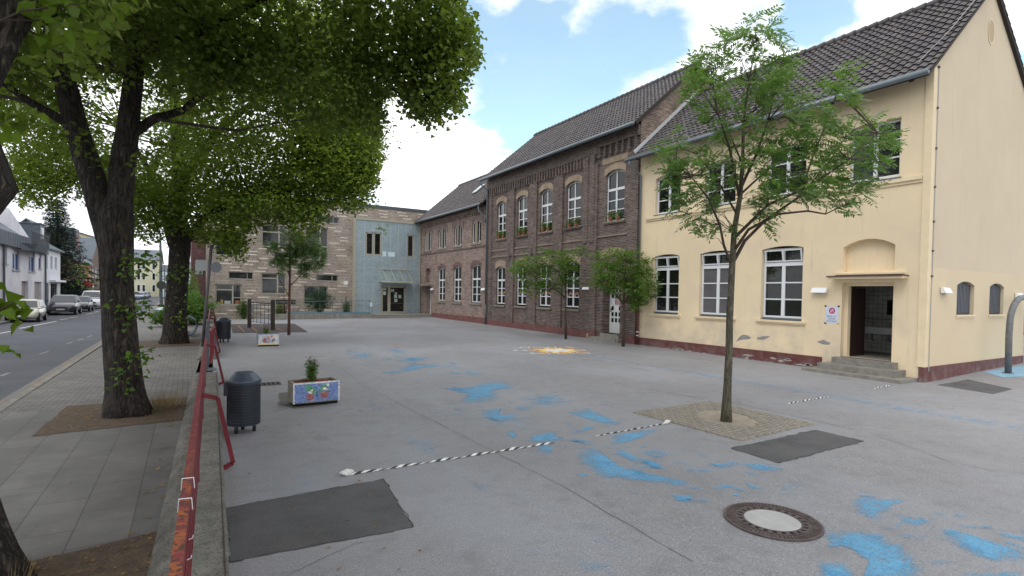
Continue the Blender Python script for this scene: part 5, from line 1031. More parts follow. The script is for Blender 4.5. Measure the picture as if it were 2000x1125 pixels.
# nearest lime at the left edge
tr0 = [(-1.42, 5.4, -.05), (-1.46, 5.4, .6), (-1.62, 5.4, 1.3), (-1.85, 5.4, 2.0), (-1.78, 5.4, 2.55), (-1.46, 5.4, 3.05), (-1.58, 5.4, 3.55)]
l0a = [(-1.55, 5.4, 3.5), (-1.32, 5.42, 4.1), (-1.08, 5.45, 4.7), (-.8, 5.5, 5.6), (-.5, 5.6, 7.)]
l0b = [(-1.55, 5.4, 3.5), (-1.9, 5.2, 4.4), (-2.6, 5., 5.6), (-3.4, 4.6, 7.)]
P0 = [(-6000, -6000), (-6000, 700), (-60, 640), (58, 628), (75, 600), (66, 560), (30, 546), (-40, 540), (-40, 270), (55, 262), (68, 230), (58, 190), (80, 130), (110, 90), (150, 100), (200, 20), (260, -40), (700, -200), (1100, -400), (5000, -700), (5000, -6000)]
lv0 = lambda x, y, D: np.array(DP(x, y, D))
lime_tree((-1.42, 5.4, 0), [l0a, l0b], [((-1.6, 3.8, 9.6), (5.5, 5.4, 4.2)), ((-3.2, 4.6, 7.2), (2.6, 3., 2.))], P0, 1500, 44, .30, .115, .10, LEAF1, 'nearest lime tree cut off by the left edge, its bark swollen into a knob', 45,
          [(tr0, [.32, .26, .25, .28, .37, .36, .24], .35), (l0a, [.27, .24, .21, .16, .08], 0), (l0b, [.25, .22, .17, .1], 0)], [], nbr=60, gap=-1.3, rimD=5.)
t0 = [o for o in COL.objects if o.name.startswith('lime_tree') and 'nearest lime' in o['label']][0]
rng = np.random.default_rng(5)
for x, y, D, r, n in ((8, 575, 3.8, .08, 12), (-6, 610, 3.8, .08, 12), (26, 596, 3.8, .06, 6), (30, 235, 4.4, .1, 14), (12, 200, 4.4, .08, 8), (90, 22, 4.0, .1, 12), (125, 50, 4.0, .12, 14), (150, 12, 4.0, .12, 12), (70, 75, 4.1, .1, 10), (180, 0, 4.0, .07, 6), (8, 690, 3.6, .03, 2)): leaves('leafy_sprig', lv0(x, y, D)+rng.normal(0, 1, (n, 3))*r, .115, .095, LEAFN, t0, rng, droop=.6, hexa=True)
b = MB()
for a, c in (((-1.5, 5.2, 2.9), (30, 225, 4.4)), ((-1.4, 5.2, 3.9), (100, 40, 4.0)), ((-1.4, 5.2, 3.9), (170, 5, 4.0)), ((-1.55, 5.2, 1.6), (25, 590, 3.6))): e = DP(*c); a = np.array(a); b.tube([a, (a+e)/2+np.array([0, 0, .08]), e], [.012, .008, .004], 5)
b.build('sprig_twigs', BARKT, t0)

# ------------------------------------------------------------------ yard trees
def blob_pts(blobs, D, depth, rng, dens=.012, flat=1.):
    o = []; blobs = list(blobs)+[(x+r*math.cos(a)*1.15, y+r*math.sin(a)*1.05, r*.38) for (x, y, r) in blobs for a in rng.uniform(0, 6.28, 2)]
    for x, y, r in blobs:
        n = max(3, int(r*r*dens)); a = rng.uniform(0, 2*np.pi, n); q_ = r*np.sqrt(rng.random(n)); dd = D+rng.uniform(-depth, depth)*.6+rng.uniform(-1, 1, n)*min(depth, r/FPX*D*1.3)
        for i in range(n): o.append(DP(x+q_[i]*math.cos(a[i]), y+q_[i]*math.sin(a[i])*flat, dd[i]))
    return np.array(o)
def compound(name, C, M, parent, rng, L_=.26, pairs=5, ll=.105, lw=.036, out=None):
    off = np.array(LOC[parent]); V = []
    for c in C:
        o_ = c-out; th = math.atan2(o_[1], o_[0])+rng.normal(0, .9); d = np.array([math.cos(th), math.sin(th), rng.normal(.05, .45)]); d /= np.linalg.norm(d)
        s = np.cross(d, [rng.normal(0, .35), rng.normal(0, .35), 1.]); s /= np.linalg.norm(s); n = np.cross(s, d); L = L_*rng.uniform(.75, 1.15)
        for k in range(pairs+1):
            p = c+d*L*(.2+.8*k/pairs)-n*L*.22*(k/pairs)**2
            dirs = (d,) if k == pairs else (d*.45+s, d*.45-s)
            for e in dirs:
                e = e/np.linalg.norm(e)-n*.25; w_ = np.cross(e, n); w_ = w_/np.linalg.norm(w_)*lw*.5*rng.uniform(.8, 1.2); l = ll*rng.uniform(.8, 1.15)
                V += [p, p+e*l*.45+w_, p+e*l, p+e*l*.45-w_]
    return raw_mesh(name, np.array(V)-off, 4, M, parent)
AT = thing('ash_tree', (8.42, 6.39, 0), 'young ash tree with slender trunk and airy feathery crown in a latticed pit', 'tree'); AD = 9.82
rng = np.random.default_rng(8)
def a_(x, y, d=0): return DP(x, y, AD+d)
AL = [[a_(1418, 826), a_(1421, 760), a_(1424, 690), a_(1426, 600), a_(1430, 520), a_(1434, 450), a_(1446, 380), a_(1450, 320), a_(1452, 240), a_(1462, 160), a_(1478, 80)],
      [a_(1429, 518), a_(1414, 480, -.1), a_(1406, 440, -.2), a_(1385, 390, -.3), a_(1350, 345, -.4), a_(1320, 322, -.4)],
      [a_(1432, 512), a_(1455, 470, .1), a_(1495, 430, .2), a_(1560, 385, .3), a_(1610, 330, .4), a_(1650, 270, .4)],
      [a_(1434, 490), a_(1462, 448, -.3), a_(1520, 418, -.6), a_(1578, 412, -.7), a_(1612, 418, -.8), a_(1655, 398, -.8)],
      [a_(1448, 365), a_(1478, 300, .3), a_(1500, 235, .5), a_(1518, 165, .6), a_(1530, 115, .6)], [a_(1444, 385), a_(1425, 290, -.3), a_(1402, 220, -.5), a_(1388, 135, -.5)],
      [a_(1434, 465), a_(1500, 400, -.4), a_(1580, 365, -.6), a_(1660, 310, -.8), a_(1715, 260, -.8)], [a_(1560, 385, .3), a_(1590, 300, .5), a_(1630, 200, .6), a_(1648, 140, .6)],
      [a_(1446, 380), a_(1500, 330, .8), a_(1560, 260, 1.1), a_(1600, 220, 1.2)], [a_(1440, 420), a_(1400, 350, .7), a_(1360, 300, 1.), a_(1330, 290, 1.1)], [a_(1450, 320), a_(1420, 250, .5), a_(1370, 180, .8)]]
AR = [[.085, .072, .064, .060, .056, .048, .040, .032, .022, .014, .007], [.026, .024, .022, .017, .012, .006], [.034, .03, .026, .02, .014, .007], [.03, .026, .02, .016, .012, .006], [.03, .024, .018, .012, .006], [.028, .022, .014, .007], [.03, .025, .018, .012, .006], [.02, .015, .01, .006], [.022, .016, .01, .006], [.022, .016, .01, .006], [.018, .012, .006]]
b = MB(); bark_trunk(b, AL[0], AR[0], 14, seed=3, lump=.03, flare=.25)
b.build('trunk', BARKY, AT, smooth=True)
b = MB()
for l, r in zip(AL[1:], AR[1:]): b.tube(l, r, 8)
BL = [(1480, 62, 34), (1432, 100, 38), (1392, 118, 28), (1520, 112, 32), (1400, 165, 38), (1350, 168, 16), (1462, 150, 46), (1504, 178, 38), (1545, 165, 22), (1400, 222, 32), (1442, 240, 24), (1555, 205, 36), (1600, 232, 26), (1640, 150, 26), (1655, 190, 22), (1600, 175, 14), (1540, 240, 26), (1482, 262, 34), (1345, 292, 38), (1402, 300, 36), (1330, 320, 30), (1312, 335, 18), (1370, 350, 44), (1432, 330, 26), (1500, 312, 42), (1560, 290, 48), (1620, 280, 46), (1680, 250, 32), (1712, 252, 26), (1652, 330, 46), (1700, 300, 30), (1600, 350, 42), (1540, 372, 36), (1490, 370, 32), (1380, 402, 28), (1345, 412, 24), (1372, 440, 22), (1392, 380, 28), (1480, 402, 28), (1640, 402, 16), (1622, 380, 22), (1500, 425, 14), (1662, 362, 22), (1350, 382, 18), (1360, 130, 12), (1320, 350, 16), (1725, 275, 14), (1420, 445, 14), (1510, 70, 12), (1460, 60, 14)]
ac = blob_pts(BL, AD, 1.1, rng, .029)
limb_field(b, [[np.array(p) for p in l[(5 if i == 0 else 1):]] for i, l in enumerate(AL)], ac[rng.choice(len(ac), 260, replace=False)], rng, .010, 4); b.build('branches', BARKT, AT)
compound('crown', ac, LEAFA, AT, rng, out=np.array([8.7, 6.4, 4.4]))
def small_tree(name, base, D, limbs, radii, blobs, dens, M, label, cat, leafL, leafW, depth, seed, droop=.2, comp=False, bark=BARKT, grp=None, per=1, flat=.45):
    t = thing(name, base, label, cat, grp); rng = np.random.default_rng(seed); b = MB()
    for k, (l, r) in enumerate(zip(limbs, radii)): b.tube(l, r, 8)
    C = blob_pts(blobs, D, depth, rng, dens); b2 = MB(); limb_field(b2, [[np.array(p) for p in l[1:]] for l in limbs], C[rng.choice(len(C), min(len(C), 70), replace=False)], rng, .012, 4)
    b.build('trunk', bark, t, smooth=True); b2.build('branches', BARKT, t)
    if comp: compound('crown', C, M, t, rng, out=np.array(base)+np.array([0, 0, 3]))
    else: leaves('crown', np.repeat(C, per, 0)+rng.normal(0, 1, (len(C)*per, 3))*[.13, .13, .05], leafL, leafW, M, t, rng, droop=droop, flat=flat)
D1_ = 26.4; q1 = lambda x, y, d=0: DP(x, y, D1_+d)
small_tree('ornamental_tree', (15.87, 21.29, .08), D1_, [[q1(1105, 664), q1(1104, 620), q1(1105, 580), q1(1104, 540), q1(1102, 510)], [q1(1104, 582), q1(1085, 565, -.3), q1(1068, 550, -.5), q1(1040, 535, -.6)], [q1(1104, 540), q1(1120, 515, .3), q1(1135, 498, .4)], [q1(1104, 560), q1(1090, 530, .4), q1(1060, 510, .6)]], [[.07, .055, .05, .04, .02], [.035, .03, .022, .01], [.03, .02, .01], [.03, .02, .01]],
           [(1005, 522, 10), (1018, 530, 17), (1042, 520, 20), (1070, 508, 18), (1098, 500, 17), (1132, 492, 9), (1048, 545, 20), (1080, 535, 25), (1108, 532, 18), (1028, 556, 12), (1092, 555, 16), (1060, 560, 12), (1036, 575, 7), (1110, 512, 18), (1120, 545, 8)], .09, LEAFM, 'small spreading tree with fresh green leaves in front of the ground floor windows', 'tree', .14, .07, .9, 14, grp='small spreading trees against the brick wall', per=9)
D2_ = 23.2; q2 = lambda x, y, d=0: DP(x, y, D2_+d)
small_tree('ornamental_tree', (16.03, 17.4, .06), D2_, [[q2(1217, 678), q2(1218, 630), q2(1218, 590), q2(1220, 550), q2(1222, 510)], [q2(1218, 595), q2(1200, 570, -.3), q2(1180, 550, -.5), q2(1160, 545, -.6)], [q2(1218, 590), q2(1240, 565, .3), q2(1265, 555, .4)], [q2(1220, 560), q2(1205, 530, .4), q2(1180, 510, .6)]], [[.075, .06, .055, .04, .02], [.035, .03, .02, .01], [.035, .025, .01], [.03, .02, .01]],
           [(1170, 508, 14), (1200, 502, 17), (1240, 500, 17), (1182, 538, 22), (1220, 535, 30), (1256, 528, 19), (1230, 568, 27), (1262, 560, 20), (1278, 572, 9), (1246, 592, 15), (1165, 545, 10), (1204, 556, 20), (1188, 560, 9), (1282, 530, 8), (1215, 512, 17), (1240, 585, 14)], .085, LEAFM, 'small spreading tree half hiding the white glazed door', 'tree', .14, .07, .9, 15, grp='small spreading trees against the brick wall', per=9)
D3_ = 26.7; q3 = lambda x, y, d=0: DP(x, y, D3_+d)
small_tree('sapling', (4.29, 28.6, .03), D3_, [[q3(564, 655), q3(565, 600), q3(566, 540), q3(566, 480), q3(568, 455)], [q3(565, 560), q3(585, 540, .3), q3(605, 520, .4)], [q3(565, 580), q3(545, 545, -.3), q3(540, 500, -.4)], [q3(566, 520), q3(590, 490, -.3), q3(615, 480, -.3)]], [[.075, .06, .05, .035, .02], [.025, .018, .01], [.025, .018, .01], [.02, .015, .008]],
           [(542, 482, 13), (576, 468, 18), (600, 480, 18), (562, 505, 16), (602, 508, 19), (626, 495, 9), (588, 528, 13), (540, 510, 11), (565, 458, 11), (575, 490, 16), (555, 520, 11), (620, 515, 8)], .55, LEAFA, 'slim sapling with reddish trunk standing on the edge of the dark play mat', 'tree', .1, .04, .8, 16, comp=True, bark=mat('reddish_bark', (.12, .06, .04), .9))

# ------------------------------------------------------------------ shrubs and plants
def shrub(name, base, ell, n, M, L_, W_, label, cat, seed, grp=None, droop=0., flat=.9, stems=8, hexa=False):
    t = thing(name, base, label, cat, grp); rng = np.random.default_rng(seed); v = rng.normal(size=(n, 3)); v /= np.linalg.norm(v, axis=1)[:, None]
    C = np.array(base)+np.array([0, 0, ell[2]])+v*np.array(ell)*(rng.random(n)**.4*(1+.18*np.sin(v[:, 0]*7+seed)+.12*np.sin(v[:, 2]*9)))[:, None]; C = C[C[:, 2] > base[2]+.02]
    leaves('foliage', C, L_, W_, M, t, rng, droop=droop, flat=flat, hexa=hexa); b = MB()
    for k in range(stems): e = C[rng.integers(len(C))]; b.tube([np.array(base)+rng.normal(0, .04, 3)*[1, 1, 0], (np.array(base)+e)/2+[0, 0, .08], e], [.02, .012, .005], 5)
    b.build('stems', BARKT, t); return t
shrub('round_shrub', (8.6, 42.95, .5), (.95, .5, .95), 5200, LEAFR, .13, .03, 'dense round dark green shrub above the ramp wall', 'shrub', 51, flat=1.5, droop=-.4)
shrub('climbing_plant', (3.55, 44.5, 0), (.42, .15, .75), 700, LEAFB, .12, .08, 'leafy climber against the buff wall behind the play frame', 'plant', 52)
shrub('low_shrub', (10.75, 43.2, .5), (.3, .3, .5), 600, LEAFB, .11, .07, 'small broadleaf shrub beside the ramp railing', 'shrub', 53)
shrub('low_shrub', (6.0, 44.2, .0), (.4, .25, .6), 700, LEAFB, .11, .07, 'loose shrub between play frame and sapling', 'shrub', 54)
shrub('bare_twig_shrub', (6.25, 43.6, .3), (.55, .3, 1.1), 260, LITT, .06, .04, 'thin reddish shrub with sparse leaves below the window', 'shrub', 55, stems=22)
shrub('bare_twig_shrub', (10.7, 43.6, .4), (.4, .3, 1.0), 140, LITT, .06, .04, 'sparse twiggy shrub against the wall left of the cladding', 'shrub', 56, stems=18)
shrub('hedge_shrub', (.15, 39.5, 0), (1.25, 1.7, 1.0), 5200, LEAFB, .14, .09, 'bright green bushy shrub between the second trunk and the leaning pole', 'shrub', 57)
shrub('hedge_shrub', (-1.05, 37.2, 0), (.75, .8, .55), 2200, LEAFB, .14, .09, 'lower left shrub spilling onto the pavement beside the second trunk', 'shrub', 58)
shrub('hedge_shrub', (-.2, 43.5, 0), (.8, 1.4, 1.9), 3200, LEAFM, .14, .09, 'tall light green shrub rising behind the second trunk', 'shrub', 59)
# dry grass tufts at the trunks
def tuft(base, r, h, n, label, seed, M=STRAW):
    rng = np.random.default_rng(seed); V = []
    for k in range(n):
        a = rng.uniform(0, 6.28); q_ = np.array([math.cos(a), math.sin(a), 0]); p = np.array(base)+q_*r*math.sqrt(rng.random()); hh = h*rng.uniform(.4, 1.1); s = np.array([-q_[1], q_[0], 0])*.004; t_ = p+q_*hh*rng.uniform(.1, .7)+np.array([0, 0, hh]); V += [p-s, p+s, t_+s*.2, t_-s*.2]
    o = raw_mesh('grass_tuft', np.array(V)-np.array(base), 4, M, None); o.location = base; return tag(o, label, 'grass tuft', 'dry grass tufts at tree feet')
tuft((-.35, 12.1, 0), .25, .32, 200, 'dry straw coloured grass tuft at the foot of the forked lime', 61); tuft((-1.12, 5.1, 0), .16, .24, 110, 'dry grass tuft at the foot of the nearest lime', 62); tuft((-1.12, 4.75, 0), .18, .2, 60, 'sparse dry grass stalks in the nearest soil pit', 63)
# fallen leaves
def litter(name, pts, M=LITT, L_=.05):
    rng = np.random.default_rng(len(pts)); n = len(pts); a = rng.uniform(0, 6.28, n); d = np.stack([np.cos(a), np.sin(a), rng.normal(0, .15, n)], 1); s = np.stack([-np.sin(a), np.cos(a), rng.normal(0, .25, n)], 1); l = (L_*rng.uniform(.4, 1.2, n))[:, None]
    pts = pts+np.array([0, 0, .012]); V = np.stack([pts-d*l*.5, pts+s*l*.3, pts+d*l*.5, pts-s*l*.3], 1).reshape(-1, 3); o = raw_mesh(name, V, 4, M, None); tag(o, kind='stuff'); return o
def rp(n, x0, x1, y0, y1, z): return np.stack([RNG.uniform(x0, x1, n), RNG.uniform(y0, y1, n), np.full(n, z)], 1)
litter('fallen_leaves', np.concatenate([rp(260, -1.9, -.05, 10.7, 12.9, .01), rp(220, -1.6, -.32, 3.6, 5.8, .01), rp(50, -2.7, -.4, 5.8, 10.6, .003), rp(90, -1.7, .3, 24.4, 27.8, .01), rp(110, -3.2, -2.95, 10, 30, -.112), rp(60, .45, 2.2, 4, 18, .0), rp(150, .4, 16, 2.5, 30, .012)]), L_=.045)
litter('fallen_leaves', np.concatenate([rp(60, -.35, -.15, 3, 12, .005), rp(14, -3.25, -2.95, 14, 18, -.112)]), L_=.06)

# ------------------------------------------------------------------ retaining wall, red railings, gate
def wall_piece(y0, y1, label):
    t = thing('retaining_wall', (wx(-.1, y0), y0, 0), label, 'wall'); b = MB(); n = int((y1-y0)/.5); rs = random.Random(4); k0 = 0
    prof = [(-.46, -.02), (-.36, .085), (-.33, .105), (.10, .105), (.123, .09), (.128, -.15)]
    for i in range(n+1):
        y = y0+(y1-y0)*i/n
        for o_, z in prof: b.v.append((wx(o_, y)+rs.uniform(-.005, .005), y, z+rs.uniform(-.003, .003)))
    for i in range(n):
        for j in range(5): a = i*6+j; b.f.append((a, a+1, a+7, a+6)); b.m.append(0)
    b.f.append(tuple(range(6))); b.m.append(0); b.f.append(tuple(n*6+j for j in range(6))); b.m.append(0); b.build('coping', CONC, t)
    b = MB(); b.hexa([(wx(.086, y0), y0, .103), (wx(.096, y0), y0, .103), (wx(.096, y1), y1, .103), (wx(.086, y1), y1, .103), (wx(.086, y0), y0, .108), (wx(.096, y0), y0, .108), (wx(.096, y1), y1, .108), (wx(.086, y1), y1, .108)]); b.build('joint', mat('mossy_joint', (.05, .045, .03), .9), t); return t
wall_piece(-4, 15.9, 'low broad weathered concrete wall under the near red railing'); wall_piece(19.6, 42.5, 'far stretch of low concrete wall beyond the red gate')
def railing(y0, y1, label, brs, rust=True):
    t = thing('red_railing', (wx(-.11, y0), y0, .1), label, 'railing', 'red railings along the pavement'); o_ = -.115
    b = MB(); b.hexa([(wx(o_-.05, y0), y0, .955), (wx(o_, y0), y0, .955), (wx(o_, y1), y1, .955), (wx(o_-.05, y1), y1, .955), (wx(o_-.05, y0), y0, .995), (wx(o_, y0), y0, .995), (wx(o_, y1), y1, .995), (wx(o_-.05, y1), y1, .995)]); tr_ = b.build('top_rail', RUST, t); tr_['label'] = 'flaking rusty top rail'
    b = MB()
    for k in range(7): z = .36+k*.088; b.hexa([(wx(o_-.03, y0), y0, z), (wx(o_-.002-.003*(k % 2), y0), y0, z), (wx(o_-.002-.003*(k % 2), y1), y1, z), (wx(o_-.03, y1), y1, z), (wx(o_-.03, y0), y0, z+.072), (wx(o_-.002-.003*(k % 2), y0), y0, z+.072), (wx(o_-.002-.003*(k % 2), y1), y1, z+.072), (wx(o_-.03, y1), y1, z+.072)])
    b.build('slats', REDP, t)
    b = MB(); y = y0+.3
    while y < y1: b.box(wx(o_-.045, y), wx(o_-.005, y), y-.02, y+.02, .09, .96); y += 3.36
    b.build('posts', REDP, t)
    for y in brs:
        X = lambda v: wx(v, y); b = MB(); pts = [(X(-.115), y, .955), (X(.06), y, .905), (X(.235), y, .07), (X(.12), y, .02)]
        for a, c in zip(pts, pts[1:]): b.bar(a, c, .05, .045, upv=(0, 1, 0))
        b.build('bracket', REDP, t)
    return t
r_ = railing(-3.5, 15.7, 'near red railing with rusty top rail and two cable ties, running from the picture edge', (7.57, 14.3))
b = MB()
for y in (3.72, 4.12): b.tube([(wx(-.10, y), y, .93), (wx(-.105, y), y, 1.0), (wx(-.17, y), y+.01, 1.0), (wx(-.175, y), y+.02, .92)], .004, 5)
for y in (3.35, 3.1): b.tube([(wx(-.107, y), y, .90), (wx(-.09, y), y, .905), (wx(-.087, y), y, .92)], .003, 4)
b.build('cable_ties', WPLAST, r_)
railing(19.8, 42., 'far red railing beyond the gate, ending near the leaning sign pole', (21.2, 27.6, 34.2, 40.5), False)
t = thing('red_gate', (wx(-.1, 16.4), 16.4, .1), 'open red gate with vertical bars and dark posts between the two railings', 'gate'); b = MB()
for y in (16.35, 19.4): b.box(wx(-.16, y), wx(-.08, y), y-.04, y+.04, .09, 1.25)
b.build('gate_post', DKGREY, t); b = MB(); b.box(wx(-.2, 16.35), wx(.1, 16.35), 16.15, 16.6, .10, .13); b.build('base_plate', ZINC, t); b = MB()
for z in (.25, 1.1): b.bar((wx(-.05, 16.5), 16.5, z), (wx(.05, 19.2), 19.2, z), .04, .04)
for k in range(22): y = 16.55+k*.122; b.bar((wx(-.05, 16.5)+(y-16.5)*.07, y, .25), (wx(-.05, 16.5)+(y-16.5)*.07, y, 1.1), .018, .018)
b.build('gate_leaf', REDP, t)

# ------------------------------------------------------------------ litter bins
def bin_(base, label, s=1.):
    t = thing('litter_bin', base, label, 'litter bin', 'dark litter bins beside the railing'); x, y, z = base; R0 = .235*s; b = MB(); zb, zt = z+.14*s, z+.80*s
    b.lathe((x, y, 0), [(0, zb), (R0*.94, zb), (R0*.97, zb+.02), (R0*.97, zt), (0, zt)], 48)
    n = 40
    for k in range(n): a = 2*math.pi*k/n; b.bar((x+R0*math.cos(a), y+R0*math.sin(a), zb), (x+R0*math.cos(a), y+R0*math.sin(a), zt), .006, .010)
    for k in range(16): zz_ = zb+(zt-zb)*k/15; b.lathe((x, y, zz_), [(R0*.965, -.006), (R0+.006, -.006), (R0+.006, .006), (R0*.965, .006)], 48)
    b.build('basket', BINM, t); b = MB(); b.lathe((x, y, 0), [(R0*1.06, zt-.03), (R0*1.09, zt+.01), (R0*1.06, zt+.03), (R0*.60, zt+.145), (R0*.52, zt+.15), (R0*.50, zt+.12), (0, zt+.10)], 48); b.build('lid', BINL, t, smooth=False)
    b = MB(); b.box(x-R0-.045, x-R0+.03, y-.07, y+.07, zt-.2*s, zt+.0); b.build('lock', BINM, t)
    for dx, dy in ((-.11, -.07), (.15, -.02), (.0, .16)): b = MB(); b.tube([(x+dx*s, y+dy*s, z), (x+dx*s, y+dy*s, zb+.02)], .028*s, 10); b.build('leg', BINM, t, smooth=True)
bin_((.76, 9.45, 0), 'large dark blue mesh litter bin on short legs, nearest the camera', 1.0)
bin_((1.30, 25.84, 0), 'smaller looking far litter bin beside the end of the red railing', 1.12)

# ------------------------------------------------------------------ mosaic planters
def mosaic(name, base, sc=30., gap=(.55, .55, .52)):
    M = bpy.data.materials.new(name); M.use_nodes = True; nt = M.node_tree; b = nt.nodes['Principled BSDF']; b.inputs['Roughness'].default_value = .3; g = nt.nodes.new('ShaderNodeNewGeometry')
    v = nt.nodes.new('ShaderNodeTexVoronoi'); v.inputs['Scale'].default_value = sc; nt.links.new(g.outputs['Position'], v.inputs['Vector']); e = nt.nodes.new('ShaderNodeTexVoronoi'); e.feature = 'DISTANCE_TO_EDGE'; e.inputs['Scale'].default_value = sc; nt.links.new(g.outputs['Position'], e.inputs['Vector'])
    hs = nt.nodes.new('ShaderNodeSeparateColor'); nt.links.new(v.outputs['Color'], hs.inputs[0]); mx = nt.nodes.new('ShaderNodeMixRGB'); nt.links.new(hs.outputs[0], mx.inputs[0]); mx.inputs[1].default_value = (*base, 1); mx.inputs[2].default_value = (*[min(1, c*1.9+.02) for c in base], 1)
    r = nt.nodes.new('ShaderNodeMapRange'); r.inputs[1].default_value = .01; r.inputs[2].default_value = .06; nt.links.new(e.outputs['Distance'], r.inputs[0]); m2 = nt.nodes.new('ShaderNodeMixRGB'); nt.links.new(r.outputs[0], m2.inputs[0]); m2.inputs[1].default_value = (*gap, 1); nt.links.new(mx.outputs[0], m2.inputs[2]); nt.links.new(m2.outputs[0], b.inputs['Base Color']); return M
def planter(a, c, label, bgc, pic, rim, seed, hgt=.46, dep=.48):
    """a, c: front left and front right foot of the box"""
    a, c = Vector(a), Vector(c); U = (c-a); U.z = 0; w_ = U.length; U.normalize(); V = Vector((-U.y, U.x, 0)); z0 = a.z
    t = thing('mosaic_planter', tuple((a+c)/2), label, 'planter', 'mosaic covered concrete planters'); P = lambda u, v, z: tuple(a+U*u+V*v+Vector((0, 0, z)))
    def bx(b, u0, u1, v0, v1, z_0, z_1, m=0): b.hexa([P(u0, v0, z_0), P(u1, v0, z_0), P(u1, v1, z_0), P(u0, v1, z_0), P(u0, v0, z_1), P(u1, v0, z_1), P(u1, v1, z_1), P(u0, v1, z_1)], m)
    b = MB(); bx(b, .03, w_-.03, .03, dep-.03, 0, .06); b.build('foot', DARK, t)
    b = MB(); bx(b, 0, w_, 0, .05, .06, hgt); bx(b, 0, w_, dep-.05, dep, .06, hgt); bx(b, 0, .05, .05, dep-.05, .06, hgt); bx(b, w_-.05, w_, .05, dep-.05, .06, hgt); bx(b, .05, w_-.05, .05, dep-.05, .06, .1); b.build('trough', mat('planter_concrete', (.32, .28, .22), .9, (.16, .17, .11), 7, 1., bump=.5), t)
    b = MB(); bx(b, .05, w_-.05, .05, dep-.05, .1, hgt-.05); b.build('soil', SOIL, t)
    F = lambda u, z, d: P(u, -d, z)
    b = MB(); b.q(F(.02, .08, .004), F(w_-.02, .08, .004), F(w_-.02, hgt-.01, .004), F(.02, hgt-.01, .004)); b.build('mosaic_front', bgc, t)
    b = MB()
    n = int(w_/.035)
    for k in range(n): 
        u = w_*k/n; b.pb(F, u+.003, u+w_/n-.003, hgt-.03, hgt+.002, .0, .008)
        if rim == 0 and k > 0: pass
    for k in range(11): z = .06+k*.035; b.pb(F, .0, .03, z+.003, z+.032, .0, .008); b.pb(F, w_-.03, w_, z+.003, z+.032, .0, .008)
    b.build('rim_tiles', mosaic('rim_mosaic', (.6, .6, .58), 30) if rim == 0 else mosaic('rim_mosaic_blue', (.08, .14, .35), 30), t)
    for i, (nm, col, pts) in enumerate(pic):
        b = MB(); b.q(*[F(w_*u, .06+(hgt-.08)*z, .007+.0006*i) for u, z in pts]); b.build(nm, mosaic('mosaic_'+nm, col, 34), t)
    return t, P, w_, z0
GRN, WHT, RED_, YLW, DKB, ORG, LBL = (.02, .20, .09), (.5, .48, .44), (.20, .025, .02), (.4, .28, .1), (.03, .04, .09), (.5, .15, .02), (.15, .25, .45)
pic1 = [('wing_left', GRN, [(.24, .78), (.30, .62), (.38, .45), (.5, .50), (.47, .72), (.36, .92), (.26, .95)]), ('wing_right', GRN, [(.52, .50), (.66, .62), (.76, .60), (.74, .9), (.66, .95), (.56, .72)]), ('white_left', WHT, [(.29, .56), (.38, .44), (.42, .70), (.35, .62)]), ('white_right', WHT, [(.60, .72), (.66, .60), (.76, .58), (.70, .74)]), ('white_tip', WHT, [(.68, .94), (.77, .92), (.76, .78), (.72, .80)]),
        ('red_left', RED_, [(.28, .48), (.44, .44), (.43, .2), (.36, .10), (.28, .2)]), ('red_right', RED_, [(.58, .52), (.76, .56), (.74, .22), (.66, .18), (.58, .24)]), ('body', DKB, [(.48, .55), (.52, .58), (.53, .28), (.50, .24)])]
tP, PP, pw_, pz = planter(G(572, 796), G(663, 787), 'near planter with blue mosaic front showing a red, green and white butterfly', mosaic('mosaic_blue', (.055, .12, .33), 34), pic1, 0, 1)
pic2 = [('fish_red', RED_, [(.2, .4), (.28, .2), (.4, .2), (.42, .5), (.3, .7)]), ('fish_blue', LBL, [(.4, .2), (.55, .15), (.6, .5), (.5, .85), (.36, .75)]), ('fish_orange', ORG, [(.45, .3), (.52, .2), (.48, .8), (.4, .8)]), ('fish_tail', ORG, [(.58, .6), (.72, .8), (.7, .9), (.56, .88)]), ('fish_violet', (.1, .04, .12), [(.6, .2), (.75, .35), (.78, .6), (.66, .55)]), ('base_strip', (.55, .45, .2), [(.02, .0), (.98, .0), (.98, .12), (.02, .12)])]
tQ, PQ, qw_, qz = planter(G(503, 677), G(546.5, 675.5), 'far planter with a white mosaic front and orange blue fish shape', mosaic('mosaic_white', (.42, .42, .42), 26), pic2, 1, 2, .50, .5)
def potted(base, h, n, label, M, fm, seed, sp=.1, fl=14, cat='plant'):
    t = thing('flowering_plant', base, label, cat); rng = np.random.default_rng(seed); b = MB(); tips = []
    for k in range(7): e = np.array(base)+np.array([rng.normal(0, sp), rng.normal(0, sp), h*rng.uniform(.7, 1.05)]); b.tube([base, (np.array(base)+e)/2+rng.normal(0, .02, 3), e], [.007, .006, .004], 5); tips.append(e)
    b.build('stems', LEAFB, t); C = []
    for e in tips:
        for k in range(n//7): s = rng.random(); C.append(np.array(base)*(1-s)+e*s+rng.normal(0, .035, 3))
    leaves('foliage', np.array(C), .085, .03, M, t, rng, droop=.1); leaves('blossom', np.concatenate([e+rng.normal(0, .03, (fl, 3)) for e in tips[:5]]), .035, .025, fm, t, rng); return t
potted(PP(pw_*.45, .25, .42), .46, 420, 'leafy plant with purple blossoms growing in the near planter', LEAFM, FLOW, 71); potted(PQ(qw_*.4, .25, .45), .36, 200, 'small plant with violet blossom growing in the far planter', LEAFM, FLOW, 72)
rng = np.random.default_rng(3); C = np.array([PP(pw_*u, v, .43) for u, v in rng.uniform((.08, .1), (.92, .4), (160, 2))]); o = leaves('red_bedding_flowers', C, .05, .035, FLOWR, None, rng, droop=-.2); tag(o, 'low red bedding flowers around the purple plant in the near planter', 'flowers')

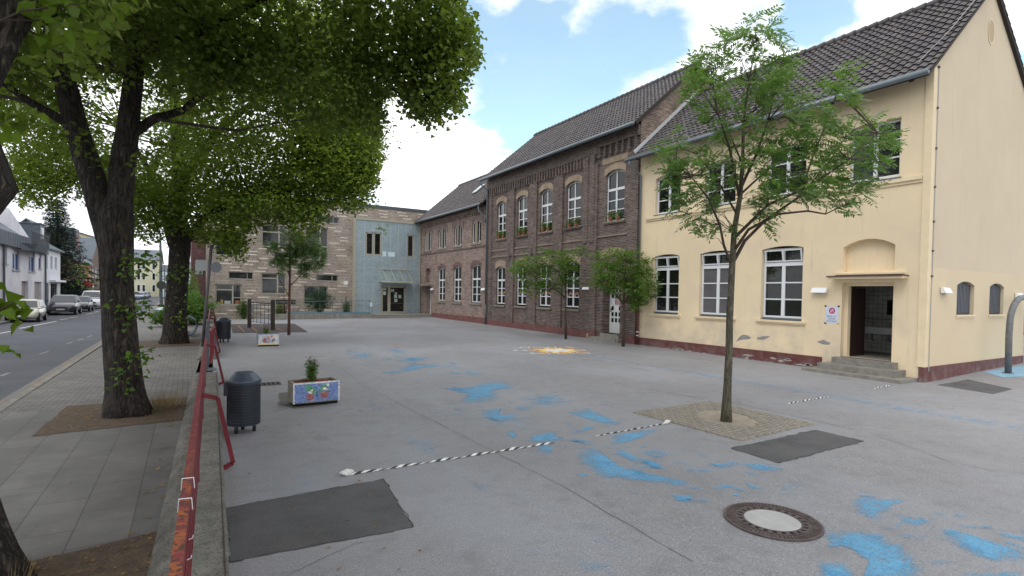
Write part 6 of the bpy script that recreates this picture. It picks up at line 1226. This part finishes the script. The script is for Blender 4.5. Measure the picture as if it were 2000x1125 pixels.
# ------------------------------------------------------------------ flower pots on the upper sills
for i, o in enumerate(ups):
    for k, du in enumerate((-.28, .26)):
        u = (o[0]+o[1])/2+du; nm = ('a reddish leaved' if (i+k) % 2 else 'a green bushy'); wn_ = ('leftmost', 'second from left', 'middle', 'second from right', 'rightmost')[i]
        t = thing('flower_pot', PF(u, 5.78, .02), f'terracotta pot with {nm} plant, {"right" if k == 0 else "left"} one on {wn_} upper sill', 'flower pot', 'flower pots on the upper window sills'); b = MB(); x_, y_, z_ = PF(u, 5.785, .02)
        b.lathe((x_, y_, z_), [(0, 0), (.075, 0), (.105, .17), (.115, .17), (.115, .20), (.09, .20), (.085, .17), (0, .17)], 14); b.build('pot', TERRA, t, smooth=False)
        rng = np.random.default_rng(100+i*2+k); c_ = np.array([x_, y_, z_+.32]); leaves('foliage', c_+rng.normal(0, 1, (110, 3))*[.09, .13, .11], .09, .055, LEAFB if (i+k) % 2 == 0 else LEAFM, t, rng)
        if (i+k) % 2: leaves('blossom', c_+rng.normal(0, 1, (26, 3))*[.08, .12, .09], .05, .04, FLOWR, t, rng)

# ------------------------------------------------------------------ street furniture
t = thing('leaning_sign_pole', (.42, 23.4, 0), 'dark leaning pole carrying the grey backs of two traffic signs', 'sign pole'); pz0 = Z(395, 682, 0); b = MB()
pa = np.array(pz0); Dp = float((pa-CAM)@fw); pt = DP(413, 478, Dp); b.tube([pa, (pa+pt)/2, pt], .055, 10); t.location = tuple(pa); LOC[t] = Vector(tuple(pa)); b.build('pole', mat('pole_metal', (.07, .068, .075), .6, (.1, .09, .09), 6, 1.), t, smooth=True)
s1 = np.array(DP(392, 519, Dp-.05)); ex_ = np.array([.92, -.38, 0]); ez_ = np.array([.03, 0, 1.])
b = MB(); q4 = lambda c, w_, h_: [c-ex_*w_-ez_*h_, c+ex_*w_-ez_*h_, c+ex_*w_+ez_*h_, c-ex_*w_+ez_*h_]; th_ = np.array([.38, .92, 0])*.008
s1 = np.array(DP(394, 518, Dp)); p_ = q4(s1, .22, .2); b.hexa([*[p-th_ for p in (p_[0], p_[1])], *[p+th_ for p in (p_[1], p_[0])], *[p-th_ for p in (p_[3], p_[2])], *[p+th_ for p in (p_[2], p_[3])]]); b.build('square_sign', mat('sign_back', (.30, .31, .31), .5), t)
s2 = np.array(DP(422, 522, Dp)); b = MB(); ring = [s2+ex_*.2*math.cos(a)+ez_*.2*math.sin(a) for a in np.linspace(0, 2*math.pi, 20, endpoint=False)]; b.q(*[p-th_ for p in ring]); b.q(*[p+th_ for p in ring[::-1]])
for i in range(20): j = (i+1) % 20; b.q(ring[i]-th_, ring[j]-th_, ring[j]+th_, ring[i]+th_)
b.build('round_sign', mat('sign_back_dark', (.13, .14, .16), .5), t)
LB = (-2.75, 57.0, 0); t = thing('street_lamp', LB, 'tall thin grey street lamp with a long arm over the road', 'street lamp'); Dl = float((np.array(DP(314, 590, 50))-CAM)@fw); LD = 50.; pbase = Z(315, 606, 0); Dl = float((np.array(pbase)-CAM)@fw)
t.location = pbase; LOC[t] = Vector(pbase); tp = DP(313, 456, Dl); b = MB(); b.tube([pbase, DP(314, 530, Dl), tp], [.16, .13, .1], 8); LMP = mat('lamp_post_grey', (.12, .14, .15), .5); b.build('post', LMP, t); b = MB(); b.tube([tp, DP(290, 457, Dl), DP(270, 459, Dl)], [.08, .07, .06], 6); b.build('arm', LMP, t); b = MB(); e = DP(268, 460, Dl); b.box(e[0]-.6, e[0]+.5, e[1]-.2, e[1]+.2, e[2]-.12, e[2]+.1); b.build('lamp_head', LMP, t)
e = DP(315, 557, Dl-.3); b = MB(); b.lathe((0, 0, 0), [(0, 0), (.42, 0), (.42, .05), (0, .05)], 20); b.v = [(e[0]+x, e[1]+z_, e[2]+y) for x, y, z_ in b.v]; b.build('round_sign', mat('dark_sign', (.05, .06, .05), .6), t)
pb2 = Z(322, 600, 0); t = thing('thin_sign_post', pb2, 'thin sign post standing just right of the street lamp', 'sign post'); Dq = float((np.array(pb2)-CAM)@fw); b = MB(); b.tube([pb2, DP(321, 517, Dq)], .06, 6); b.build('post', LMP, t); b = MB(); e = DP(321, 524, Dq); b.box(e[0]-.3, e[0]+.3, e[1]-.02, e[1]+.02, e[2]-.4, e[2]+.4); b.build('sign', mat('sign_pale', (.3, .32, .35), .5), t)
# spiral bicycle rack behind the second trunk
pr = Z(361, 668, 0); t = thing('bicycle_rack', (.05, 29.5, 0), 'dark spiral bicycle rack half hidden behind the second trunk', 'bicycle rack'); b = MB(); P_ = []
for k in range(170): a = k/10*2*math.pi; P_.append((.02+.36*math.cos(a), 29.2+.14*k/10*1.0, .48+.42*math.sin(a)))
b.tube(P_, .022, 6); b.build('coil', DKGREY, t, smooth=True); b = MB()
for y in (29.25, 31.5): b.tube([(.0, y, 0), (.0, y, .12)], .04, 6)
b.build('foot', DKGREY, t)
# play / fitness frame
t = thing('rope_play_frame', (3.6, 33.5, 0), 'play frame of two dark square posts with a hanging net between them', 'play frame'); pL, pR = Vector(G(487, 640)), Vector(G(532.5, 645)); pD = DKGREY
POST = mat('dark_timber_post', (.075, .058, .05), .85, (.05, .04, .036), 6, 1.); TEAL = mat('post_cap', (.30, .36, .33), .5)
for p in (pL, pR): b = MB(); b.box(p.x-.1, p.x+.1, p.y-.1, p.y+.1, p.z, 1.70+.0); o_ = b.build('post', POST, t); b = MB(); b.box(p.x-.11, p.x+.11, p.y-.11, p.y+.11, 1.70, 1.76); b.build('cap', TEAL, o_)
b = MB(); b.bar((pL.x, pL.y, 1.5), (pR.x, pR.y, 1.5), .06, .06); b.build('crossbar', POST, t); b = MB()
for k in range(1, 6): q_ = pL+(pR-pL)*k/6; b.tube([(q_.x, q_.y, 1.5), (q_.x, q_.y, .35)], .015, 5)
for k in range(5): z = .4+k*.25; b.tube([(pL.x, pL.y, z), (pR.x, pR.y, z)], .012, 5)
b.build('net', mat('net_rope', (.03, .09, .12), .8), t)
# arched grey post at the right edge
t = thing('arched_pole', (21.38, 6.26, gz(21.38, 6.26)), 'thick grey steel pole bending over to the right on a blue painted pad', 'pole'); b = MB(); A_ = [(21.32, 6.26, gz(21.3, 6.26)), (21.27, 6.26, 1.2), (21.30, 6.26, 1.55)]
for k in range(1, 9): a = math.pi-k*math.pi/16*1.0; A_.append((22.3+1.0*math.cos(a), 6.26, 1.55+.85*math.sin(a)))
A_ += [(23.4, 6.26, 2.42)] + [(23.6+1.0*math.sin(k*math.pi/12), 6.26, 1.57+.85*math.cos(k*math.pi/12)) for k in range(1, 7)]+[(24.6, 6.26, .1)]
b.tube(A_, .085, 14); b.build('tube', mat('galvanised_steel', (.17, .18, .19), .55, (.12, .125, .13), 12, 1., bump=.2), t, smooth=True); b = MB(); b.lathe((21.32, 6.26, gz(21.3, 6.26)), [(.14, 0), (.14, .02), (0, .02)], 16); b.build('base_plate', ZINC, t)

# ------------------------------------------------------------------ cars
def carpaint(name, c): return mat(name, c, .28, spec=.6, coat=.6)
CGL = mat('car_glass', (.02, .03, .035), .06, spec=.9); CHR = mat('chrome', (.5, .5, .52), .2, metal=1.); HLAMP = mat('headlamp_glass', (.5, .55, .6), .1, metal=.3); TYRE = mat('tyre', (.015, .015, .016), .85); RIM = mat('rim', (.3, .31, .32), .35, metal=.6); PLATE = mat('number_plate', (.5, .52, .55), .5); CPL = mat('black_plastic', (.02, .02, .022), .6)
def car(L_, W_, H_, paint, label, pos, rz, wr=.32, hood=.95, suv=False, name='parked_car', cab=(.95, -1.75, .25, -1.35)):
    t = bpy.data.objects.new(name, None); COL.objects.link(t); LOC[t] = Vector((0, 0, 0)); tag(t, label, 'car', 'cars parked along the street')
    hl, hw = L_/2, W_/2; belt = hood+.04; st = [(-hl, .62, .45, belt*.78), (-hl+.06, .86, .30, belt*.97), (-hl+.35, .97, .24, belt), (-hl*.5, 1, .22, belt), (0, 1, .2, belt), (hl*.38, 1, .2, belt-.01), (hl*.52, 1, .2, belt-.05), (hl-.55, .97, .22, hood*.90), (hl-.18, .88, .26, hood*.80), (hl-.02, .70, .32, hood*.66), (hl, .55, .42, hood*.55)]
    b = MB(); ring = []
    for x, wf, zb, zt in st:
        w_ = hw*wf; h = zt-zb; ring.append([(x, -w_*.86, zb), (x, -w_, zb+h*.25), (x, -w_*1.0, zb+h*.6), (x, -w_*.95, zb+h*.86), (x, -w_*.80, zt), (x, -w_*.4, zt+.02), (x, 0, zt+.03), (x, w_*.4, zt+.02), (x, w_*.80, zt), (x, w_*.95, zb+h*.86), (x, w_*1.0, zb+h*.6), (x, w_, zb+h*.25), (x, w_*.86, zb)])
    for r in ring: b.v += r
    n = 13
    for i in range(len(ring)-1):
        for j in range(n-1): b.f.append((i*n+j, i*n+j+1, (i+1)*n+j+1, (i+1)*n+j)); b.m.append(0)
        b.f.append((i*n, (i+1)*n, (i+1)*n+n-1, i*n+n-1)); b.m.append(0)
    b.f.append(tuple(range(n))); b.m.append(0); b.f.append(tuple((len(ring)-1)*n+j for j in range(n))); b.m.append(0)
    body = b.build('body', paint, t, smooth=True)
    xf, xr, tf, tr_ = cab; b = MB(); z0, z1 = belt-.03, H_
    def cs(s): xs_ = xf+(tf-xf)*s, xr+(tr_-xr)*s; return xs_[0], xs_[1], hw*(.94-.20*s), z0+(z1-.06-z0)*s
    a, c = cs(0), cs(1)
    for s in (1, -1): b.q((a[1], s*a[2], a[3]), (a[0], s*a[2], a[3]), (c[0], s*c[2], c[3]), (c[1], s*c[2], c[3]))
    b.q((a[0], -a[2], a[3]), (a[0], a[2], a[3]), (c[0], c[2], c[3]), (c[0], -c[2], c[3])); b.q((a[1], -a[2], a[3]), (a[1], a[2], a[3]), (c[1], c[2], c[3]), (c[1], -c[2], c[3]))
    b.q((c[0], -c[2], c[3]), (c[0], c[2], c[3]), (c[0]-.25, c[2]*.8, z1), (c[0]-.25, -c[2]*.8, z1)); b.q((c[1], -c[2], c[3]), (c[1], c[2], c[3]), (c[1]+.2, c[2]*.8, z1), (c[1]+.2, -c[2]*.8, z1))
    for s in (1, -1): b.q((c[1], s*c[2], c[3]), (c[0], s*c[2], c[3]), (c[0]-.25, s*c[2]*.8, z1), (c[1]+.2, s*c[2]*.8, z1))
    b.q((c[0]-.25, -c[2]*.8, z1), (c[0]-.25, c[2]*.8, z1), (c[1]+.2, c[2]*.8, z1), (c[1]+.2, -c[2]*.8, z1)); b.build('roof', paint, t)
    def pane(nm, pts):
        b = MB(); b.q(*pts); return b.build(nm, CGL, t)
    lo, hi = cs(.1), cs(.93); e = .012
    pane('windscreen', [(lo[0]+e, -lo[2]+.08, lo[3]), (lo[0]+e, lo[2]-.08, lo[3]), (hi[0]+e, hi[2]-.06, hi[3]), (hi[0]+e, -hi[2]+.06, hi[3])]); pane('rear_window', [(lo[1]-e, -lo[2]+.1, lo[3]), (lo[1]-e, lo[2]-.1, lo[3]), (hi[1]-e, hi[2]-.08, hi[3]), (hi[1]-e, -hi[2]+.08, hi[3])])
    for s in (1, -1):
        ff = lambda q_, k: k[1]+(k[0]-k[1])*q_
        for q0, q1_ in ((.06, .30), (.33, .60), (.63, .93)): pane('side_window', [(ff(q0, lo), s*(lo[2]+e), lo[3]), (ff(q1_, lo), s*(lo[2]+e), lo[3]), (ff(min(q1_, .92), hi), s*(hi[2]+e), hi[3]), (ff(max(q0, .10), hi), s*(hi[2]+e), hi[3])])
        b = MB(); b.box(xf-.12, xf+.0, s*hw*1.0 if s > 0 else -hw-.16, hw+.16 if s > 0 else -hw*1.0, belt, belt+.13); b.build('wing_mirror', paint, t)
        b = MB(); xh = hl-.20; b.hexa([(xh-.25, s*hw*.90, hood*.70), (xh+.1, s*hw*.52, hood*.62), (xh+.12, s*hw*.50, hood*.70), (xh-.25, s*hw*.91, hood*.78), (xh-.33, s*hw*.86, hood*.78), (xh+.06, s*hw*.45, hood*.72), (xh+.05, s*hw*.46, hood*.79), (xh-.33, s*hw*.86, hood*.86)]); b.build('headlight', HLAMP, t)
    b = MB(); b.box(hl-.10, hl+.012, -hw*.48, hw*.48, hood*.52, hood*.66); b.box(hl-.12, hl+.008, -hw*.6, hw*.6, .30, hood*.40); b.build('grille', CPL, t); b = MB(); b.box(hl+.012, hl+.025, -.26, .26, hood*.42, hood*.42+.11); b.build('number_plate', PLATE, t)
    b = MB(); b.box(hl-.03, hl+.02, -hw*.62, hw*.62, .26, .30) if suv else b.box(hl-.03, hl+.01, -hw*.5, hw*.5, .24, .26); b.build('bumper_trim', CHR if suv else CPL, t)
    for xw in (hl-.82, -hl+.72):
        for s in (1, -1):
            b = MB(); b.lathe((0, 0, 0), [(0, 0), (wr+.07, 0), (wr+.07, .02), (0, .02)], 20); b.v = [(xw+x, s*(hw-.005)+s*z_*.2, wr+y) for x, y, z_ in b.v]; b.v = [v if v[2] > .12 else (v[0], v[1], .12) for v in b.v]; b.build('wheel_arch', CPL, t)
            b = MB(); b.lathe((0, 0, 0), [(0, -.1), (wr-.03, -.1), (wr, -.07), (wr, .07), (wr-.03, .1), (wr*.62, .1), (wr*.62, .06), (0, .06)], 24); b.v = [(xw+x, s*(hw-.06)+s*z_*.9, wr+y) for x, y, z_ in b.v]; o_ = b.build('wheel', TYRE, t)
            b = MB(); b.lathe((0, 0, 0), [(wr*.60, .07), (wr*.60, .095), (wr*.5, .09), (0, .08)], 20); b.v = [(xw+x, s*(hw-.055)+s*z_*.9, wr+y) for x, y, z_ in b.v]; b.build('rim', RIM, o_)
    t.location = pos; t.rotation_euler = (0, 0, rz); return t
S_ = -.12; car(3.85, 1.66, 1.47, carpaint('cream_car_paint', (.52, .50, .40)), 'pale cream small hatchback, nearest of the parked cars', (-9.25, 47.7, S_), R(-88), .29, .88, cab=(.85, -1.7, .2, -1.35))
car(4.5, 1.88, 1.66, carpaint('dark_grey_car_paint', (.022, .024, .036)), 'dark grey sport utility car parked behind the cream hatchback', (-9.0, 59., S_), R(-88), .35, 1.04, True, cab=(1.0, -2.1, .25, -1.6))
c3 = car(4.3, 1.8, 1.48, carpaint('black_car_paint', (.02, .025, .035)), 'black car third in the parked row', (-8.95, 66.3, S_), R(-88), .32, .92, cab=(.95, -1.9, .2, -1.3))
car(4.7, 1.9, 1.95, carpaint('white_car_paint', (.65, .66, .68)), 'white van fourth in the parked row, partly behind the forked trunk', (-9.0, 74.8, S_), R(-88), .34, 1.15, True, cab=(1.5, -2.2, .8, -2.05))
def cc2(label, pos, rz, src, paint):
    n_ = copy_tree(src); n_.location = pos; n_.rotation_euler = (0, 0, rz); n_['label'] = label
    for ch in n_.children:
        if ch.name.split('.')[0] in ('body', 'roof', 'wing_mirror'): ch.data = ch.data.copy(); ch.data.materials[0] = paint
    return n_
cc2('silver blue car facing us far down the road', (-8.3, 131., S_), R(-91), c3, carpaint('silver_blue_paint', (.22, .27, .36))); cc2('dark blue car just behind the distant silver one', (-8.3, 141., S_), R(-91), c3, carpaint('navy_paint', (.10, .13, .2))); cc2('farthest small dark car at the road bend', (-8.6, 155., S_), R(-91), c3, carpaint('far_dark_paint', (.06, .07, .1)))
cc2('light blue car glimpsed between the second trunk and the leaning pole', (.0, 47.6, 0), R(182), c3, carpaint('light_blue_paint', (.25, .33, .42)))
cc2('red car at the far right picture edge beyond the gable', (38., 11.6, .05), R(150), c3, carpaint('red_paint', (.30, .02, .02)))

# ------------------------------------------------------------------ houses across the street
HX = -12.
def PH(u, z, d): return (HX+d, u, z)
WALLW = mat('white_house_render', (.80, .79, .81), .85, (.63, .62, .67), .6, 1.); SLATE = mat('slate_cladding', (.10, .125, .15), .6, (.07, .09, .11), 3, 1.); BLUF = mat('blue_window', (.03, .11, .38), .3, (.03, .06, .14), 2, 1.)
t = thing('white_house', (HX, 62, 0), 'white rendered house with blue windows, slate mansard and roof terrace', 'house'); WH0, WH1 = 44., 68.6
o_ = [(57.4, 59.6, 3.5, 5.25), (62.5, 64.75, 3.5, 5.25), (66.25, 67.4, 3.88, 5.3), (54.8, 56., 3.9, 5.25), (60.2, 62.4, .1, 2.65), (64.6, 67.4, .1, 2.65), (49, 51, 3.6, 5.3), (46, 47.4, 3.6, 5.3)]
b = MB(); wall(b, PH, WH0, WH1, -.1, 5.75, [(*v, 0) for v in o_], .25); b.q((HX, WH0, -.1), (HX-9, WH0, -.1), (HX-9, WH0, 5.75), (HX, WH0, 5.75)); b.q((HX, WH1, -.1), (HX-9, WH1, -.1), (HX-9, WH1, 7.8), (HX, WH1, 5.75)); b.build('wall', WALLW, t)
for v in o_[:4]+o_[6:]:
    wo = window(t, PH, v[0]+.02, v[1]-.02, v[2]+.02, v[3]-.02, 0, .12, (), .09, frame=BLUF, glass=BLUF if v[0] > 50 else GLASS, vm=(.5,)); b = MB(); b.pb(PH, v[0]+.1, v[1]-.1, v[3]-.42, v[3]-.05, -.12, -.1); b.build('roller_blind', WALLW, wo); b = MB(); b.pb(PH, v[0]-.1, v[1]+.1, v[2]-.08, v[2], -.1, .08); b.build('sill', mat('window_sill_grey', (.4, .4, .42), .7), wo)
b = MB()
for v in o_[4:6]: b.pb(PH, v[0]+.02, v[1]-.02, v[2], v[3]-.02, -.25, -.22, m=0)
b.build('doorway', mat('beige_doorway', (.30, .27, .25), .7), t)
b = MB(); b.pb(PH, WH0, WH1, 5.3, 6.35, -.3, .35)
b.hexa([(HX+.30, WH0, 6.35), (HX+.30, 58, 6.35), (HX-2.6, 58, 8.6), (HX-2.6, WH0, 8.6), (HX+.28, WH0, 6.4), (HX+.28, 58, 6.4), (HX-2.6, 58, 8.7), (HX-2.6, WH0, 8.7)]); b.box(HX-9, HX-2.6, WH0, WH1, 5.7, 8.1); b.hexa([(HX+.3, 65.5, 6.35), (HX+.3, WH1, 6.35), (HX-2.6, WH1, 7.6), (HX-2.6, 65.5, 7.6), (HX+.3, 65.5, 6.4), (HX+.3, WH1, 6.4), (HX-2.6, WH1, 7.7), (HX-2.6, 65.5, 7.7)])
b.hexa([(HX+.35, 58.4, 5.15), (HX+.35, 65.2, 5.15), (HX+.9, 64, 5.2), (HX+.9, 59.6, 5.2), (HX+.35, 58.4, 5.75), (HX+.35, 65.2, 5.75), (HX+1.15, 64, 5.75), (HX+1.15, 59.6, 5.75)])
b.build('mansard_roof', SLATE, t)
b = MB()
for k in range(50): y = WH0+k*.49; b.pb(PH, y, y+.03, 5.35, 6.3, .35, .37)
b.build('cladding_seams', ZINC, t)
b = MB(); b.box(HX-2.6, HX-.2, 57.6, 57.8, 6.3, 8.4); b.q((HX-.2, 57.8, 8.3), (HX-.2, 57.8, 6.35), (HX-.2, 64.5, 6.35)); b.q((HX-2.5, 57.8, 8.4), (HX-2.5, 57.8, 6.3), (HX-2.5, 65.8, 6.3), (HX-2.5, 65.8, 7.9)); b.build('terrace_wall', WALLW, t)
b = MB(); b.box(HX-2.4, HX-.0, 66.9, 68.7, 6.6, 8.1); b.box(HX-2.5, HX+.1, 66.8, 68.8, 8.1, 8.2); b.build('dormer', SLATE, t); b = MB(); b.box(HX+.0, HX+.03, 67.2, 68.3, 6.8, 7.8); b.build('dormer_window', WHITE, t); b = MB(); b.box(HX+.03, HX+.05, 67.35, 68.15, 6.9, 7.7); b.build('dormer_pane', GLASS, t)
b = MB(); b.box(HX-3.6, HX-2.7, 60.3, 61.6, 8., 9.3); b.build('chimney', mat('grey_chimney', (.2, .2, .21), .8), t)
b = MB()
for k in range(26): y = 58.7+k*.26; b.tube([(HX+.95, y, 5.75), (HX+.95+.0, y, 6.75)], .018, 4)
b.tube([(HX+.95, 58.6, 6.78), (HX+.95, 65.2, 6.78)], .03, 5); b.build('balcony_railing', mat('wrought_iron', (.06, .06, .07), .6), t)
b = MB(); b.tube([(HX+.12, 54.6, 5.3), (HX+.12, 54.6, 0)], .08, 6); b.tube([(HX+.12, 68.5, 5.3), (HX+.12, 68.5, 0)], .08, 6); b.build('downpipe', DKGREY, t)
t = thing('small_white_house', (HX, 72, 0), 'narrow white house with a shop window and small dark windows left of the spruce', 'house'); b = MB(); o_ = [(69.4, 70.1, 3.95, 5.3), (71.4, 72.4, 3.95, 5.3), (73.5, 74.55, 3.95, 5.3), (71.4, 74.7, .5, 2.6), (69.2, 70.6, .1, 2.6)]
wall(b, PH, 68.62, 76.3, -.1, 6.0, [(*v, 0) for v in o_], .2); b.q((HX, 76.3, -.1), (HX, 76.3, 6.), (HX-3.5, 76.3, 8.2), (HX-7, 76.3, 6.), (HX-7, 76.3, -.1)); b.q((HX, 68.62, 5.7), (HX-3.5, 68.62, 8.2), (HX-7, 68.62, 6.)); b.build('wall', mat('white_house_paint', (.66, .67, .70), .85), t)
for v in o_: window(t, PH, v[0]+.02, v[1]-.02, v[2]+.02, v[3]-.02, 0, .1, (), .08, frame=WHITE if v[2] > 1 else DKGREY, glass=GLASS, vm=() if v[2] > 1 else (.5,))
b = MB(); b.hexa([(HX+.35, 68.5, 5.9), (HX+.35, 76.6, 5.9), (HX-3.5, 76.6, 8.3), (HX-3.5, 68.5, 8.3), (HX+.35, 68.5, 6.05), (HX+.35, 76.6, 6.05), (HX-3.5, 76.6, 8.45), (HX-3.5, 68.5, 8.45)]); b.hexa([(HX-7.3, 68.5, 5.9), (HX-7.3, 76.6, 5.9), (HX-3.5, 76.6, 8.3), (HX-3.5, 68.5, 8.3), (HX-7.3, 68.5, 6.05), (HX-7.3, 76.6, 6.05), (HX-3.5, 76.6, 8.45), (HX-3.5, 68.5, 8.45)]); b.build('roof', SLATE, t); b = MB(); b.pb(PH, 70.8, 76.4, 2.7, 2.9, 0, .5); b.build('shop_canopy', WHITE, t)
def house(name, x0, x1, y0, y1, h, rh, wm, rm, label, wins, axis='y', wmat=GLASS, front='x'):
    t = thing(name, ((x0+x1)/2, y0, 0), label, 'house'); b = MB(); b.box(x0, x1, y0, y1, -.1, h)
    if axis == 'y': xm = (x0+x1)/2; b.q((x0, y0, h), (x1, y0, h), (xm, y0, h+rh)); b.q((x0, y1, h), (x1, y1, h), (xm, y1, h+rh))
    else: ym = (y0+y1)/2; b.q((x1, y0, h), (x1, y1, h), (x1, ym, h+rh)); b.q((x0, y0, h), (x0, y1, h), (x0, ym, h+rh))
    b.build('wall', wm, t); b = MB(); o = .3
    if axis == 'y':
        for s0, s1_ in ((x0-o, 1), (x1+o, -1)): b.hexa([(s0, y0-o, h-.12), (s0, y1+o, h-.12), (xm, y1+o, h+rh), (xm, y0-o, h+rh), (s0, y0-o, h+.05), (s0, y1+o, h+.05), (xm, y1+o, h+rh+.18), (xm, y0-o, h+rh+.18)])
    else:
        for s0 in (y0-o, y1+o): b.hexa([(x0-o, s0, h-.12), (x1+o, s0, h-.12), (x1+o, ym, h+rh), (x0-o, ym, h+rh), (x0-o, s0, h+.05), (x1+o, s0, h+.05), (x1+o, ym, h+rh+.18), (x0-o, ym, h+rh+.18)])
    b.build('roof', rm, t)
    for wf, a, c, e, f in wins:
        b = MB(); g = MB()
        if wf == 'x': b.box(x1, x1+.05, a, c, e, f); g.box(x1+.05, x1+.07, a+.12, c-.12, e+.12, f-.12)
        else: b.box(a, c, y0-.05, y0, e, f); g.box(a+.12, c-.12, y0-.07, y0-.05, e+.12, f-.12)
        o_ = b.build('window', WHITE, t); g.build('pane', wmat, o_)
    return t
ORB = brick('orange_brick', 'YZ', (.42, .22, .10), (.36, .18, .08), (.35, .25, .18)); 
t = house('slate_roofed_house', -21.5, -12.6, 88., 103., 5.6, 4.8, ORB, SLATE, 'orange brick house with a tall grey mansard roof behind the spruce', [('x', 90.5, 92, 1, 2.6), ('x', 95, 96.5, 1, 2.6), ('x', 90.5, 92, 3.6, 5), ('y', -17, -15.4, 3.3, 4.8)])
b = MB(); b.hexa([(-13.0, 90, 5.7), (-13.0, 101, 5.7), (-14.5, 101, 8.6), (-14.5, 90, 8.6), (-12.6, 89.5, 5.75), (-12.6, 101.5, 5.75), (-14.2, 101, 8.9), (-14.2, 90, 8.9)]); b.box(-16, -13.2, 93.5, 97.5, 6., 10.2); b.build('dormer', SLATE, t); b = MB(); b.box(-13.2, -13.15, 94.2, 96.6, 7.4, 9.6); b.box(-15.6, -14., 93.44, 93.5, 7.6, 9.4); b.build('dormer_window', mat('dark_red_window', (.16, .04, .04), .5), t)
t = house('brick_corner_house', -21, -12.8, 104, 117, 6.4, 3.6, brick('brown_house_brick', 'YZ', (.16, .09, .07), (.12, .07, .05), (.2, .16, .14)), SLATE, 'brown brick house with grey roof farther along the street', [('x', 106, 107.4, 3.6, 5.2), ('x', 109, 110.4, 3.6, 5.2), ('x', 106, 107.4, .8, 2.4), ('y', -16.5, -14.5, 3.5, 5.4)], 'x')
CREAM = mat('cream_house', (.62, .55, .38), .85); YLH = mat('yellow_house', (.62, .60, .42), .85, (.58, .56, .40), .3, 1.); WHB = mat('white_low_building', (.62, .62, .66), .85); TEALH = mat('pale_blue_house', (.50, .62, .66), .85)
house('cream_house', -22, -12.3, 124, 142, 10.6, 1.4, CREAM, SLATE, 'tall cream house at the left of the far street opening', [('x', 127, 128.2, 7.4, 9.2), ('x', 131, 132.2, 7.4, 9.2), ('x', 127, 128.2, 4.2, 6), ('x', 131, 132.2, 4.2, 6), ('y', -14.5, -13.3, 7.2, 9)])
house('low_white_house', -18.5, -12.2, 152, 166, 3.8, 3.4, WHB, mat('brown_roof', (.10, .075, .08), .7), 'low white house with a dark brown roof at the end of the street', [('y', -14.6, -13, 1, 2.6)], 'x')
house('long_yellow_house', -15.2, -6.6, 172, 196, 9.6, 3.2, YLH, SLATE, 'long yellow three storey house closing the view down the street', [('y', x, x+.8, z, z+1.9) for x in (-13.6, -11.5, -10.4, -8.2) for z in (1.2, 4.3, 7.1)], 'x')
house('pale_blue_house', -6.2, 3.5, 168, 184, 6.9, 3.4, TEALH, mat('dark_tile_roof', (.09, .08, .09), .7), 'pale blue and white house right of the long yellow one', [('y', -5.2, -4.2, 4, 5.8), ('y', -2.6, -1.6, 4, 5.8), ('y', -5.2, -4.2, 1, 2.8)])
house('orange_house', 44, 54, 10, 24, 6.2, 3.2, mat('orange_render', (.55, .26, .09), .85), SLATE, 'orange house glimpsed past the gable at the right picture edge', [('y', 46, 47.2, 3.6, 5), ('y', 50, 51.2, 3.6, 5)])
# spruce
t = thing('spruce_tree', (-12.8, 79.8, 0), 'tall dark conical spruce between the white and the slate roofed house', 'tree'); rng = np.random.default_rng(77); b = MB(); b.tube([(-12.8, 79.8, 0), (-12.8, 79.8, 6), (-12.8, 79.8, 12.2)], [.28, .18, .03], 8); b.build('trunk', BARKT, t)
V = []; bt = MB()
for k in range(34):
    z = 1.2+k*.325; rad = 4.2*(1-(z-1.2)/11.4)**.85+.15; nb = 11
    for j in range(nb):
        a = j*2*math.pi/nb+k*.7+rng.normal(0, .12); r_e = rad*rng.uniform(.72, 1.1); e = np.array([-12.8+r_e*math.cos(a), 79.8+r_e*math.sin(a), z-.22*r_e+rng.normal(0, .08)]); s = np.array([-12.8, 79.8, z+.05])
        bt.tube([s, (s+e)/2+[0, 0, -.08], e+[0, 0, .05*r_e]], [.035, .02, .006], 4, cap=False)
        for q_ in range(int(10+14*r_e)): u = rng.random()**.6; p = s*(1-u)+e*u; sp_ = .28*(1-u)+.14; V.append(p+rng.normal(0, sp_, 3)*[1, 1, .28])
leaves('crown', np.array(V), .34, .09, LEAFS, t, rng, droop=.25, flat=.5); bt.build('branches', BARKT, t)
shrub('garden_shrub', (-11.8, 80.5, 0), (1.4, 4.2, 1.3), 3000, LEAFS, .22, .14, 'dull green garden shrubs below the spruce', 'shrub', 81)
shrub('garden_shrub', (-11.6, 90, 0), (1.2, 4., 1.1), 2000, LEAFB, .22, .14, 'small garden shrubs in front of the orange brick house', 'shrub', 82)
# red sign near the parked van
e = XP(69*1.0, 0, -10) ; ps = Z(158.5, 606, 0); t = thing('red_round_sign', (-10.6, 84, 0), 'red round topped street sign behind the parked van', 'sign'); b = MB(); b.tube([(-10.6, 84, 0), (-10.6, 84, 2.2)], .05, 6); b.build('post', LMP, t); b = MB(); b.lathe((0, 0, 0), [(0, 0), (.5, 0), (.5, .06), (0, .06)], 20); b.v = [(-10.6+x, 84+z_, 2.6+y*.8) for x, y, z_ in b.v]; b.build('panel', mat('street_sign_red', (.45, .05, .05), .6), t)
